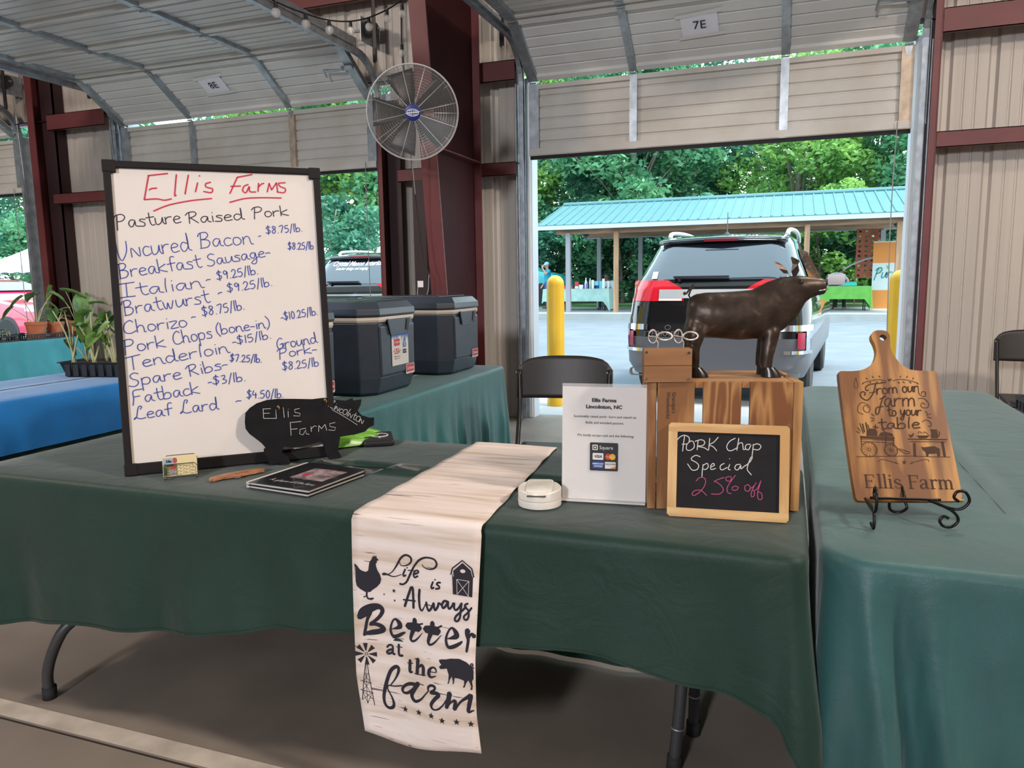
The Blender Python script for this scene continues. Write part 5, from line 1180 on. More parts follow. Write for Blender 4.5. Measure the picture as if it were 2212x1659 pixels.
MB().bx(-.052, .052, -.085, .085, 0, .020).build('case', BLACK, pb, bevel=.007, seg=3)
mb = MB(); mb.tube([(.004 + .030 * cos(a * pi / 16), .01 + .030 * sin(a * pi / 16), .021) for a in range(32)], .0022, 8, closed=True); mb.bx(.001, .007, -.034, -.018, .020, .0215); mb.build('charging_ring', M('ring_white', (.72, .72, .74), .4), pb)
# ---- round card reader dock
cr_ = empty('card_reader', (-.565, 1.742, T0), radians(14), label='round white card reader dock beside the payment sign', cat='card reader')
CRM = M('warm_white_plastic', (.74, .70, .63), .35)
mb = MB(); mb.lathe([(.050, 0), (.0535, .002), (.0545, .018), (.0540, .0195)], 48); mb.build('base_ring', CRM, cr_, 40)
mb = MB()
def top_z(x, y): return .046 + .10 * 0 + y * .06
rings = []
for r_, zo in ((.0535, None), (.0545, .021), ):
    pass
ring0 = [(.0535 * cos(2 * pi * k / 48), .0535 * sin(2 * pi * k / 48), .0205) for k in range(48)]
ring1 = [(.0540 * cos(2 * pi * k / 48), .0540 * sin(2 * pi * k / 48), top_z(0, .054 * sin(2 * pi * k / 48)) - .003) for k in range(48)]
ring2 = [(.0515 * cos(2 * pi * k / 48), .0515 * sin(2 * pi * k / 48), top_z(0, .0515 * sin(2 * pi * k / 48))) for k in range(48)]
mb.loft([ring0, ring1, ring2]); mb.build('cradle', CRM, cr_, 40)
mb = MB()
def rr(hx, hy, r, n=6): return [(sx * (hx - r) + r * cos(a0 + k * pi / 2 / n), sy * (hy - r) + r * sin(a0 + k * pi / 2 / n)) for sx, sy, a0 in ((1, 1, 0), (-1, 1, pi / 2), (-1, -1, pi), (1, -1, 1.5 * pi)) for k in range(n + 1)]
mb.loft([[(x, y, top_z(0, y) + .0002) for x, y in rr(.033, .046, .010)], [(x, y, top_z(0, y) + .003) for x, y in rr(.0325, .0455, .010)], [(x, y, top_z(0, y) + .0045) for x, y in rr(.030, .043, .009)]]); mb.build('reader', CRM, cr_, 40)
mb = MB(); mb.loft([[(x, y, top_z(0, y) + .0046) for x, y in rr(.005, .005, .0015)], [(x, y, top_z(0, y) + .005) for x, y in rr(.0045, .0045, .0015)]]); mb.build('logo', M('logo_grey', (.60, .56, .50), .5), cr_)
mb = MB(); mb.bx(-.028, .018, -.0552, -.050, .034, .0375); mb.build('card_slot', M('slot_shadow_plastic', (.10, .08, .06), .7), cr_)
# ---- payment sign in an acrylic stand
AF = lean_frame((-.524, 1.796, T0), (-.314, 1.819, T0), radians(4))
ac = empty('payment_sign', label='white paper payment sign in a clear acrylic stand beside the crate', cat='sign', mw=AF)
ACR = glassy('clear_acrylic', (1, 1, 1), .03, .12)
W_, H_ = .211, .290
MB().bx(0, W_, -.002, -.0005, .004, H_ + .008).build('front_sheet', ACR, ac); MB().bx(0, W_, .0020, .0035, .004, H_ + .008).build('back_sheet', ACR, ac)
mb = MB(); mb.bx(0, W_, -.014, .055, 0, .004); mb.build('stand_foot', M('frosted_acrylic', (.62, .60, .58), .3), ac, bevel=.001)
MB().bx(.001, W_ - .001, .0004, .0012, .006, H_).build('sheet', M('white_office_paper', (.68, .645, .63), .8), ac)
sm = lambda u, v: (u, -.0026, v); sm2 = lambda u, v: (u, -.0030, v); sm3 = lambda u, v: (u, -.0033, v)
mb = MB(); cx = W_ / 2
typeset(mb, 'Ellis Farms', cx, H_ * .872, .0125, sm, bold=.00045, sx=1.15); typeset(mb, 'Lincolnton, NC', cx, H_ * .815, .0125, sm, bold=.00045, sx=1.15)
typeset(mb, 'Sustainably raised pork\u2013 born and raised on', cx + .002, H_ * .735, .0088, sm); typeset(mb, 'fields and wooded pasture.', cx + .002, H_ * .682, .0088, sm)
typeset(mb, 'We kindly accept cash and the following:', cx + .004, H_ * .572, .0086, sm); mb.build('lettering', M('grey_print', (.035, .033, .035), .8), ac)
mb = MB(); x0, z0 = cx - .034, H_ * .275; cw, chh = .070, .071
pl = mb.m(INK); shape(mb, [(x0 + cw / 2 + a, z0 + chh / 2 + b) for a, b in rr(cw / 2, chh / 2, .003)], sm)
WP = M('print_white', (.70, .68, .67), .8); mb.m(WP)
shape(mb, [(x0 + .013 + a, z0 + .0585 + b) for a, b in rr(.0068, .0068, .002)], sm2); shape(mb, [(x0 + .0205 + a, z0 + .036 + b) for a, b in rr(.0135, .0085, .0015)], sm2); shape(mb, [(x0 + .0515 + a, z0 + .0145 + b) for a, b in rr(.0135, .0085, .0015)], sm2)
typeset(mb, 'Square', x0 + .0235, z0 + .0545, .0125, sm2, 'LEFT')
mb.m(INK); shape(mb, [(x0 + .013 + a, z0 + .0585 + b) for a, b in rr(.0045, .0045, .001)], sm3); mb.m(WP); shape(mb, [(x0 + .013 + a, z0 + .0585 + b) for a, b in rr(.0022, .0022, .0005)], lambda u, v: (u, -.0036, v))
mb.m(M('print_navy', (.02, .025, .10), .8)); typeset(mb, 'VISA', x0 + .0205, z0 + .0327, .0098, sm3, bold=.0003, shear=.2)
mb.m(M('print_red', (.62, .06, .03), .8)); disc(mb, (x0 + .0460, z0 + .036), .0078, sm2); mb.m(M('print_amber', (.78, .42, .03), .8)); disc(mb, (x0 + .0565, z0 + .036), .0078, sm3)
mb.m(WP); typeset(mb, 'MasterCard', x0 + .0513, z0 + .0348, .0042, lambda u, v: (u, -.0036, v))
mb.m(M('print_blue', (.02, .075, .33), .8)); shape(mb, [(x0 + .0205 + a, z0 + .0145 + b) for a, b in rr(.0135, .0085, .0006)], sm2)
mb.m(WP); typeset(mb, 'AMERICAN', x0 + .0205, z0 + .0158, .0058, sm3, bold=.0001); typeset(mb, 'EXPRESS', x0 + .0215, z0 + .0095, .0058, sm3, bold=.0001)
mb.m(INK); typeset(mb, 'DISCOVER', x0 + .0515, z0 + .0155, .0054, sm3, bold=.0001)
mb.m(M('print_orange', (.72, .20, .02), .8)); shape(mb, [(x0 + .050, z0 + .0062), (x0 + .0648, z0 + .0062), (x0 + .0648, z0 + .0125)], sm3)
mb.build('card_logo_panel', None, ac)
# ---- wooden crate stood on its side
KF = lean_frame((-.304, 1.783, T0), (.045, 1.868, T0), 0); CW, CD, CHH = .358, .235, .312
ck = empty('wooden_crate', label='slatted pine crate standing on end behind the chalkboard', cat='crate', mw=KF)
PINE = wood('oiled_pine_upright', (.52, .29, .11), (.22, .088, .026), 'z', 1.0, .5, 12)
PINE2 = wood('oiled_pine_upright_fine', (.42, .21, .075), (.19, .07, .022), 'z', 1.6, .5, 20)
PINE3 = wood('oiled_pine_lengthwise', (.58, .32, .14), (.33, .14, .045), 'x', 1.0, .5, 10)
for xa, xb, ml in ((.022, .108, PINE), (.128, .216, PINE2), (.236, .334, PINE2)):
    MB().bx(xa, xb, 0, .011, .001, CHH).build('front_slat', ml, ck, bevel=.0012)
for xa, xb in ((0, .020), (.336, .357)):
    MB().bx(xa, xb, .003, .10, .0, CHH + .0).build('corner_post', PINE, ck, bevel=.0015)
for ya, yb in ((.13, CD),):
    for xa, xb in ((0, .012), (.345, .357)): MB().bx(xa, xb, ya, yb, 0, CHH).build('side_slat', PINE, ck, bevel=.0012)
for ya, yb in ((.0115, .085), (.10, .165), (.18, CD)):
    MB().bx(.0205, .3355, ya, yb, CHH - .016, CHH - .001).build('top_slat', PINE3, ck, bevel=.0012)
    MB().bx(.0205, .3355, ya, yb, .001, .014).build('bottom_slat', PINE3, ck, bevel=.0012)
mb = MB()
for i, t in enumerate(('Grandpa\u2019s', 'Woodworks')):
    typeset(mb, t, 0, 0, .0125, lambda u, v: (.056 - .013 * i + v, -.0006, CHH - .024 - u), 'LEFT', bold=.0002)
mb.build('branded_lettering', M('burnt_brand', (.045, .022, .012), .8), ck)
# ---- block with photo wires
BLF = KF @ Matrix.Translation((-.012, -.012, CHH)) @ Matrix.Rotation(radians(2), 4, 'Z') @ Matrix.Rotation(radians(0), 4, 'Y')
bl = empty('wire_photo_block', label='small cedar block with curled wire photo clips on the crate corner', cat='photo holder', mw=BLF)
CED = wood('cedar_board', (.30, .14, .052), (.20, .085, .03), 'x', 1.0, .6, 8)
MB().bx(0, .112, 0, .045, 0, .039).build('lower_board', CED, bl, bevel=.0015); MB().bx(0, .112, 0, .045, .0396, .079).build('upper_board', CED, bl, bevel=.0015)
for x, z in ((.006, .009), (.104, .008), (.006, .072), (.104, .070)):
    mb = MB(); mb.tube([(x, .0, z), (x, -.0025, z)], [.0042, .003], 12); mb.build('screw', CHROME, bl, 30)
for x0, sg in ((.034, -1), (.094, 1)):
    mb = MB(); loops = []
    pts = [(x0, .02, .079), (x0 + .001, .02, .092)]
    for cx_, cz_, rx, rz_, a0, n in ((x0 - .012, .108, .010, .016, -.6, 20), (x0 + .016, .108, .018, .010, 3.4, 26)):
        for k in range(n):
            a = a0 + k * 2 * pi / 12; pts.append((cx_ + rx * cos(a) * (1 - .1 * (k > 12)), .02 + .003 * sin(k), cz_ + rz_ * sin(a) * (1 - .15 * (k > 12))))
    mb.tube(catmull(pts, 4), .0011, 6); mb.build('curled_wire', M('bright_wire', (.75, .68, .62), .3, .6), bl, True)
# ---- sheet metal pig
PM = bpy.data.materials.new('burnished_metal'); PM.use_nodes = True; _n = PM.node_tree; _b = _n.nodes['Principled BSDF']
_t = _n.nodes.new('ShaderNodeTexCoord'); _a = _n.nodes.new('ShaderNodeTexNoise'); _a.inputs['Scale'].default_value = 24; _a.inputs['Detail'].default_value = 8; _n.links.new(_t.outputs['Object'], _a.inputs['Vector'])
_c = _n.nodes.new('ShaderNodeValToRGB'); _n.links.new(_a.outputs['Fac'], _c.inputs[0]); _e = _c.color_ramp.elements
_e[0].position = .35; _e[0].color = (.036, .025, .019, 1); _e[1].position = .62; _e[1].color = (.070, .050, .040, 1); _q = _e.new(.72); _q.color = (.22, .17, .14, 1)
_n.links.new(_c.outputs[0], _b.inputs['Base Color']); _b.inputs['Metallic'].default_value = .65; _b.inputs['Roughness'].default_value = .40
_v = _n.nodes.new('ShaderNodeTexNoise'); _v.inputs['Scale'].default_value = 11; _v.inputs['Detail'].default_value = 3; _n.links.new(_t.outputs['Object'], _v.inputs['Vector'])
_d = _n.nodes.new('ShaderNodeBump'); _d.inputs['Strength'].default_value = .35; _d.inputs['Distance'].default_value = .02; _n.links.new(_v.outputs['Fac'], _d.inputs['Height']); _n.links.new(_d.outputs[0], _b.inputs['Normal'])
pgm = empty('metal_pig', label='hollow brown sheet metal pig sculpture standing on top of the crate', cat='sculpture', mw=KF @ Matrix.Translation((0, .125, 0)))
U = lambda x: .101 + (x - 525) * .00022
Zp = lambda y: 1.217 - T0 - (y - 700) * .000228
k_ = .00022
st = [(522, 690, 60, 25), (540, 690, 175, 110), (600, 692, 222, 165), (720, 700, 250, 205), (900, 710, 262, 225), (1100, 715, 276, 230), (1300, 700, 280, 215), (1440, 645, 285, 190), (1560, 560, 265, 155), (1670, 480, 215, 135), (1765, 437, 160, 122), (1860, 418, 122, 98), (1950, 412, 98, 78), (2020, 412, 88, 70), (2034, 412, 76, 60)]
rings = []
for i, (x, y, r, wv) in enumerate(st):
    a = Vector((st[min(i + 1, len(st) - 1)][0] - st[max(0, i - 1)][0], -(st[min(i + 1, len(st) - 1)][1] - st[max(0, i - 1)][1]))).normalized(); nn = Vector((-a.y, a.x))
    rings.append([(U(x) + nn.x * r * k_ * cos(t), wv * k_ * sin(t), Zp(y) + nn.y * r * k_ * cos(t)) for t in [2 * pi * q / 28 for q in range(28)]])
mb = MB(); mb.loft(rings)
def pl_(x, y, off): return (U(x), off * k_, Zp(y))
for off in (-120, 120):
    mb.tube([pl_(1450, 820, off * .5), pl_(1440, 900, off * .7), pl_(1420, 1000, off * .85), pl_(1395, 1150, off), pl_(1388, 1290, off)], [90 * k_, 100 * k_, 90 * k_, 74 * k_, 66 * k_], 16)
    mb.tube([pl_(640, 760, off * .4), pl_(620, 860, off * .65), pl_(605, 950, off * .85), pl_(585, 1060, off), pl_(600, 1200, off), pl_(590, 1290, off)], [110 * k_, 125 * k_, 105 * k_, 80 * k_, 66 * k_, 62 * k_], 16)
o = mb.build('body', PM, pgm, True)
rm = o.modifiers.new('remesh', 'REMESH'); rm.mode = 'VOXEL'; rm.voxel_size = .0035; rm.use_smooth_shade = True
sm_ = o.modifiers.new('smooth', 'SMOOTH'); sm_.factor = .6; sm_.iterations = 9
for off in (-120, 120):
    for xx, yy in ((1400, 1330), (600, 1330)):
        mb = MB(); mb.loft([[(U(xx) + (a * 70 + 15) * k_, (off + b * 66) * k_, Zp(1265)) for a, b in [(cos(2 * pi * q / 16), sin(2 * pi * q / 16)) for q in range(16)]], [(U(xx) + (a * 105 + 45) * k_, (off + b * 85) * k_, Zp(1330)) for a, b in [(cos(2 * pi * q / 16), sin(2 * pi * q / 16)) for q in range(16)]], [(U(xx) + (a * 115 + 50) * k_, (off + b * 92) * k_, .3125) for a, b in [(cos(2 * pi * q / 16), sin(2 * pi * q / 16)) for q in range(16)]]])
        mb.build('hoof', M('black_hoof_paint', (.012, .011, .010), .3), pgm, 40)
def ear(pts, off, sx):
    mb = MB(); n = len(pts)
    f = [(U(x), (off + d) * k_, Zp(y)) for x, y, d in pts]; b = [(p[0] + .0015, p[1] + .004, p[2]) for p in f]
    mb.add(f + b, [tuple(t) for t in fixtri([(p[0], p[2]) for p in f], tess([(p[0], p[2]) for p in f]))] + [tuple(n + i for i in t[::-1]) for t in fixtri([(p[0], p[2]) for p in f], tess([(p[0], p[2]) for p in f]))] + [(i, n + i, n + (i + 1) % n, (i + 1) % n) for i in range(n)])
    mb.build('ear', PM, pgm)
ear([(1640, 270, 0), (1590, 268, -8), (1530, 215, -20), (1490, 160, -10), (1482, 135, 0), (1530, 150, 12), (1590, 190, 10), (1625, 235, 0)], 60, 1)
ear([(1655, 305, -20), (1630, 250, -35), (1640, 170, -30), (1625, 110, -15), (1635, 92, 0), (1690, 120, -20), (1710, 140, -40), (1695, 180, -50), (1712, 240, -40), (1690, 290, -30), (1665, 325, -20)], -75, 1)
for off in (-96, 96): MB().ball((U(1745), off * k_, Zp(362)), (24 * k_, 24 * k_, 24 * k_), 12, 8).build('eye', M('glossy_black_eye', (.01, .009, .008), .1), pgm, True)
mb = MB(); pts = [(640, 480), (600, 510), (565, 525), (545, 490), (560, 440), (590, 400), (605, 385), (590, 378), (555, 420), (520, 470), (490, 480), (485, 465), (505, 455)]
mb.tube([(U(x), 12 * k_ * sin(i), Zp(y)) for i, (x, y) in enumerate(catmull([(a, b, 0) for a, b in pts], 4) and pts)], 10 * k_, 8); mb.build('tail', PM, pgm, True)
for off in (-40, 40): MB().ball((U(2035), off * k_, Zp(380)), (6 * k_, 14 * k_, 22 * k_), 8, 6).build('nostril', BLACK, pgm, True)
mb = MB(); mb.tube([(U(1935), -78 * k_, Zp(455)), (U(1990), -74 * k_, Zp(448)), (U(2034), -50 * k_, Zp(440)), (U(2040), 0, Zp(436)), (U(2034), 50 * k_, Zp(440))], 9 * k_, 8); mb.build('mouth', M('shiny_bare_metal', (.6, .6, .6), .3, .9), pgm, True)
# ---- framed chalkboard leaning on the crate
BF = lean_frame((-.251, 1.745, T0), (.019, 1.773, T0), radians(11)); BW, BH = .2715, .220
cb = empty('chalkboard', label='small pine-framed chalkboard reading Pork Chop Special 25% off', cat='chalkboard', mw=BF)
FRW = wood('pale_pine_frame', (.66, .42, .17), (.50, .27, .085), 'x', 2.0, .5, 9); FRV = wood('pale_pine_frame_upright', (.66, .42, .17), (.50, .27, .085), 'z', 2.0, .5, 9)
fw_ = .021
mb = MB(); mb.m(FRW); mb.prism([(0.006, 0), (BW - .006, 0), (BW, .006), (BW, fw_), (0, fw_), (0, .006)], -.004, .010); mb.prism([(0, BH - fw_), (BW, BH - fw_), (BW, BH - .006), (BW - .006, BH), (.006, BH), (0, BH - .006)], -.004, .010)
mb.m(FRV); mb.bx(0, fw_, -.004, .010, fw_, BH - fw_); mb.bx(BW - fw_, BW, -.004, .010, fw_, BH - fw_); mb.build('frame', None, cb)
MB().bx(fw_ - .004, BW - fw_ + .004, 0, .006, fw_ - .004, BH - fw_ + .004).build('slate', M('slate_black', (.013, .012, .014), .85, var=.12, vs=30, Specular_IOR_Level=.3), cb)
mb = MB()
for wd, pts in CHALK_W: ribbon(mb, pts, wd * .78, lambda u, v: (u, -.0006, v))
o = mb.build('lettering', M('chalk_marker_white', (.62, .60, .57), .8), cb); o['label'] = 'white chalk words Pork Chop Special'
mb = MB()
for wd, pts in CHALK_P: ribbon(mb, pts, wd * .72, lambda u, v: (u, -.0006, v))
o = mb.build('lettering', M('chalk_marker_pink', (.50, .075, .21), .8), cb); o['label'] = 'pink chalk words 25% off'
# ---- cutting board on an iron easel
GF = lean_frame((.172, 1.877, .790), (.379, 1.926, .790), radians(29.5))
cu = empty('cutting_board', label='engraved acacia cutting board with a round handle on the sage green table', cat='cutting board', mw=GF)
AC = wood('acacia_wood', (.46, .225, .062), (.17, .066, .020), 'z', 1.3, .38, 10)
poly = CUT_OUT[0][1]
sp = [(p.x, p.y) for p in catmull([(a, b, 0) for a, b in poly] + [(poly[0][0], poly[0][1], 0)], 4)][:-1]
mb = MB(); hole = [(.1075 + .0085 * cos(2 * pi * q / 20), .4165 + .0085 * sin(2 * pi * q / 20)) for q in range(20)]
bm = bmesh.new()
def face_with_hole(y):
    from mathutils.geometry import tessellate_polygon
    A_ = [Vector((p[0], p[1], 0)) for p in sp]; B_ = [Vector((p[0], p[1], 0)) for p in hole]
    return tessellate_polygon([A_, B_])
tri = face_with_hole(0); n1, n2 = len(sp), len(hole); allp = sp + hole; N = n1 + n2
tri = fixtri(allp, [tuple(t) for t in tri])
vs = [(p[0], 0, p[1]) for p in allp] + [(p[0], .018, p[1]) for p in allp]
area2 = sum(sp[i][0] * sp[(i + 1) % n1][1] - sp[(i + 1) % n1][0] * sp[i][1] for i in range(n1))
side = [(i, N + i, N + (i + 1) % n1, (i + 1) % n1) for i in range(n1)]
if area2 < 0: side = [f[::-1] for f in side]
hs = [(n1 + i, n1 + (i + 1) % n2, N + n1 + (i + 1) % n2, N + n1 + i) for i in range(n2)]
mb.add(vs, list(tri) + [tuple(N + i for i in t[::-1]) for t in tri] + side + hs)
mb.build('board', AC, cu)
ENG = M('laser_engraving', (.050, .020, .008), .8)
g3 = lambda u, v: (u, -.0006, v)
mb = MB()
for t, x0, z0, x1, z1, xh in CUT_WORD: write(mb, t, x0, z0, x1, z1, xh, .0034, g3, .12)
nx, nz, nl, nh = CUT_NAME
def serif_name(x, z, L, h):
    s = h / 10; st = 2.3
    def S(pts, wds): ribbon(mb, [(x + a * sc_, z + b * s) for a, b in pts], [w * s * .98 for w in wds], g3, len(pts) > 2, 6)
    # letters are drawn on a 10-unit cap height; sc_ keeps the total length
    sc_ = L / 66.0
    V = lambda a, b0, b1: S([(a, b0), (a, b1)], [1.5, 1.5]); Hh = lambda a0, a1, b, w=.6: S([(a0, b), (a1, b)], [w, w])
    V(2, 0, 10); Hh(.5, 8, 10); Hh(.5, 8.3, 0); Hh(2, 6, 5.2); S([(7.8, 10), (7.8, 8)], [.6, .6]); S([(8.1, 0), (8.2, 2.4)], [.6, .6]); S([(6, 6.2), (6, 4.2)], [.6, .6])
    for a in (12, 16): V(a, 0, 10.6); Hh(a - 1.6, a + 1.8, 0); Hh(a - 1.6, a, 10.6)
    V(20, 0, 6.8); Hh(18.4, 21.8, 0); Hh(18.4, 20, 6.8); S([(19.8, 9.6), (20.2, 9.6)], [1.7, 1.7])
    S([(27.6, 5.6), (26.6, 6.7), (24.8, 6.9), (23.5, 5.6), (24.6, 4.1), (27, 3.1), (28, 1.6), (26.8, .2), (24.6, .1), (23.3, 1.3)], [.8, .6, .7, 1.3, 1.4, 1.4, 1.3, .7, .6, .8])
    V(35, 0, 10); Hh(33.4, 41, 10); Hh(33.4, 37, 0); Hh(35, 39.4, 5.2); S([(40.8, 10), (40.9, 7.8)], [.6, .6])
    S([(42.6, 5.4), (43.2, 6.6), (45, 6.9), (46.6, 6), (46.7, 3), (46.7, 1), (47.4, .1), (48.4, .5)], [1.2, .8, .7, 1.3, 1.5, 1.5, 1, .6]); S([(46.6, 4), (44.4, 3.6), (42.6, 2.2), (42.8, .6), (44.4, .1), (46.4, 1.4)], [.6, .9, 1.5, 1.4, .8, .6])
    V(51, 0, 6.8); Hh(49.4, 53, 0); Hh(49.4, 51, 6.8); S([(51, 4.6), (52, 6.2), (53.6, 6.8), (54.6, 6.2)], [.6, .8, 1.2, 1.5])
    V(57, 0, 6.8); Hh(55.6, 58.6, 0); Hh(55.6, 57, 6.8); S([(57, 4.8), (58.6, 6.6), (60.2, 6.6), (61, 5.2), (61, 0)], [.6, .9, 1.2, 1.5, 1.5]); Hh(59.8, 62.2, 0); S([(61, 4.8), (62.4, 6.6), (64, 6.6), (65, 5.2), (65, 0)], [.6, .9, 1.2, 1.5, 1.5]); Hh(63.6, 66.4, 0)
serif_name(nx, nz, nl, nh)
mb.build('lettering', ENG, cu)
mb = MB()
for wd, pts in CUT_ST: ribbon(mb, pts, wd * 1.25, g3)
for _, pts in CUT_POLY: shape(mb, pts, g3)
for x, z, a in CUT_LEAF:
    a = radians(a); d = Vector((cos(a), sin(a))); q = Vector((-d.y, d.x)); c = Vector((x, z))
    shape(mb, [tuple(c), tuple(c + d * .004 + q * .0016), tuple(c + d * .0085), tuple(c + d * .004 - q * .0016)], g3)
(w1, w2, h1, h2) = [p[1][0] for p in CUT_WHEEL]
for c, hh in ((w1, h1), (w2, h2)):
    r = hypot(hh[0] - c[0], hh[1] - c[1])
    for rr_, ww in ((r, .0016), (r * .86, .0006), (r * .16, .0012)):
        ribbon(mb, [(c[0] + rr_ * cos(2 * pi * q / 24), c[1] + rr_ * sin(2 * pi * q / 24)) for q in range(25)], ww, g3, False)
    for q in range(12):
        a = q * pi / 6; ribbon(mb, [(c[0] + r * .15 * cos(a), c[1] + r * .15 * sin(a)), (c[0] + r * .9 * cos(a), c[1] + r * .9 * sin(a))], .0007, g3, False)
for q in range(30):
    x = .0 + .2 * random.random(); 
mb.build('engraved_picture', ENG, cu)
ez = empty('easel_stand', (.262, 1.84, T0), label='black wrought iron easel stand holding up the cutting board', cat='easel')
el = Vector(ez.location)
IR = M('black_iron', (.010, .010, .011), .32, .5)
def wire(pts, name, r=.0032):
    mb = MB(); mb.tube([Vector(p) - el for p in catmull(pts, 6)], r, 10); return mb.build(name, IR, ez, True)
gx = Vector((.207, .049, 0)).normalized()
def side_scroll(bx_, by, name):
    # front leg: foot, rise, hook under and in front of the board edge
    b = Vector((bx_, by, 0))
    o = Vector((gx.y, -gx.x, 0))   # toward the viewer
    return b, o
# left side leg seen edge-on: an S of iron in a plane pointing at the viewer
L0 = Vector((.194, 1.784, T0 + .003)); back = Vector((-.236, .972, 0)) * -1
dv = Vector((.10, -.995, 0))
def P_(base, d, z): return base + dv * d + Vector((0, 0, z))
wire([P_(L0, -.02, .004), P_(L0, .006, .0), P_(L0, .012, .012), P_(L0, .002, .036), P_(L0, -.03, .044), P_(L0, -.09, .040)], 'front_leg')
wire([P_(L0, -.09, .040), P_(L0, -.03, .036), P_(L0, .012, .040), P_(L0, .026, .060), P_(L0, .020, .086), P_(L0, .004, .092), P_(L0, -.004, .078), P_(L0, .006, .066)], 'board_hook')
# right side: scroll foot and hook facing the viewer
R0 = Vector((.350, 1.838, T0 + .003))
def Q_(x, z, d=0): return R0 + gx * x + dv * d + Vector((0, 0, z))
wire([Q_(-.03, .046, -.05), Q_(-.005, .042, -.01), Q_(.014, .030), Q_(.020, .014), Q_(.008, .001), Q_(-.010, .002), Q_(-.018, .014), Q_(-.010, .024), Q_(.000, .020)], 'front_leg')
wire([Q_(-.03, .046, -.05), Q_(.0, .043, .0), Q_(.022, .046, .012), Q_(.036, .064, .014), Q_(.026, .084, .014), Q_(.010, .084, .014), Q_(.004, .072, .014), Q_(.014, .062, .014)], 'board_hook')
wire([Vector((.196, 1.88, T0 + .044)), Vector((.27, 1.895, T0 + .044)), Vector((.345, 1.908, T0 + .044))], 'cross_bar')
wire([Vector((.27, 2.03, T0 + .21)), Vector((.26, 2.0, T0 + .12)), Vector((.250, 1.96, T0 + .045)), Vector((.244, 1.935, T0 + .008)), Vector((.262, 1.925, T0 + .002)), Vector((.280, 1.93, T0 + .012)), Vector((.275, 1.935, T0 + .028))], 'back_leg')
wire([Vector((.27, 2.03, T0 + .21)), Vector((.262, 1.95, T0 + .10)), Vector((.27, 1.895, T0 + .044))], 'spine')
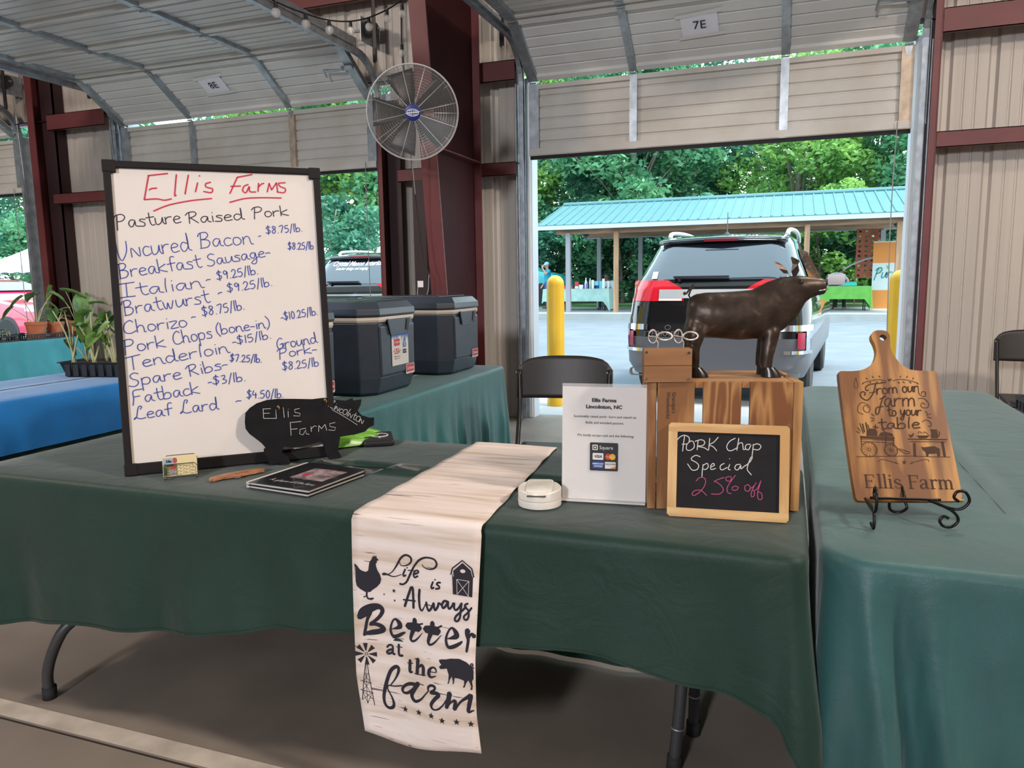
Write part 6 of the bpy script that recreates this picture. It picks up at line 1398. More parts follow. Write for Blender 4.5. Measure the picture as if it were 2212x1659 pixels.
# ------------------------------------------------------------------ coolers
CBODY = M('charcoal_cooler_shell', (.040, .055, .082), .34, var=.08, vs=20, bump=.08, bs=300)
CLID = M('charcoal_cooler_lid', (.048, .066, .096), .30, bump=.05, bs=300)
CRIM = M('cooler_white_liner', (.66, .60, .54), .5)
COOLG = 'dark coolers on the teal table'
def octo(hx, hy, c, z, dx=0): return [(x + dx, y, z) for x, y in ((-hx + c, -hy), (hx - c, -hy), (hx, -hy + c), (hx, hy - c), (hx - c, hy), (-hx + c, hy), (-hx, hy - c), (-hx, -hy + c))]
def cooler(x1, yc, sticker, label, rz=0):
    """short end faces +x; x1 is the outer face"""
    L, Wd = .70, .53; hx, hy = L / 2, Wd / 2
    r = empty('cooler', (x1 - hx, yc, T0), rz, label=label, cat='cooler', group=None)
    mb = MB(); mb.loft([octo(hx - .045, hy - .045, .06, 0), octo(hx - .03, hy - .03, .065, .015), octo(hx - .012, hy - .015, .072, .085), octo(hx - .012, hy - .012, .075, .36)])
    mb.loft([[(hx - .013, y, z) for y, z in ((-hy + .085, .088), (hy - .085, .088), (hy - .080, .348), (-hy + .080, .348))], [(hx - .004, y, z) for y, z in ((-hy + .098, .098), (hy - .098, .098), (hy - .092, .340), (-hy + .092, .340))]])
    mb.build('body', CBODY, r, bevel=.006, seg=2)
    MB().loft([octo(hx - .010, hy - .010, .076, .360), octo(hx - .006, hy - .006, .078, .372), octo(hx - .008, hy - .008, .078, .386)]).build('liner_rim', CRIM, r, bevel=.002)
    mb = MB(); mb.loft([octo(hx - .004, hy - .004, .078, .388), octo(hx, hy, .080, .398), octo(hx - .002, hy - .002, .080, .425), octo(hx - .030, hy - .030, .080, .458), octo(hx - .05, hy - .05, .08, .462)])
    mb.bx(-hx + .08, hx - .10, -hy + .07, hy - .07, .460, .467); lid = mb.build('lid', CLID, r, bevel=.004)
    for px in (-.12, .10):
        mb = MB(); mb.lathe([(.042, .4665), (.042, .4685), (.036, .4687)], 20, Matrix.Translation((px, 0, 0))); mb.build('cup_recess', BLACK, lid)
    mb = MB(); mb.prism([(-.115, .372), (.115, .372), (.088, .296), (-.088, .296)], -.006, .004, Matrix(((0, -1, 0, hx - .002), (1, 0, 0, 0), (0, 0, 1, 0), (0, 0, 0, 1))))
    h = mb.build('handle', CLID, r, bevel=.003)
    for q in (.088,):
        mb = MB(); mb.prism([(q - .010, .366), (q + .012, .366), (q - .004, .310), (q - .024, .310)], -.010, -.004, Matrix(((0, -1, 0, hx - .002), (1, 0, 0, 0), (0, 0, 1, 0), (0, 0, 0, 1)))); mb.build('handle_grip', BLACK, h)
    mb = MB(); mb.tube([(hx + .005, a, b) for a, b in ((-.118, .374), (-.090, .296), (.090, .296), (.118, .374))], .0028, 6); mb.build('handle_edge', M('lighter_edge', (.10, .13, .18), .4), h)  # lighter blue-grey line along the handle outline
    mb = MB(); mb.bx(-.10, .10, -hy - .004, -hy + .03, .22, .30); mb.build('side_handle', CBODY, r, bevel=.01)
    fx = lambda u, v, e=0: (hx - .0015 + e * .0004, u, v)
    y0, z0 = .115, .105
    b = MB(); b.m(M('badge_white', (.70, .66, .66), .5)); shape(b, [(y0 + a, z0 + c) for a, c in rr(.048, .026, .008)], lambda u, v: fx(u, v, 1))
    b.m(M('badge_red', (.56, .028, .035), .4)); shape(b, [(y0 + a, z0 + .003 + c) for a, c in rr(.044, .020, .006)], lambda u, v: fx(u, v, 2))
    b.m(M('badge_white', (.70, .66, .66), .5)); typeset(b, 'Coleman', y0, z0 - .004, .0215, lambda u, v: fx(u, v, 3), shear=.2, bold=.0004)
    b.bx(hx - .001, hx, y0 - .03, y0 + .03, z0 - .021, z0 - .0195); b.build('badge', None, r)
    if sticker:
        y0, z0, sw, sh = -.075, .135, .175, .165
        s = MB(); s.m(M('sticker_white', (.72, .69, .66), .4)); shape(s, [(y0, z0), (y0 + sw, z0), (y0 + sw, z0 + sh), (y0, z0 + sh)], lambda u, v: fx(u, v, 1))
        s.m(M('sticker_ice_blue', (.035, .13, .50), .4)); n = 26; pts = [(y0, z0 + sh), (y0, z0 + sh - .03)]
        rnd = random.Random(3)
        for i in range(n): pts.append((y0 + sw * (i + .5) / n, z0 + sh - (rnd.uniform(.022, .052) if i % 2 else .014)))
        pts += [(y0 + sw, z0 + sh - .03), (y0 + sw, z0 + sh)]; shape(s, pts[::-1], lambda u, v: fx(u, v, 2))
        s.m(M('badge_red', (.56, .028, .035), .4)); shape(s, [(y0 + .054 + a, z0 + .118 + c) for a, c in rr(.031, .016, .005)], lambda u, v: fx(u, v, 3))
        typeset(s, 'USA', y0 + .052, z0 + .058, .042, lambda u, v: fx(u, v, 3), bold=.0006, sx=.75)
        s.m(M('badge_white', (.70, .66, .66), .5)); typeset(s, 'Coleman', y0 + .054, z0 + .113, .0150, lambda u, v: fx(u, v, 4), shear=.2, bold=.0003)
        s.m(M('sticker_blue', (.04, .17, .46), .4)); shape(s, [(y0 + .132 + a, z0 + c) for a, c in ((0, .150), (.019, .100), (.015, .086), (-.015, .086), (-.019, .100))], lambda u, v: fx(u, v, 3))
        s.m(M('badge_white', (.70, .66, .66), .5)); typeset(s, '5', y0 + .132, z0 + .094, .032, lambda u, v: fx(u, v, 4), bold=.0005)
        s.m(INK); shape(s, [(y0 + .132 + a, z0 + .066 + c) for a, c in rr(.020, .0105, .001)], lambda u, v: fx(u, v, 3))
        star(s, (y0 + .018, z0 + .073), .0045, lambda u, v: fx(u, v, 3)); star(s, (y0 + .088, z0 + .073), .0045, lambda u, v: fx(u, v, 3))
        typeset(s, 'KEEPS ICE DAYS', y0 + .052, z0 + .098, .0075, lambda u, v: fx(u, v, 3)); typeset(s, 'MADE IN USA OF', y0 + .052, z0 + .042, .0082, lambda u, v: fx(u, v, 3)); typeset(s, 'GLOBAL PARTS', y0 + .052, z0 + .031, .0082, lambda u, v: fx(u, v, 3))
        s.m(M('badge_white', (.70, .66, .66), .5)); typeset(s, 'DAYS', y0 + .132, z0 + .061, .014, lambda u, v: fx(u, v, 4)); s.build('sticker', None, r)
    return r
cooler(-1.855, 2.66, True, 'dark blue-grey cooler half hidden by the whiteboard edge')
cooler(-1.850, 3.41, True, 'dark blue-grey cooler with large USA sticker, between the other two coolers')
cooler(-1.840, 4.27, False, 'dark blue-grey cooler with only a small red badge, next to the red column')
# ------------------------------------------------------------------ folding chairs
CHB = M('black_chair_plastic', (.016, .014, .014), .42, bump=.10, bs=500); CHF = M('black_chair_tube', (.02, .019, .019), .32, .5)
def folding_chair(loc, rz, k, label):
    r = empty('folding_chair', loc, rz, label=label, cat='chair'); r.scale = (k, k, k)
    w = .215
    mb = MB(); mb.grid(lambda u, v: ((u - .5) * .40, .245 - .40 * v, .44 - .016 * sin(pi * u) * sin(pi * v) - .02 * max(0, v - .85) / .15), 14, 14); mb.build('seat', CHB, r, True, solid=.014)
    def bk(u, v):
        x = (u - .5) * 2; zt = .862 - .035 * abs(x) ** 3.5 - .03 * max(0, abs(x) - .85) / .15; zb = .655 + .006 * x * x
        z = zb + (zt - zb) * v
        return (x * .232, .268 + .045 * (1 - x * x) + (z - .66) * .16, z)
    mb = MB(); mb.grid(bk, 18, 10); mb.build('backrest', CHB, r, True, solid=.016)
    for s in (-1, 1):
        mb = MB(); mb.tube(catmull([(s * (w + .005), .285, .80), (s * w, .262, .66), (s * w, .21, .52), (s * w, .08, .25), (s * w, -.07, 0.01)], 5), .0115, 10); mb.build('leg', CHF, r, True)
        mb = MB(); mb.tube(catmull([(s * (w - .02), -.13, .425), (s * (w - .02), -.06, .40), (s * (w - .02), .15, .20), (s * (w - .02), .30, .01)], 5), .0105, 10); mb.build('leg', CHF, r, True)
        mb = MB(); mb.bx(s * (w - .03) - .006, s * (w - .03) + .006, -.13, .235, .412, .434); mb.build('seat_rail', CHF, r)
        MB().tube([(s * (w + .005) - .012, .25, .79), (s * (w + .005) - .010 * 1, .247, .79)], .004, 8).build('rivet', STEEL, r)
    for y, z, x in ((.26, .055, w - .02), (-.045, .055, w)):
        mb = MB(); mb.tube([(-x, y, z), (x, y, z)], .008, 8); mb.build('stretcher', CHF, r)
    return r
folding_chair((-1.02, 3.42, 0), radians(9), 1.06, 'black folding chair behind the main table, in front of the garage door')
folding_chair((1.60, 5.80, 0), radians(-4), 1.06, 'black folding chair against the ribbed wall at right')
# crates and tumbler by the chair
def milk_crate(loc, rz, label):
    r = empty('milk_crate', loc, rz, label=label, cat='crate', group=None)
    mb = MB(); a = .165
    for z in (.012, .10, .19, .268):
        for s in (-1, 1): mb.bx(-a, a, s * a - .008, s * a + .008, z - .012, z + .012); mb.bx(s * a - .008, s * a + .008, -a, a, z - .012, z + .012)
    for i in range(7):
        q = -a + 2 * a * i / 6
        for s in (-1, 1): mb.bx(q - .006, q + .006, s * a - .006, s * a + .006, 0, .275); mb.bx(s * a - .006, s * a + .006, q - .006, q + .006, 0, .275)
    mb.bx(-a, a, -a, a, 0, .008); mb.build('basket', M('black_crate_plastic', (.018, .022, .030), .4), r)
    for s in (-1, 1): MB().bx(-.05, .05, s * a - .010, s * a + .010, .225, .275).build('hand_grip', BLACK, r)
    return r
milk_crate((1.53, 5.22, 0.0), .1, 'lower black plastic crate of the stack by the right-hand chair')
milk_crate((1.525, 5.22, .28), .06, 'upper black plastic crate of the stack by the right-hand chair')
tb = empty('tumbler', (1.43, 5.16, .556), label='speckled dark metal tumbler standing on the black crate', cat='tumbler')
mb = MB(); mb.lathe([(.030, 0), (.034, .004), (.038, .12), (.036, .128)], 24); mb.build('cup', M('speckled_dark_metal', (.05, .045, .045), .3, .7, col2=(.45, .42, .40), vs=60), tb, 40)
mb = MB(); mb.lathe([(.037, .128), (.037, .138), (.030, .142)], 24); mb.build('lid', BLACK, tb, 40)
# ------------------------------------------------------------------ wall fan on the column
FC = Vector((-2.505, 4.93, 2.475)); fz = (Vector((0, 0, 1.31)) - FC).normalized(); fx_ = Vector((0, 0, 1)).cross(fz).normalized(); fy = fz.cross(fx_)
FM = Matrix(((fx_.x, fy.x, fz.x, FC.x), (fx_.y, fy.y, fz.y, FC.y), (fx_.z, fy.z, fz.z, FC.z), (0, 0, 0, 1)))
fan = empty('wall_fan', label='large round caged fan with blue hub mounted on the red column', cat='fan', mw=FM)
FW = M('fan_cage_wire', (.50, .50, .49), .4, .5); Rf = .315
mb = MB()
def dome(r): return .085 * sqrt(max(0, 1 - (r / Rf) ** 2.6))
for i in range(30):
    r = .058 + (Rf - .058) * i / 29
    mb.tube([(r * cos(2 * pi * q / 40), r * sin(2 * pi * q / 40), dome(r)) for q in range(40)], .0009, 4, closed=True)
for k in range(12):
    a = k * pi / 6 + .22; mb.tube([(r * cos(a), r * sin(a), dome(r) - .002) for r in [.05 + (Rf - .05) * j / 8 for j in range(9)]], .0019, 5)
mb.build('front_cage', FW, fan)
mb = MB()
for i in range(14):
    r = .07 + (Rf - .07) * i / 13
    mb.tube([(r * cos(2 * pi * q / 40), r * sin(2 * pi * q / 40), -dome(r) - .03) for q in range(40)], .0008, 4, closed=True)
for k in range(10):
    a = k * pi / 5; mb.tube([(r * cos(a), r * sin(a), -dome(r) - .03) for r in [.05 + (Rf - .05) * j / 8 for j in range(9)]], .0019, 5)
mb.build('rear_cage', FW, fan)
mb = MB(); mb.lathe([(Rf - .002, -.035), (Rf + .006, -.035), (Rf + .006, .008), (Rf - .002, .008)], 48); mb.f = mb.f[:-2]; mb.mi = mb.mi[:-2]; mb.build('cage_rim', FW, fan, 40)
BLD = M('dark_fan_blade', (.012, .011, .014), .35, .3)
for k in range(5):
    a0 = radians(180 - 72 * k); mb = MB()
    def bl_(u, v):
        r = .06 + .215 * u; hw = .034 + .062 * u ** .7; a = a0
        t = (v - .5) * 2
        return (r * cos(a) - t * hw * sin(a), r * sin(a) + t * hw * cos(a), t * .026 * (1 - .3 * u) - .01)
    mb.grid(bl_, 6, 6); mb.build('blade', BLD, fan, True, solid=.003)
mb = MB(); mb.lathe([(.052, .080), (.056, .084), (.052, .093), (.03, .098)], 32); hb = mb.build('hub', M('blue_hub_badge', (.008, .020, .20), .4), fan, 40)
mb = MB(); g_ = lambda u, v: (u, v, .0985 - .0000)
def ell(rx, ry, n=32): return [(rx * cos(2 * pi * q / n), ry * sin(2 * pi * q / n)) for q in range(n + 1)]
for rx, ry, wv in ((.040, .023, .0035), (.024, .023, .002), (.010, .023, .002)): ribbon(mb, ell(rx, ry), wv, lambda u, v: (u, v, .0992), False)
for yy in (-.012, 0, .012): ribbon(mb, [(-.038, yy), (.038, yy)], .002, lambda u, v: (u, v, .0994), False)
ribbon(mb, [(-.052, -.006), (-.02, -.002), (.02, .003), (.052, .008)], [.002, .006, .006, .002], lambda u, v: (u, v, .0998))
mb.build('hub_logo', WHITE, hb)
mb = MB(); mb.tube([(0, 0, .06), (0, 0, -.03)], .045, 20); mb.tube([(0, 0, -.06), (0, 0, -.19)], .075, 20); mb.build('motor', BLACK, fan, 40)
inv = FM.inverted()
mb = MB(); mb.tube([Vector((0, 0, -.15)), inv @ Vector((-2.62, 5.30, 2.40)), inv @ Vector((-2.665, 5.463, 2.40))], .022, 12); q = inv.to_3x3()
mb.build('mount_arm', BLACK, fan, True)
pc = MB(); P0 = inv @ Vector((-2.57, 5.02, 2.18)); P1 = inv @ Vector((-2.55, 5.02, 1.93)); pc.tube([inv @ Vector((-2.575, 5.06, 2.30)), P0, P1], .0022, 6); pc.build('pull_cord', M('grey_cord', (.38, .38, .36), .6), fan)
# hanging cable with a white tag on the column
cl = empty('power_cable', (-2.70, 5.40, 2.1), label='thin black cable hanging down the red column with a white tag', cat='cable'); b = Vector(cl.location)
mb = MB(); mb.tube([Vector(p) - b for p in catmull([(-2.75, 5.34, 2.40), (-2.755, 5.40, 2.1), (-2.755, 5.46, 1.8), (-2.74, 5.50, 1.5), (-2.70, 5.52, 1.34)], 6)], .004, 6); mb.build('cord', BLACK, cl)
mb = MB(); mb.tube([Vector(p) - b for p in catmull([(-2.68, 5.47, 1.36), (-2.69, 5.46, 1.22), (-2.74, 5.45, 1.16), (-2.775, 5.45, 1.20), (-2.765, 5.45, 1.29)], 6)], .003, 6); mb.build('cord_loop', M('pale_blue_cord', (.30, .36, .46), .5), cl)
MB().box(Vector((-2.745, 5.445, 1.285)) - b, (.045, .004, .05), .3).build('tag', WHITE, cl)
# ------------------------------------------------------------------ string lights on the wall
sl = empty('string_light', (-3.8, 6.3, 3.6), label='strand of clear globe bulbs strung along the wall above the left door', cat='string light'); b = Vector(sl.location)
pts = [(-3.50, 4.3, 3.30), (-3.464, 4.75, 3.275), (-3.458, 5.1, 3.30), (-3.448, 5.4, 3.342), (-3.438, 5.7, 3.422), (-3.408, 5.95, 3.522), (-3.342, 6.15, 3.638), (-3.248, 6.25, 3.722), (-3.255, 6.25, 3.60), (-3.262, 6.25, 3.37), (-3.24, 6.25, 3.05)]
mb = MB(); mb.tube([Vector(p) - b for p in catmull(pts, 6)], .006, 6); mb.build('cable', BLACK, sl)
GLB = glassy('clear_bulb_glass', (.95, .95, .9), .05, .35)
for i, p in enumerate(pts[1:8] + [pts[9]]):
    if i in (6,): p = (-3.235, 6.23, 3.69)
    p = Vector(p) - b
    s = MB(); s.tube([p, p - Vector((0, 0, .045))], [.013, .016], 12); so = s.build('socket', BLACK, sl)
    s = MB(); s.ball(p - Vector((0, 0, .074)), .034, 14, 10); s.build('bulb', GLB, so, True)
    s = MB(); s.tube([p - Vector((0, 0, .05)), p - Vector((0, 0, .095))], .006, 6); s.build('filament', M('filament_metal', (.7, .65, .55), .3, .6), so)
# ------------------------------------------------------------------ plants on the left tables
LEAF = M('glossy_leaf_green', (.11, .22, .05), .4, var=.45, vs=14, Specular_IOR_Level=.5)
LEAFP = M('pale_leaf_green', (.22, .33, .13), .5, var=.3, vs=20); STEMM = M('pale_stem', (.50, .50, .27), .5); SOIL = M('potting_soil', (.025, .017, .012), .9)
TERR = M('terracotta', (.46, .145, .065), .75, var=.12, vs=12)
def heart(mb, tip_from, direc, size, droop, T=None):
    """broad arrow-shaped leaf: starts at tip_from, points along direc"""
    p = Vector(tip_from); d = Vector(direc).normalized(); s = d.cross(Vector((0, 0, 1)))
    if s.length < .1: s = Vector((1, 0, 0))
    s.normalize(); n = s.cross(d)
    def f(u, v):
        t = (u - .5) * 2; w = sin(pi * min(1, .10 + v * .9)) ** .8 * .42 * (1 - .35 * v) * size
        return p + d * ((v - .18) * size) + s * (t * w) - Vector((0, 0, 1)) * (droop * size * v * v) + n * (abs(t) ** 1.4 * .12 * size)
    mb.grid(f, 6, 8)
def leafy(name, loc, label, cat, stems, leafmat, group=None):
    """stems: list of (start, bend, end, leaf size, leaf direction)"""
    r = empty(name, loc, label=label, cat=cat, group=group)
    sm_ = MB(); lf = MB()
    for a, bnd, e, sz, dr in stems:
        P = catmull([a, bnd, e], 5); sm_.tube(P, [.006 * (1 - .5 * i / len(P)) for i in range(len(P))], 6)
        if sz: heart(lf, e, dr, sz, .35)
    sm_.build('stem', STEMM, r, True); o = lf.build('foliage', leafmat, r, True); 
    return r
def pot(r, rt=.105, h=.17):
    mb = MB(); mb.lathe([(rt * .74, 0), (rt * .94, h * .80), (rt, h * .81), (rt * 1.02, h), (rt * .93, h), (rt * .90, h * .86)], 24); mb.build('pot', TERR, r, 40)
    mb = MB(); mb.lathe([(rt * .90, h * .84), (rt * .5, h * .88), (.01, h * .88)], 18); mb.build('soil', SOIL, r)
TZ = .7525
def V3(*a): return tuple(a)
p1 = leafy('potted_plant', (-7.53, 5.86, TZ + .012), 'tall long-stemmed leafy plant in the terracotta pot nearest the red post', 'plant', [
    ((0, 0, .14), (-.05, -.02, .30), (-.10, -.06, .43), .16, (-.7, -.5, -.5)), ((.01, .01, .14), (.02, .0, .33), (.03, 0, .46), .20, (-.8, .1, -.1)), ((.02, 0, .14), (.08, .05, .34), (.16, .10, .47), .15, (.8, .5, -.4)),
    ((0, .02, .14), (.0, .06, .28), (.08, .1, .38), .12, (.6, .6, -.5)), ((-.01, 0, .14), (-.1, -.05, .24), (-.2, -.1, .32), .15, (-.7, -.4, -.6))], LEAF); pot(p1)
p2 = leafy('potted_plant', (-7.52, 6.085, TZ + .012), 'small-leaved plant in the middle terracotta pot on the turquoise table', 'plant', [
    ((-.02, 0, .14), (-.03, .02, .20), (-.06, .03, .25), .10, (-.6, .3, .2)), ((.02, 0, .14), (.05, .02, .22), (.08, .03, .29), .13, (.5, .3, .4)), ((0, .02, .14), (.0, .05, .18), (.02, .08, .22), .10, (.3, .7, .2)), ((0, -.02, .14), (-.02, -.05, .18), (-.04, -.08, .20), .10, (-.3, -.7, .1))], LEAFP); pot(p2, .085, .16)
p3 = leafy('potted_plant', (-7.50, 6.325, TZ + .002), 'large arrow-leaved plant in the terracotta pot beside the whiteboard', 'plant', [
    ((0, 0, .14), (-.06, -.05, .36), (-.20, -.10, .52), .26, (-.1, -.2, -1)), ((.01, 0, .14), (-.02, -.03, .38), (-.06, -.05, .50), .27, (.8, .5, -.1)), ((.02, 0, .14), (.05, .02, .32), (.09, .02, .42), .30, (.2, -.1, -1)), ((.03, 0, .14), (.12, .05, .26), (.18, .08, .36), .20, (.6, .4, .2)), ((0, -.02, .14), (-.06, -.1, .2), (-.1, -.12, .20), .18, (-.5, -.6, -.4)), ((0, .02, .14), (.08, .1, .2), (.14, .1, .22), .18, (.7, .3, -.2))], LEAF); pot(p3, .10, .17)
TRAYM = M('black_tray_plastic', (.012, .013, .016), .35)
def slot_tray(loc, rz, L, Wd, h, label, cells=False):
    r = empty('plant_tray', loc, rz, label=label, cat='tray')
    mb = MB()
    mb.bx(-L / 2, L / 2, -Wd / 2, Wd / 2, 0, .004)
    for s in (-1, 1):
        mb.bx(-L / 2, L / 2, s * Wd / 2 - .004, s * Wd / 2 + .004, h - .010, h); mb.bx(s * L / 2 - .004, s * L / 2 + .004, -Wd / 2, Wd / 2, h - .010, h)
        mb.bx(-L / 2, L / 2, s * Wd / 2 - .004, s * Wd / 2 + .004, 0, .012); mb.bx(s * L / 2 - .004, s * L / 2 + .004, -Wd / 2, Wd / 2, 0, .012)
        n = int(L / .03)
        for i in range(n + 1): mb.box((-L / 2 + L * i / n, s * Wd / 2, h / 2), (.010, .006, h))
        n = int(Wd / .03)
        for i in range(n + 1): mb.box((s * L / 2, -Wd / 2 + Wd * i / n, h / 2), (.006, .010, h))
    mb.build('tray_body', TRAYM, r)
    return r
slot_tray((-7.585, 5.33, TZ), pi / 2, .52, .27, .06, 'slotted black tray of small seedlings at the near end of the turquoise table')
slot_tray((-7.57, 5.96, TZ), pi / 2, .58, .27, .06, 'slotted black tray under two terracotta pots on the turquoise table')
rnd = random.Random(5)
def seedlings(loc, sx, sy, n, h, label):
    r = empty('seedling', loc, label=label, cat='plant')
    a = MB(); f = MB()
    for i in range(n):
        x, y = rnd.uniform(-sx, sx), rnd.uniform(-sy, sy); t = (x + rnd.uniform(-.03, .03), y + rnd.uniform(-.04, .04), rnd.uniform(.5, 1) * h)
        a.tube([(x, y, 0), ((x + t[0]) / 2, (y + t[1]) / 2, t[2] * .6), t], .002, 5)
        heart(f, t, (rnd.uniform(-1, 1), rnd.uniform(-1, 1), rnd.uniform(-.2, .4)), rnd.uniform(.03, .06), .2)
    a.build('stem', STEMM, r); f.build('foliage', LEAFP, r, True)
    MB().bx(-sx - .01, sx + .01, -sy - .01, sy + .01, -.002, .004).build('soil', SOIL, r)
for i, (x, y) in enumerate(((-7.65, 5.16), (-7.65, 5.33), (-7.65, 5.50), (-7.52, 5.16), (-7.52, 5.33), (-7.52, 5.50))):
    seedlings((x, y, TZ + .045), .045, .065, 9, .09, ['pale round-leaved seedlings in the back row, nearest end of the slotted tray', 'pale seedlings in the back row, middle of the slotted tray', 'pale seedlings in the back row, next to the terracotta pots', 'pale seedlings in the front row, nearest end of the slotted tray', 'pale seedlings in the front row, middle of the slotted tray', 'pale seedlings in the front row, next to the terracotta pots'][i])
# deep tray on the blue table
tr = empty('nursery_tray', (-3.965, 3.56, .755), radians(12), label='deep black nursery tray on the blue cloth behind the whiteboard', cat='tray')
mb = MB(); L, Wd, h = .52, .27, .088
def ring(k, z, e=0): return [(x * k, y * k, z) for x, y in rr(L / 2 + e, Wd / 2 + e, .02, 3)]
mb.loft([ring(.86, 0), ring(.98, h), [(p[0], p[1], h) for p in ring(1.04, h)], [(p[0], p[1], h + .004) for p in ring(1.04, h)], [(p[0], p[1], h + .004) for p in ring(.97, h)], [(p[0], p[1], h - .012) for p in ring(.95, h)]])
for i in range(8): mb.box((-L / 2 * .86 + L * .86 * (i + .5) / 8, -Wd / 2 * .945, h / 2), (.035, .012, h * .86))
mb.build('tray_body', TRAYM, tr, bevel=.002)
MB().bx(-L * .45, L * .45, -Wd * .44, Wd * .44, h - .012, h - .008).build('soil', SOIL, tr)
rnd = random.Random(12)
for i in range(8):
    x, y = -.20 + .40 * (i % 4) / 3, -.06 + .12 * (i // 4)
    Tm = Matrix.Translation(tr.location) @ Matrix.Rotation(radians(12), 4, 'Z')
    st_ = []
    for j in range(4):
        hh = rnd.uniform(.12, .36); dx, dy = rnd.uniform(-.10, .14), rnd.uniform(-.08, .08)
        st_.append(((rnd.uniform(-.01, .01), rnd.uniform(-.01, .01), 0), (dx * .4, dy * .4, hh * .6), (dx, dy, hh), rnd.choice([.07, .10, .13]), (rnd.uniform(-1, 1), rnd.uniform(-1, .6), rnd.uniform(-.8, .1))))
    leafy('leggy_plant', Tm @ Vector((x, y, h - .008)), 'leggy pale-stemmed plant growing in the deep black nursery tray', 'plant', st_, LEAF, 'leggy plants in the nursery tray')
# ------------------------------------------------------------------ outdoors: ground, pavilion
ASPH = M('asphalt', (.125, .146, .172), .8, var=.10, vs=1.5, bump=.1, bs=30)
KERB = M('pale_kerb_concrete', (.27, .285, .285), .8, var=.08, vs=2)
struct(MB().bx(-90, 70, 6.95, 120, -.12, -.005).build('ground', ASPH)); struct(MB().bx(-60, 50, -60, -9.2, -.12, -.005).build('ground', ASPH))
struct(MB().bx(-60, 40, 23.5, 29.2, -.1, .20).build('sidewalk', KERB))
tag(MB().bx(-90, 70, 29.2, 100, -.1, .24).build('lawn_grass', M('mown_grass', (.06, .16, .04), .9, var=.3, vs=1.2)), kind='structure')
struct(MB().bx(-14.2, 6.2, 6.95, 8.3, -.1, -.001).build('ground', M('pale_apron_concrete', (.40, .41, .42), .8, var=.06, vs=2)))
# bollards
YEL = M('yellow_bollard_cover', (.62, .36, .012), .45, var=.04, vs=4)
for x, y, lab in ((-2.243, 7.5, 'yellow bollard outside the garage door, left of the black SUV'), (.935, 7.5, 'yellow bollard outside the garage door, by the right-hand jamb')):
    mb = MB(); R_ = .090
    mb.lathe([(R_ + .004, 0), (R_ + .004, .05), (R_, .06), (R_, 1.255)] + [(R_ * cos(a * pi / 16), 1.262 + R_ * sin(a * pi / 16)) for a in range(0, 8)] + [(.004, 1.352)], 28)
    tag(mb.build('bollard', YEL, loc=(x, y, -.005), smooth=40), lab, 'bollard')
# open pavilion with a teal metal roof
pv = empty('pavilion', (-1.8, 27.4, .2), label='open timber pavilion with a teal standing-seam metal roof', cat='pavilion'); pb_ = Vector(pv.location)
TEALR = M('teal_metal_roof', (.060, .160, .175), .5, .0, var=.04, vs=2); LUM = wood('weathered_lumber', (.34, .20, .12), (.22, .13, .075), 'x', .5, .7, 8); LUMV = wood('weathered_post_lumber', (.42, .24, .135), (.29, .165, .09), 'z', .5, .7, 8)
GREYW = M('grey_post_paint', (.26, .255, .28), .6); FASC = M('white_fascia', (.38, .40, .46), .5)
X0, X1 = -7.85, 4.4; RY, EY0, EY1, EZ, RZ = 27.4, 24.2, 30.6, 3.06, 3.97
mb = MB()
for ye in (EY0, EY1):
    s = 1 if ye > RY else -1
    q = [(X0, ye, EZ), (X1, ye, EZ), (X1, RY, RZ), (X0, RY, RZ)]
    mb.add([Vector(p) - pb_ for p in q] + [Vector(p) - pb_ - Vector((0, 0, .03)) for p in q], [(0, 1, 2, 3), (7, 6, 5, 4), (0, 4, 5, 1), (1, 5, 6, 2), (3, 2, 6, 7), (0, 3, 7, 4)])
    x = X0
    while x <= X1 + .01:
        mb.beam(Vector((x, ye, EZ + .012)) - pb_, Vector((x, RY, RZ + .012)) - pb_, .045, .028); x += .305
mb.build('roof', TEALR, pv)
mb = MB(); mb.tube([Vector((X0, RY, RZ + .02)) - pb_, Vector((X1, RY, RZ + .02)) - pb_], .085, 8); mb.build('ridge_cap', TEALR, pv)
mb = MB()
for ye in (EY0, EY1): mb.bx(X0 - pb_.x, X1 - pb_.x, ye - .02 - pb_.y, ye + .02 - pb_.y, EZ - .16 - pb_.z, EZ - .03 - pb_.z)
for xe in (X0, X1):
    mb.beam(Vector((xe, EY0, EZ - .09)) - pb_, Vector((xe, RY, RZ - .09)) - pb_, .04, .14); mb.beam(Vector((xe, EY1, EZ - .09)) - pb_, Vector((xe, RY, RZ - .09)) - pb_, .04, .14)
mb.build('fascia', FASC, pv)
for y in (24.6, 29.0):
    MB().bx(-7.3 - pb_.x, 3.3 - pb_.x, y - .04 - pb_.y, y + .04 - pb_.y, EZ - .30 - pb_.z + (.1 if y > 27 else 0), EZ - .06 - pb_.z + (.1 if y > 27 else 0)).build('beam', LUM, pv)
for x in [X0 + .6 + 1.2 * i for i in range(10)]:
    mb = MB(); mb.beam(Vector((x, EY0 + .1, EZ - .05)) - pb_, Vector((x, RY, RZ - .1)) - pb_, .04, .12); mb.beam(Vector((x, EY1 - .1, EZ - .05)) - pb_, Vector((x, RY, RZ - .1)) - pb_, .04, .12); mb.build('rafter', LUM, pv)
for x, y, ml in ((-6.90, 24.6, GREYW), (-5.285, 24.6, LUMV), (.489, 24.6, LUMV), (2.97, 24.6, LUMV), (-6.90, 29.0, GREYW), (-5.30, 29.0, GREYW), (-2.86, 29.0, GREYW), (.6, 29.0, GREYW), (3.0, 29.0, GREYW)):
    MB().bx(x - .075 - pb_.x, x + .075 - pb_.x, y - .075 - pb_.y, y + .075 - pb_.y, 0, EZ - .25 - pb_.z).build('post', ml, pv)
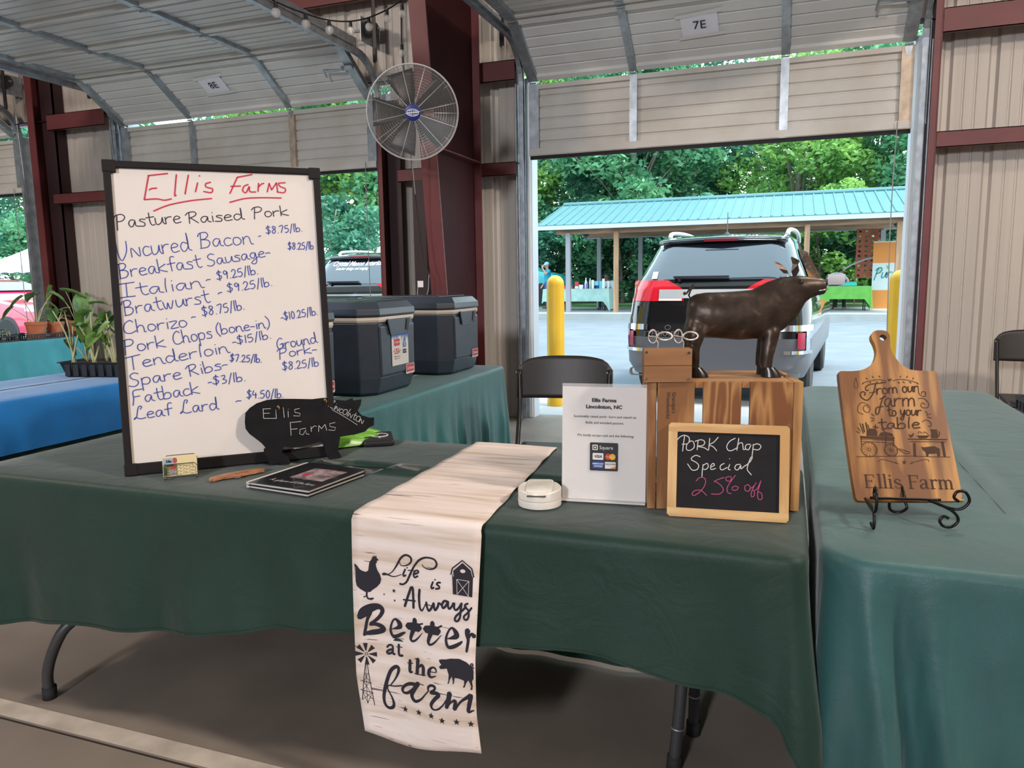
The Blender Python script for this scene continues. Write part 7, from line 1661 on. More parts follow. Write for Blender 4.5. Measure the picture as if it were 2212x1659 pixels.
# ------------------------------------------------------------------ cars
PAINT = M('black_car_paint', (.006, .006, .008), .12, 0, Coat_Weight=1.0, Coat_Roughness=.03); GREYP = M('grey_bumper_plastic', (.115, .12, .14), .45); TINT = M('tinted_car_glass', (.016, .020, .030), .03, 0, Specular_IOR_Level=.8, Coat_Weight=.5)
REDL = M('red_tail_lens', (.56, .008, .022), .15, Coat_Weight=.6); CLEARL = M('clear_tail_lens', (.75, .76, .78), .3, 0); TYRE = M('tyre_rubber', (.018, .018, .019), .8); SILV = M('satin_silver', (.66, .68, .70), .3, .6)
def wheel(r, c, rad, wd, inward):
    o = empty('wheel', c); o.parent = r
    mb = MB(); T = Matrix.Rotation(pi / 2, 4, 'Y'); mb.lathe([(rad * .62, -wd / 2), (rad * .9, -wd / 2), (rad, -wd / 2 + .03), (rad, wd / 2 - .03), (rad * .9, wd / 2), (rad * .62, wd / 2)], 32, T); mb.build('tyre', TYRE, o, 40)
    mb = MB(); mb.lathe([(rad * .64, -wd * .4), (rad * .64, wd * .46), (rad * .55, wd * .40), (rad * .12, wd * .40), (.02, wd * .42)], 24, T @ (Matrix.Identity(4) if inward > 0 else Matrix.Scale(-1, 4, (0, 0, 1)))); mb.build('rim', SILV, o, 40)
def suv(loc, label, style):
    r = empty('suv', loc, radians(-5 if style == 0 else 0), label=label, cat='car')
    ZS = [(.30, .86, .10, .22), (.42, .915, .03, .24), (.70, .93, .0, .26), (.86, .93, .03, .26), (1.05, .915, .05, .28), (1.20, .89, .09, .28), (1.30, .845, .13, .26), (1.50, .755, .30, .24), (1.66, .70, .45, .22), (1.72, .66, .56, .24), (1.755, .56, .75, .3)]
    def at(z):
        for a, b in zip(ZS, ZS[1:]):
            if z <= b[0]: t = (z - a[0]) / (b[0] - a[0]); return [p + (q - p) * max(0, t) for p, q in zip(a[1:], b[1:])]
        return list(ZS[-1][1:])
    def ys(x, z):
        hw, y, rad = at(z); k = max(0, abs(x) - (hw - rad)) / rad
        return y + rad * (1 - sqrt(max(0, 1 - k * k)))
    def yfront(z): return 4.55 if z < .95 else (3.3 - (z - .95) * 2.1 if z > 1.02 else 4.4)
    def ring(z):
        hw, y, rad = at(z); yf = yfront(z); P = []
        for sx, a0, cy in ((1, -pi / 2, y + rad),):
            pass
        P += [(-(hw - rad) + rad * cos(a), y + rad + rad * sin(a), z) for a in [pi + pi / 2 * i / 8 for i in range(9)]]
        P += [(hw - rad + rad * cos(a), y + rad + rad * sin(a), z) for a in [1.5 * pi + pi / 2 * i / 8 for i in range(9)]]
        P += [(hw - .25 + .25 * cos(a), yf - .25 + .25 * sin(a), z) for a in [pi / 2 * i / 6 for i in range(7)]]
        P += [(-hw + .25 + .25 * cos(a), yf - .25 + .25 * sin(a), z) for a in [pi / 2 + pi / 2 * i / 6 for i in range(7)]]
        return P
    mb = MB(); mb.loft([ring(z) for z in (.60, .70, .80, .90, 1.0, 1.05, 1.2, 1.3, 1.4, 1.5, 1.6, 1.66, 1.70, 1.72, 1.74, 1.755)]); mb.build('body', PAINT, r, 40)
    def wid(ring_, k): return [(p[0] * k, p[1] - .035 * (k - 1) * 30 * (p[1] < .5), p[2]) for p in ring_]
    mb = MB(); mb.loft([wid(ring(z), 1.012) for z in (.30, .36, .42, .55, .64, .70)]); mb.build('bumper', GREYP, r, 40)
    def patch(x0, x1, z0, z1, off, nm, mt, par=None, nu=12, nv=8, fx=None):
        q = MB()
        def f(u, v):
            z = z0 + (z1 - z0) * v; a, b = (x0, x1) if fx is None else fx(v)
            x = a + (b - a) * u; return (x, ys(x, z) - off, z)
        q.grid(f, nu, nv); return q.build(nm, mt, par or r, True)
    rw = patch(-.70, .70, 1.285, 1.665, .006, 'rear_window', TINT, None, 20, 8, lambda v: (-.735 + .115 * v, .735 - .115 * v))
    patch(-.80, .80, .70, 1.02, .010, 'tailgate', PAINT, None, 20, 6)
    # side windows
    for s in (-1, 1):
        q = MB()
        for ya, yb in ((.62, 1.25), (1.32, 2.25), (2.32, 2.95)):
            q.add([(s * (at(z)[0] + .006), y, z) for y, z in ((ya, 1.24), (yb, 1.24), (yb - .02 - (.5 if yb > 2.9 else 0), 1.60), (ya + (.22 if ya < .7 else .0), 1.60))], [(0, 1, 2, 3) if s > 0 else (3, 2, 1, 0)])
        q.build('side_window', TINT, r)
        q = MB(); q.tube(catmull([(s * .62, .78, 1.745), (s * .63, .92, 1.80), (s * .63, 1.6, 1.825), (s * .62, 2.2, 1.80), (s * .61, 2.45, 1.73)], 5), .024, 8); q.build('roof_rail', SILV, r, True)
        q = MB(); q.ball((s * 1.06, 2.55, 1.26), (.125, .055, .085), 14, 10); q.tube([(s * .9, 2.6, 1.2), (s * 1.0, 2.58, 1.22)], .03, 8); mr = q.build('mirror', PAINT, r, True)
        q = MB(); q.grid(lambda u, v: (s * 1.06 + (u - .5) * .20, 2.492 - .0, 1.26 + (v - .5) * .13), 2, 2); q.build('mirror_glass', CHROME, mr)
        if style == 0:
            patch(s * .90, s * .33, 1.07, 1.285, .016, 'tail_light', REDL, None, 14, 8, lambda v, s=s: (s * .905, s * (.30 + .26 * max(0, v - .45) ** 1.4 * 1.6)))
            patch(s * .56, s * .32, 1.075, 1.165, .022, 'reversing_light', CLEARL)
        else:
            patch(s * .90, s * .40, 1.18, 1.29, .016, 'tail_light', REDL, None, 14, 4, lambda v, s=s: (s * .90, s * (.62 - .2 * v)))
        patch(s * .945, s * .66, .775, .835, .05, 'bumper_trim', CHROME, None, 10, 2)
        patch(s * .945, s * .70, .55, .585, .06, 'bumper_trim', CHROME, None, 10, 2)
        patch(s * .93, s * .895, .585, .775, .055, 'bumper_trim', CHROME, None, 4, 3)
        patch(s * .885, s * .82, .60, .76, .045, 'reflector', M('dark_red_reflector', (.30, .01, .04), .3), None, 4, 3)
        q = MB(); q.loft([[(s * .75 + a * k, y, .335 + b * k) for a, b in rr(.095, .042, .03)] for k, y in ((1, .02), (1, -.045), (.8, -.045), (.8, .0))], cap=False); q.build('exhaust_tip', CHROME, r, 40)
        for yw in (.85, 3.55): wheel(r, (s * .80, yw, .345), .345, .22, s)
    if style == 0:
        patch(-.56, .56, 1.10, 1.19, .024, 'chrome_bar', SILV, None, 16, 3)
    else:
        patch(-.60, .60, 1.10, 1.13, .024, 'chrome_bar', CHROME, None, 16, 3)
        patch(-.44, .44, .72, .92, .02, 'plate_recess', BLACK, None, 8, 3)
    q = MB(); q.grid(lambda u, v: ((u - .5) * 1.32, .46 + .10 * abs(u - .5) - .10 * (1 - v) * .6 + .25 * v, 1.695 + .045 * v + .02 * sin(pi * u)), 12, 4); q.grid(lambda u, v: ((u - .5) * 1.32, .46 + .10 * abs(u - .5) - .06, 1.655 + .04 * v + .02 * sin(pi * u)), 12, 2); sp_ = q.build('spoiler', PAINT, r, True, solid=.02)
    q = MB(); q.bx(-.17, .17, .375, .385, 1.683, 1.708); q.build('brake_light', M('dark_brake_lens', (.25, .006, .02), .2), sp_)
    q = MB(); q.beam((-.42, ys(-.42, 1.31) - .03, 1.315), (.14, ys(0, 1.31) - .035, 1.315), .04, .022); q.tube([(-.36, ys(-.4, 1.27) - .01, 1.27), (-.36, ys(-.4, 1.31) - .04, 1.315)], .018, 8); q.build('wiper', BLACK, r)
    q = MB(); q.tube([(-.02, .90, 1.75), (-.05, 1.12, 2.03)], [.008, .004], 6); q.lathe([(.04, 0), (.03, .03), (.012, .05)], 12, Matrix.Translation((-.02, .9, 1.75))); q.build('antenna', BLACK, r)
    q = MB(); wr = lambda u, v: (u, ys(u, v) - .026, v)
    if style == 0:
        typeset(q, 'TERRAIN', -.50, .71, .075, wr, sx=1.15, bold=.001); q.build('lettering', CHROME, r)
        q = MB(); ribbon(q, [(-.45 + .03 * cos(a * pi / 8), .80 + .022 * sin(a * pi / 8)) for a in range(17)], .008, wr, False); q.build('emblem', CHROME, r)
        patch(-.66, -.60, 1.30, 1.375, .012, 'window_sticker', M('sticker_pale', (.5, .55, .6), .5), rw, 3, 3)
    else:
        write(q, 'CrYstal', -.66, 1.575, -.38, 1.575, .040, .012, lambda u, v: (u, ys(u, v) - .012, v), .3) if False else None
        typeset(q, 'Crystal Mason Interiors', -.02, 1.565, .105, lambda u, v: (u, ys(u, v) - .012, v), shear=.35, bold=.002, sx=.92); typeset(q, 'interior design and staging', -.10, 1.50, .06, lambda u, v: (u, ys(u, v) - .012, v), shear=.3, sx=.9); q.build('lettering', WHITE, rw)
    return r
suv((-.71, 7.90, -.005), 'black SUV with large red tail lights parked just outside the right garage door', 0)
suv((-6.30, 10.05, -.005), 'dark SUV with white lettering on its rear window, seen between whiteboard and door jamb', 1)
def hatchback(loc, rz, paint, label, sc=(1, 1, 1), nm='car'):
    r = empty(nm, loc, rz, label=label, cat='car'); r.scale = sc
    prof = [(0, .32), (-.03, .62), (.02, .92), (.12, 1.02), (.55, 1.40), (1.3, 1.50), (2.1, 1.43), (2.55, 1.22), (2.95, 1.03), (3.7, .90), (4.10, .74), (4.18, .50), (4.1, .30)]
    sm_ = [(p.x, p.y) for p in catmull([(a, b, 0) for a, b in prof], 4)]
    def slice_(y, k): return [(2.1 + (a - 2.1) * (1 - .05 * k), y * (1 - .20 * max(0, (b - .95) / .55) if b > .95 else 1), .30 + (b - .30) * (1 - .03 * k)) for a, b in sm_]
    mb = MB(); mb.loft([slice_(y, k) for y, k in ((-.86, 1), (-.83, .4), (-.70, 0), (0, 0), (.70, 0), (.83, .4), (.86, 1))]); mb.build('body', paint, r, 40)
    for s in (-1, 1):
        q = MB()
        for pl in ([(.62, 1.02), (1.35, 1.02), (1.35, 1.38), (.95, 1.36)], [(1.43, 1.02), (2.72, 1.02), (2.15, 1.36), (1.43, 1.38)]):
            q.add([(a, s * (.868 * (1 - .20 * max(0, (b - .95) / .55)) + .004), b) for a, b in pl], [(0, 1, 2, 3)])
        q.build('side_window', TINT, r)
        q = MB(); q.ball((2.55, s * .98, 1.05), (.07, .10, .07), 12, 8); q.build('mirror', BLACK, r, True)
        for xw in (.72, 3.35):
            q = MB(); q.prism([(xw + .36 * cos(a * pi / 12), .30 + .36 * sin(a * pi / 12)) for a in range(25)], s * .85, s * .872); q.build('wheel_arch', BLACK, r)
            o = empty('wheel', (xw, s * .78, .31)); o.parent = r; o.rotation_euler = (0, 0, pi / 2)
            q = MB(); T = Matrix.Rotation(pi / 2, 4, 'Y'); q.lathe([(.19, -.10), (.28, -.10), (.31, -.07), (.31, .07), (.28, .10), (.19, .10)], 28, T); q.build('tyre', TYRE, o, 40)
            q = MB(); q.lathe([(.20, -.09), (.20, .09), (.03, .08)], 20, T); q.build('rim', SILV, o, 40)
        q = MB(); q.ball((3.92, s * .70, .78), (.17, .16, .07), 12, 8); q.build('headlight', CLEARL, r, True)
    q = MB(); q.add([(2.62, -.62, 1.23), (2.62, .62, 1.23), (2.18, .56, 1.425), (2.18, -.56, 1.425)], [(0, 1, 2, 3)]); q.build('windscreen', TINT, r)
    return r
hatchback((-19.7, 12.9, -.005), 0, M('hot_pink_red_paint', (.50, .020, .075), .2, Coat_Weight=1.0), 'bright pink-red car outside the far left garage door')
hatchback((-12.9, 30.4, .2), radians(0), M('teal_van_paint', (.03, .36, .42), .25, Coat_Weight=.8), 'teal vehicle with a sloping front parked behind the man in the blue shirt', (1.05, 1.1, 1.45), 'van')
# ------------------------------------------------------------------ canopy tent
ct = empty('canopy_tent', (-28.2, 22.6, 0), radians(14), label='white peaked canopy tent outside the far left garage door', cat='tent')
CANV = M('white_canopy_fabric', (.42, .48, .50), .7)
mb = MB(); a = 1.6
mb.grid(lambda u, v: ((u - .5) * 2 * a, (v - .5) * 2 * a, 2.12 + .95 * (1 - max(abs(u - .5), abs(v - .5)) * 2) ** 1.25), 16, 16); mb.build('canopy', CANV, ct)
mb = MB()
P = [(-a, -a), (a, -a), (a, a), (-a, a)]
for i in range(4):
    p, q = P[i], P[(i + 1) % 4]; mb.grid(lambda u, v: (p[0] + (q[0] - p[0]) * u, p[1] + (q[1] - p[1]) * u, 2.12 - .28 * v + .02 * sin(u * 40) * v), 30, 3)
mb.build('valance', CANV, ct)
for p in P: MB().bx(p[0] * .98 - .025, p[0] * .98 + .025, p[1] * .98 - .025, p[1] * .98 + .025, 0, 2.1).build('leg', WHITE, ct)
# ------------------------------------------------------------------ market tables under the pavilion
MINT = cloth_mat('pale_mint_tablecloth', (.36, .54, .50), .7, .05); LIME = cloth_mat('lime_green_tablecloth', (.13, .40, .065), .7, .05); GZ = .2
def far_table(x0, x1, y0, y1, cloth, zb, la, lb, seed):
    folding_table_at(x0, x1, y0, y1, la)
    mb = drape(x0 - .02, x1 + .02, y0 - .02, y1 + .02, GZ + .755, lambda x, y, nx, ny: GZ + zb - (.28 * max(0, (x - (x1 - .18)) / .2) if zb > .2 else 0), amp=.02, flare=.05, r=.04, step=.05, seed=seed, wl=.25, rings=8)
    tag(mb.build('tablecloth', cloth, smooth=True), lb, 'tablecloth')
def folding_table_at(x0, x1, y0, y1, la):
    t = folding_table(x0, x1, y0, y1, .744, la, [([(x, y, .7), (x, y, 0)], .016, 0) for x in (x0 + .15, x1 - .15) for y in (y0 + .08, y1 - .08)]); t.location.z = GZ
far_table(-8.15, -5.80, 25.75, 26.5, MINT, .32, 'table under the pale mint cloth in the pavilion', 'pale mint cloth on the goods table under the pavilion, tail hanging at one corner', 31)
far_table(.45, 2.42, 25.85, 26.6, LIME, .36, 'table under the lime green cloth in the pavilion', 'lime green cloth on the table beside the orange banner', 32)
rnd = random.Random(21); tz = GZ + .757
GC = {'red': (.60, .035, .05), 'blue': (.05, .16, .50), 'white': (.72, .74, .76), 'purple': (.16, .12, .42), 'aqua': (.12, .48, .60)}
def goods(kind, col, x, y, h, k):
    nm = {'b': 'bottle', 'x': 'box', 'j': 'jar'}[kind]; m_ = M('goods_' + col, GC[col], .4)
    r = empty(nm, (x, y, tz + k), label='small %s %s among the goods on the mint-clothed table' % (col, nm), cat=nm, group='%s %ss on the mint-clothed table' % (col, nm))
    mb = MB()
    if kind == 'x': mb.bx(-.07, .07, -.04, .04, 0, h); mb.build('carton', m_, r)
    else:
        w_ = .035 if kind == 'b' else .05
        mb.lathe([(w_ * .9, 0), (w_, .01), (w_, h * .7), (w_ * .45, h * .85), (w_ * .45, h * .9)] if kind == 'b' else [(w_ * .9, 0), (w_, .01), (w_, h * .85), (w_ * .9, h * .88)], 14); mb.build('container', m_, r, 40)
        q = MB(); q.lathe([(w_ * .55 if kind == 'b' else w_ * 1.03, h * .88), (w_ * .55 if kind == 'b' else w_ * 1.03, h), (.01, h)], 14); q.build('cap', M('goods_white', GC['white'], .4), r, 40)
for kind, col, x, h, k in (('j', 'purple', -7.90, .30, 0), ('b', 'red', -7.72, .24, 0), ('j', 'white', -7.55, .20, 0), ('x', 'red', -7.40, .11, 0), ('x', 'red', -7.22, .11, 0), ('x', 'white', -7.03, .09, 0), ('x', 'red', -7.03, .15, .09), ('x', 'white', -6.85, .14, 0), ('b', 'purple', -6.72, .20, 0), ('b', 'white', -6.66, .38, 0), ('b', 'purple', -6.60, .22, 0), ('b', 'white', -6.52, .36, 0), ('b', 'purple', -6.50, .21, 0), ('j', 'white', -6.40, .30, 0), ('x', 'blue', -6.27, .11, 0), ('x', 'aqua', -6.27, .15, .11), ('x', 'aqua', -6.10, .26, 0), ('j', 'white', -6.02, .34, 0), ('j', 'white', -5.93, .26, 0)):
    goods(kind, col, x, 25.93 + rnd.uniform(0, .3), h, k)
bxs = empty('storage_box', (1.78, 26.15, GZ + .757), label='teal plastic box on the lime green table', cat='box'); MB().bx(-.24, .24, -.15, .15, 0, .12).build('tub', M('teal_plastic', (.02, .42, .36), .4), bxs, bevel=.02); MB().bx(-.25, .25, -.16, .16, .12, .14).build('lid', M('teal_plastic', (.02, .42, .36), .4), bxs, bevel=.008)
cbx = empty('cardboard_box', (-7.7, 26.2, GZ), label='cardboard box on the ground under the mint-clothed table', cat='box'); MB().bx(-.25, .25, -.15, .15, 0, .24).build('carton', M('cardboard', (.42, .26, .15), .8), cbx); MB().bx(-.24, .24, -.03, .03, .24, .243).build('tape', M('parcel_tape', (.5, .36, .2), .4), cbx)
# banner, cut-out panel, curved pole
bn = empty('banner_stand', (2.86, 26.45, GZ), label='tall orange and white banner stand beside the lime green table', cat='banner')
mb = MB(); mb.m(M('banner_orange', (.56, .19, .03), .6)); mb.bx(-.38, .38, 0, .012, .04, .62); mb.bx(-.38, .38, 0, .012, 1.46, 2.10); mb.m(M('banner_white', (.46, .52, .52), .6)); mb.bx(-.38, .38, 0, .012, .62, 1.46); mb.bx(-.38, .38, 0, .012, 2.10, 2.13); mb.build('panel', None, bn)
mb = MB(); mb.m(M('banner_teal', (.02, .22, .24), .6)); write(mb, 'Pure', -.34, .98, .30, 1.02, .17, .035, lambda u, v: (u, -.004, v), .3); mb.m(M('banner_green', (.08, .45, .12), .6)); shape(mb, [(0.02, 1.30), (.06, 1.26), (.08, 1.32), (.05, 1.40), (.01, 1.36)], lambda u, v: (u, -.004, v))
for i in range(6): a = 2.2 + i * .35; ribbon(mb, [(-.10 + .05 * cos(a), 1.22 + .06 * sin(a)), (-.10 + .12 * cos(a), 1.22 + .12 * sin(a))], .012, lambda u, v: (u, -.004, v))
mb.build('printing', None, bn); MB().bx(-.40, .40, -.10, .12, 0, .04).build('base', SILV, bn)
pn = empty('metal_screen', (2.62, 29.35, .24), label='rust-red metal screen with leaf-shaped cut-outs behind the banner', cat='screen')
from mathutils.geometry import tessellate_polygon
rnd = random.Random(3); Wp, Hp0, Hp1 = .42, .95, 2.65
outer = [(-Wp, Hp0), (Wp, Hp0), (Wp, Hp1), (-Wp, Hp1)]; holes = []
for j in range(10):
    for i in range(4):
        cx_, cz_ = -.31 + .207 * i, Hp0 + .09 + j * .168; a = rnd.uniform(0, 3.1); s = rnd.uniform(.055, .07)
        holes.append([(cx_ + s * cos(a + q * pi / 5) * (1 if q % 2 == 0 else .45), cz_ + s * sin(a + q * pi / 5) * (1 if q % 2 == 0 else .45)) for q in range(10)])
allp = outer + [p for h in holes for p in h]; tr_ = fixtri(allp, [tuple(t) for t in tessellate_polygon([[Vector((*p, 0)) for p in outer]] + [[Vector((*p, 0)) for p in h] for h in holes])])
mb = MB(); mb.add([(p[0], 0, p[1]) for p in allp], tr_); mb.build('sheet', M('weathering_steel', (.33, .085, .05), .7, var=.15, vs=6), pn, solid=.012)
for x in (-.40, .40): MB().bx(x - .02, x + .02, .01, .05, 0, 2.6).build('post', M('weathering_steel', (.33, .085, .05), .7), pn)
mb = MB(); mb.tube(catmull([(.95, 27.1, .2), (1.2, 27.0, .9), (1.57, 26.9, 1.37), (1.97, 26.85, 1.66), (2.53, 26.8, 1.85), (3.2, 26.8, 1.9)], 6), .028, 8); tag(mb.build('flag_pole', M('grey_pole', (.36, .38, .42), .4, .4), smooth=True), 'grey curved pole arching over the lime green table', 'pole')
hs_ = empty('house', (7.6, 60, .2), label='white house with a slate blue roof far behind the pavilion', cat='house')
MB().bx(-1.6, 3.5, 0, 6, 0, 3.9).build('wall', M('house_siding', (.66, .70, .72), .7), hs_)
mb = MB(); mb.add([(-1.9, -.3, 3.85), (3.8, -.3, 3.85), (3.8, 3, 5.6), (-.9, 3, 5.6), (-1.9, 6.3, 3.85), (3.8, 6.3, 3.85)], [(0, 1, 2, 3), (3, 2, 5, 4), (0, 3, 4)]); mb.build('roof', M('slate_roof', (.16, .20, .30), .7), hs_)
mb = MB(); mb.bx(-.8, .2, -.03, 0, 1.2, 2.6); mb.build('window', TINT, hs_)
# ------------------------------------------------------------------ people
SKIN = {'light': M('light_skin', (.55, .30, .22), .55), 'dark': M('dark_skin', (.13, .06, .04), .55)}
def remesh(o, vs, it=3):
    m = o.modifiers.new('remesh', 'REMESH'); m.mode = 'VOXEL'; m.voxel_size = vs; m.use_smooth_shade = True
    s = o.modifiers.new('smooth', 'SMOOTH'); s.factor = .5; s.iterations = it
def chain(mb, pts, rs, n=12):
    P = catmull([(*p, r) if False else p for p in pts], 5); k = len(P); R = []
    for i in range(k):
        t = i / (k - 1) * (len(rs) - 1); j = min(int(t), len(rs) - 2); R.append(rs[j] + (rs[j + 1] - rs[j]) * (t - j))
    mb.tube(P, R, n)
    mb.ball(P[0], R[0], n, 6); mb.ball(P[-1], R[-1], n, 6)
def hand(mb, w, d, up, side):
    """palm, four unequal bent fingers and a thumb on the side"""
    w, d, up = Vector(w), Vector(d).normalized(), Vector(up).normalized(); s = d.cross(up).normalized() * side
    for k in (-1.2, -.4, .4, 1.2): chain(mb, [w + s * k * .012, w + d * .085 + s * k * .019], [.017, .014], 8)
    for k, L in ((-1.5, .062), (-.5, .078), (.5, .074), (1.5, .056)):
        b = w + d * .085 + s * k * .018; chain(mb, [b, b + d * L * .55 - up * .008, b + d * L * .9 - up * .034], [.0095, .0088, .0078], 8)
    b = w + d * .025 + s * .026; chain(mb, [b, b + d * .03 + s * .028, b + d * .062 + s * .026 - up * .01], [.012, .011, .009], 8)
def person(loc, rz, label, skin, joints, shirt, trouser, shoes, hair, cap=None, long_hair=False, sleeve=.55):
    r = empty('person', loc, rz, label=label, cat='person'); J = {k: Vector(v) for k, v in joints.items()}
    mb = MB(); hd = J['head']
    fw_ = J['face'].normalized(); rt = fw_.cross(Vector((0, 0, 1))).normalized(); up = rt.cross(fw_)
    T = Matrix(((rt.x, fw_.x, up.x, hd.x), (rt.y, fw_.y, up.y, hd.y), (rt.z, fw_.z, up.z, hd.z), (0, 0, 0, 1)))
    mb.ball((0, -.008, .022), (.074, .094, .098), 20, 14, T); mb.ball((0, .022, -.055), (.056, .066, .062), 16, 10, T); mb.ball((0, .074, -.085), (.026, .020, .020), 10, 8, T)
    mb.tube([T @ Vector((0, .084, .012)), T @ Vector((0, .104, -.020)), T @ Vector((0, .088, -.030))], [.009, .016, .010], 10)
    for s in (-1, 1): mb.ball((s * .076, -.008, -.010), (.012, .022, .032), 10, 8, T); mb.ball((s * .032, .082, .022), (.016, .010, .007), 8, 6, T); mb.ball((s * .040, .062, -.020), (.022, .022, .020), 8, 6, T)
    mb.ball((0, .090, -.052), (.026, .010, .010), 10, 6, T)
    chain(mb, [J['neck'] - Vector((0, 0, .05)), hd + Vector((0, 0, -.05)) - fw_ * .01], [.062, .052])
    def torso(k):
        q = MB(); N = J['neck']; Pv = J['pelvis']; sx = (J['shr'] - J['shl']).normalized(); ring_ = []
        for t, wx, wy in ((0, .155, .115), (.12, .165, .12), (.35, .145, .105), (.6, .165, .115), (.82, .175, .11), (.94, .12, .085), (1.0, .07, .065)):
            c = Pv + (N - Pv) * t; fy_ = (N - Pv).normalized().cross(sx).normalized()
            ring_.append([c + sx * wx * k * cos(a) + fy_ * wy * k * sin(a) for a in [2 * pi * i / 20 for i in range(20)]])
        q.loft(ring_); return q
    tq = torso(1.0); mb.add(tq.v, tq.f)
    for s in ('l', 'r'):
        chain(mb, [J['sh' + s], J['el' + s]], [.058, .042]); chain(mb, [J['el' + s], J['wr' + s]], [.042, .026])
        d = (J['wr' + s] - J['el' + s]).normalized(); hand(mb, J['wr' + s], J.get('hd' + s, d) if ('hd' + s) in J else d, Vector((0, 0, 1)) if abs(d.z) < .8 else -fw_, 1 if s == 'l' else -1)
        chain(mb, [J['hp' + s], J['kn' + s]], [.085, .055]); chain(mb, [J['kn' + s], J['an' + s]], [.055, .036])
        f = J['ft' + s] - J['an' + s]; chain(mb, [J['an' + s] - Vector((0, 0, .03)), J['an' + s] + f * .6 - Vector((0, 0, .05))], [.036, .03])
    o = mb.build('body', SKIN[skin], r, True); remesh(o, .009, 2)
    q = torso(1.10)
    for s in ('l', 'r'): chain(q, [J['sh' + s], J['sh' + s] + (J['el' + s] - J['sh' + s]) * sleeve], [.070, .060])
    o = q.build('shirt', shirt, r, True); remesh(o, .013, 3)
    q = MB(); chain(q, [J['pelvis'] + Vector((-.06, 0, .02)), J['pelvis'] + Vector((.06, 0, .02))], [.135, .135])
    for s in ('l', 'r'):
        chain(q, [J['hp' + s], J['kn' + s]], [.100, .072]); chain(q, [J['kn' + s], J['an' + s] + Vector((0, 0, .0))], [.072, .058])
    o = q.build('trousers', trouser, r, True); remesh(o, .013, 3)
    for s in ('l', 'r'):
        q = MB(); f = (J['ft' + s] - J['an' + s]); f.z = 0; f.normalize(); b = Vector((J['an' + s].x, J['an' + s].y, .042)); chain(q, [b - f * .05, b + f * .06, b + f * .17], [.046, .048, .038]); q.bx(b.x - .045, b.x + .045, b.y - .05, b.y + .05, .0, .04); o = q.build('shoe', shoes, r, True); remesh(o, .012, 2)
    if hair:
        q = MB(); q.ball((0, -.020, .036), (.083, .094, .096), 18, 12, T)
        if long_hair:
            q.ball((0, -.066, -.04), (.072, .045, .10), 14, 10, T)
        o = q.build('hair', hair, r, True); remesh(o, .010, 2)
    e = MB()
    for s in (-1, 1): e.ball((s * .032, .092, .018), (.010, .006, .006), 8, 6, T)
    e.build('eyes', BLACK, r, True)
    if cap:
        q = MB(); q.ball((0, -.008, .052), (.088, .106, .082), 20, 12, T); q.grid(lambda u, v: T @ Vector(((u - .5) * .15 * (1 - .35 * v * v), .075 + .10 * v, .050 - .012 * v - .03 * (2 * u - 1) ** 2)), 8, 5); o = q.build('cap', cap, r, True)
    return r
def standing(armr=None):
    return dict(pelvis=(0, 0, .93), neck=(0, .0, 1.45), head=(0, .03, 1.62), face=(0, 1, 0), shl=(-.185, 0, 1.40), shr=(.185, 0, 1.40), ell=(-.24, -.02, 1.12), elr=(.24, -.02, 1.12), wrl=(-.25, .10, .90), wrr=(.25, .10, .90), hpl=(-.09, 0, .90), hpr=(.09, 0, .90), knl=(-.10, .03, .50), knr=(.10, .0, .50), anl=(-.11, -.02, .09), anr=(.12, -.02, .09), ftl=(-.12, .16, .04), ftr=(.13, .16, .04))
def seated():
    return dict(pelvis=(0, 0, .52), neck=(0, .10, 1.02), head=(0, .17, 1.16), face=(0, 1, -.35), shl=(-.18, .09, .97), shr=(.18, .09, .97), ell=(-.24, .16, .72), elr=(.24, .16, .72), wrl=(-.13, .38, .78), wrr=(.13, .38, .78), hpl=(-.09, .03, .50), hpr=(.09, .03, .50), knl=(-.12, .44, .49), knr=(.12, .44, .49), anl=(-.13, .42, .09), anr=(.13, .42, .09), ftl=(-.14, .60, .04), ftr=(.14, .60, .04))
j = standing(); j.update(ell=(-.30, .16, 1.30), wrl=(-.12, .24, 1.52), hdl=(.3, -.1, .9), face=(-.3, 1, -.05))
person((-8.56, 27.6, GZ), radians(125), 'standing person in a bright blue T-shirt, jeans and cap, one hand raised to the face', 'light', j, M('bright_blue_shirt', (.02, .36, .55), .8), M('blue_jeans', (.04, .14, .42), .8), M('brown_shoes', (.16, .09, .06), .6), M('short_grey_hair', (.20, .17, .15), .8), M('pale_blue_cap', (.36, .55, .66), .7))
j = seated()
person((-6.10, 27.12, GZ), radians(165), 'seated person with dark hair and a pale grey top at the mint-clothed table', 'dark', j, M('pale_grey_top', (.46, .56, .62), .8), M('dark_slate_trousers', (.06, .09, .14), .8), M('grey_shoes', (.3, .32, .34), .6), M('black_hair', (.015, .012, .012), .6), None, True, .9)
j = seated()
person((1.60, 27.05, GZ), radians(178), 'seated person in a pink top and black trousers behind the lime green table', 'dark', j, M('pink_top', (.62, .26, .32), .8), M('black_trousers', (.02, .02, .025), .8), M('tan_shoes', (.36, .22, .12), .6), M('black_hair', (.015, .012, .012), .6), None, True)
def stool(loc, label):
    r = empty('camp_stool', loc, label=label, cat='stool'); MB().bx(-.2, .2, -.2, .2, .37, .40).build('seat', BLACK, r, bevel=.01)
    for x in (-.17, .17):
        for y in (-.17, .17): MB().tube([(x, y, .37), (x * 1.1, y * 1.1, 0)], .012, 8).build('leg', CHF, r)
stool((-6.10, 27.14, GZ), 'black stool under the person at the mint-clothed table'); stool((1.60, 27.08, GZ), 'black stool under the person at the lime green table')
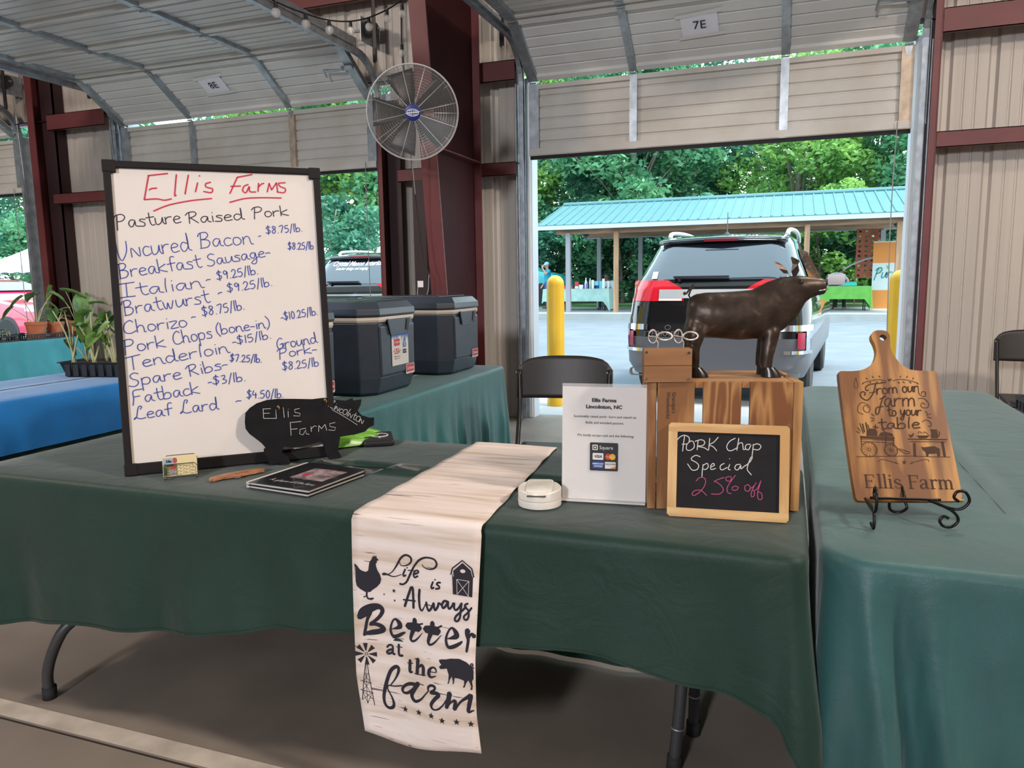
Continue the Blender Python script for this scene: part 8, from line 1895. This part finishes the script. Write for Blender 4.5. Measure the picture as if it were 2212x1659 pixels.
# ------------------------------------------------------------------ trees
def leaf_mat(name, c1, c2):
    m = bpy.data.materials.new(name); m.use_nodes = True; n = m.node_tree; b = n.nodes['Principled BSDF']; out = n.nodes['Material Output']; b.inputs['Roughness'].default_value = .55
    t = n.nodes.new('ShaderNodeTexCoord'); no = n.nodes.new('ShaderNodeTexNoise'); no.inputs['Scale'].default_value = .9; no.inputs['Detail'].default_value = 4; n.links.new(t.outputs['Object'], no.inputs['Vector'])
    cr = n.nodes.new('ShaderNodeValToRGB'); n.links.new(no.outputs['Fac'], cr.inputs[0]); cr.color_ramp.elements[0].position = .38; cr.color_ramp.elements[0].color = (*c1, 1); cr.color_ramp.elements[1].position = .62; cr.color_ramp.elements[1].color = (*c2, 1)
    n.links.new(cr.outputs[0], b.inputs['Base Color']); tr = n.nodes.new('ShaderNodeBsdfTranslucent'); n.links.new(cr.outputs[0], tr.inputs['Color']); mx = n.nodes.new('ShaderNodeMixShader'); mx.inputs[0].default_value = .42
    n.links.new(b.outputs[0], mx.inputs[1]); n.links.new(tr.outputs[0], mx.inputs[2]); n.links.new(mx.outputs[0], out.inputs['Surface']); return m
LM = [leaf_mat('yellow_green_leaves', (.13, .31, .08), (.27, .48, .11)), leaf_mat('mid_green_leaves', (.065, .23, .115), (.15, .38, .18)), leaf_mat('blue_green_leaves', (.045, .18, .12), (.105, .31, .195))]
BARK = M('grey_bark', (.20, .16, .14), .9, var=.2, vs=6)
def tree_mesh(seed, h, cr_, cb, nleaf, ls, limbs=True):
    """trunk and limbs in one mesh, leaves in another; crown from cb to h"""
    rnd = random.Random(seed); wd = MB(); lv = MB(); top = Vector((rnd.uniform(-.5, .5), rnd.uniform(-.5, .5), h * .86)); mid = Vector((rnd.uniform(-.3, .3), rnd.uniform(-.3, .3), h * .4))
    P = catmull([(0, 0, 0), mid, top], 6); wd.tube(P, [.24 * (1 - .8 * i / (len(P) - 1)) * h / 12 for i in range(len(P))], 8)
    blobs = []
    nb = 46
    for i in range(nb):
        for _ in range(20):
            v = Vector((rnd.uniform(-1, 1), rnd.uniform(-1, 1), rnd.uniform(-1, 1)))
            if .35 < v.length < 1: break
        c = Vector((v.x * cr_, v.y * cr_, cb + (h - cb) * (.5 + .5 * v.z))); blobs.append((c, rnd.uniform(.20, .36) * cr_))
        if i % 3 == 0 and limbs:
            t = max(.2, min(.95, (c.z / h) * .75)); a = P[int(t * (len(P) - 1))]; wd.tube(catmull([a, (a + c) / 2 + Vector((0, 0, .3)), c], 4), [.075 * h / 12, .05 * h / 12] + [.03 * h / 12] * 7, 6)
    per = nleaf // nb
    for c, r in blobs:
        for _ in range(per):
            v = Vector((rnd.gauss(0, 1), rnd.gauss(0, 1), rnd.gauss(0, 1))).normalized() * r * rnd.uniform(.55, 1.05); v.z *= .75; p = c + v
            s = ls * rnd.uniform(.6, 1.25); a = Vector((rnd.gauss(0, 1), rnd.gauss(0, 1), rnd.gauss(0, .6))).normalized(); b = a.cross(Vector((rnd.gauss(0, 1), rnd.gauss(0, 1), rnd.gauss(0, 1))).normalized())
            if b.length < .1: continue
            b.normalize(); i0 = len(lv.v)
            lv.v += [p - a * s, p + b * s * .5 - a * s * .1, p + a * s, p - b * s * .5 - a * s * .1]; lv.f.append([i0, i0 + 1, i0 + 2, i0 + 3]); lv.mi.append(0)
    return wd, lv
KIND = [(101, 13, 3.7, 2.2, 12500, .16), (102, 14, 4.2, 2.6, 14000, .16), (103, 12, 3.4, 1.8, 11000, .15), (104, 5.0, 2.4, .2, 7500, .13)]
PROTO = {}
def plant_tree(kind, mat_, loc, rz, sc, label, nm='tree'):
    if (kind, mat_) not in PROTO:
        wd, lv = tree_mesh(*KIND[kind][:1], *KIND[kind][1:])
        r = empty(nm, (0, 0, 0)); wd.build('trunk', BARK, r, True); lv.build('foliage', LM[mat_], r); PROTO[(kind, mat_)] = r; t = r
    else: t = copy_tree(PROTO[(kind, mat_)])
    t.name = nm; t.location = loc; t.rotation_euler = (0, 0, rz); t.scale = (sc, sc, sc); tag(t, label, 'tree' if nm == 'tree' else 'bush')
for k_, m_, x, y, sc, lab in (
    (0, 0, -13.2, 35.5, 1.0, 'bright yellow-green tree at the left edge of the right doorway'), (1, 2, -8.6, 37.5, 1.05, 'dense blue-green tree above the left end of the pavilion roof'),
    (2, 1, -6.6, 34.5, 1.08, 'mid-green tree rising just behind the pavilion, above its front wood post'), (1, 2, -4.6, 40, 1.0, 'dark drooping tree above the middle of the pavilion roof'),
    (0, 1, -.4, 46, .62, 'small distant tree in the sky gap above the SUV'), (2, 0, 0.2, 37, 1.0, 'yellow-green tree above the pavilion, right of the sky gap'),
    (1, 1, 3.6, 41, .98, 'tall open tree with grey trunk above the right half of the pavilion'), (0, 1, 6.4, 37, 1.0, 'green tree beside the right jamb of the right doorway'),
    (0, 1, -14.2, 26, .95, 'full green tree seen between the whiteboard and the fan'), (2, 0, -16.8, 24.5, .9, 'yellow-green tree partly hidden by the whiteboard edge, outside the left door'), (1, 2, -20, 31, 1.0, 'dark tree behind the others outside the left door'),
    (1, 2, -38.5, 30.5, 1.0, 'dark green tree above the white canopy tent'), (0, 0, -43, 31, 1.0, 'bright tree at the left edge of the photo behind the canopy tent'), (2, 1, -36, 34, 1.0, 'mid-green tree behind the far left door post'),
    (1, 1, -13.5, 47, 1.0, 'dark tree far behind the left end of the pavilion'), (0, 2, -7.2, 48, 1.05, 'tall dark tree in the back row above the left half of the pavilion roof'), (2, 1, 5.2, 50, 1.1, 'pale tree in the back row above the right half of the pavilion roof'),
    (1, 1, 10.2, 39, 1.0, 'tall tree past the right jamb of the right doorway'), (2, 2, -26, 33, 1.0, 'dark tree behind the left wall panel')):
    plant_tree(k_, m_, (x, y, .2), x * 1.7, sc, lab)
for m_, x, y, sc, lab in ((1, -12.2, 33, 1.0, 'green bush behind the teal vehicle'), (2, -9.4, 33.4, .95, 'dark bush behind the grey pavilion posts'), (1, -6.8, 33, 1.0, 'leafy bush behind the seated person in grey'), (2, -4.2, 33.2, .9, 'dark bush behind the left side of the black SUV'),
    (1, -1.4, 33.5, .8, 'low bush behind the roof of the black SUV'), (0, 1.2, 33, .95, 'bright bush behind the right wood post'), (2, 3.6, 33.4, .85, 'dark bush behind the red metal screen'), (1, 6.2, 33, 1.0, 'bush at the right edge of the pavilion'),
    (2, -11, 38, 1.1, 'dark shrub in the back row behind the teal vehicle'), (1, -7.9, 37.5, 1.0, 'shrub in the back row behind the goods table'), (2, -5.2, 37.8, 1.1, 'shrub in the back row behind the front wood post'), (1, -2.4, 38, 1.0, 'shrub in the back row behind the SUV'), (2, .2, 37.6, 1.0, 'shrub in the back row left of the right wood post'), (1, 2.6, 37.8, 1.1, 'shrub in the back row behind the lime green table'), (2, 5.2, 37.6, 1.1, 'shrub in the back row behind the banner'),
    (1, -17.8, 21.5, .9, 'bush behind the dark SUV outside the left door'), (2, -14.2, 21.8, .8, 'low dark bush right of the dark SUV'), (1, -33.2, 27, .95, 'bush under the white canopy tent'), (2, -36.5, 27.5, 1.0, 'dark bush left of the canopy tent leg'), (1, -30.2, 28.5, .9, 'bush behind the pink-red car')):
    plant_tree(3, m_, (x, y, .2), x * 2.3, sc, lab, 'bush')
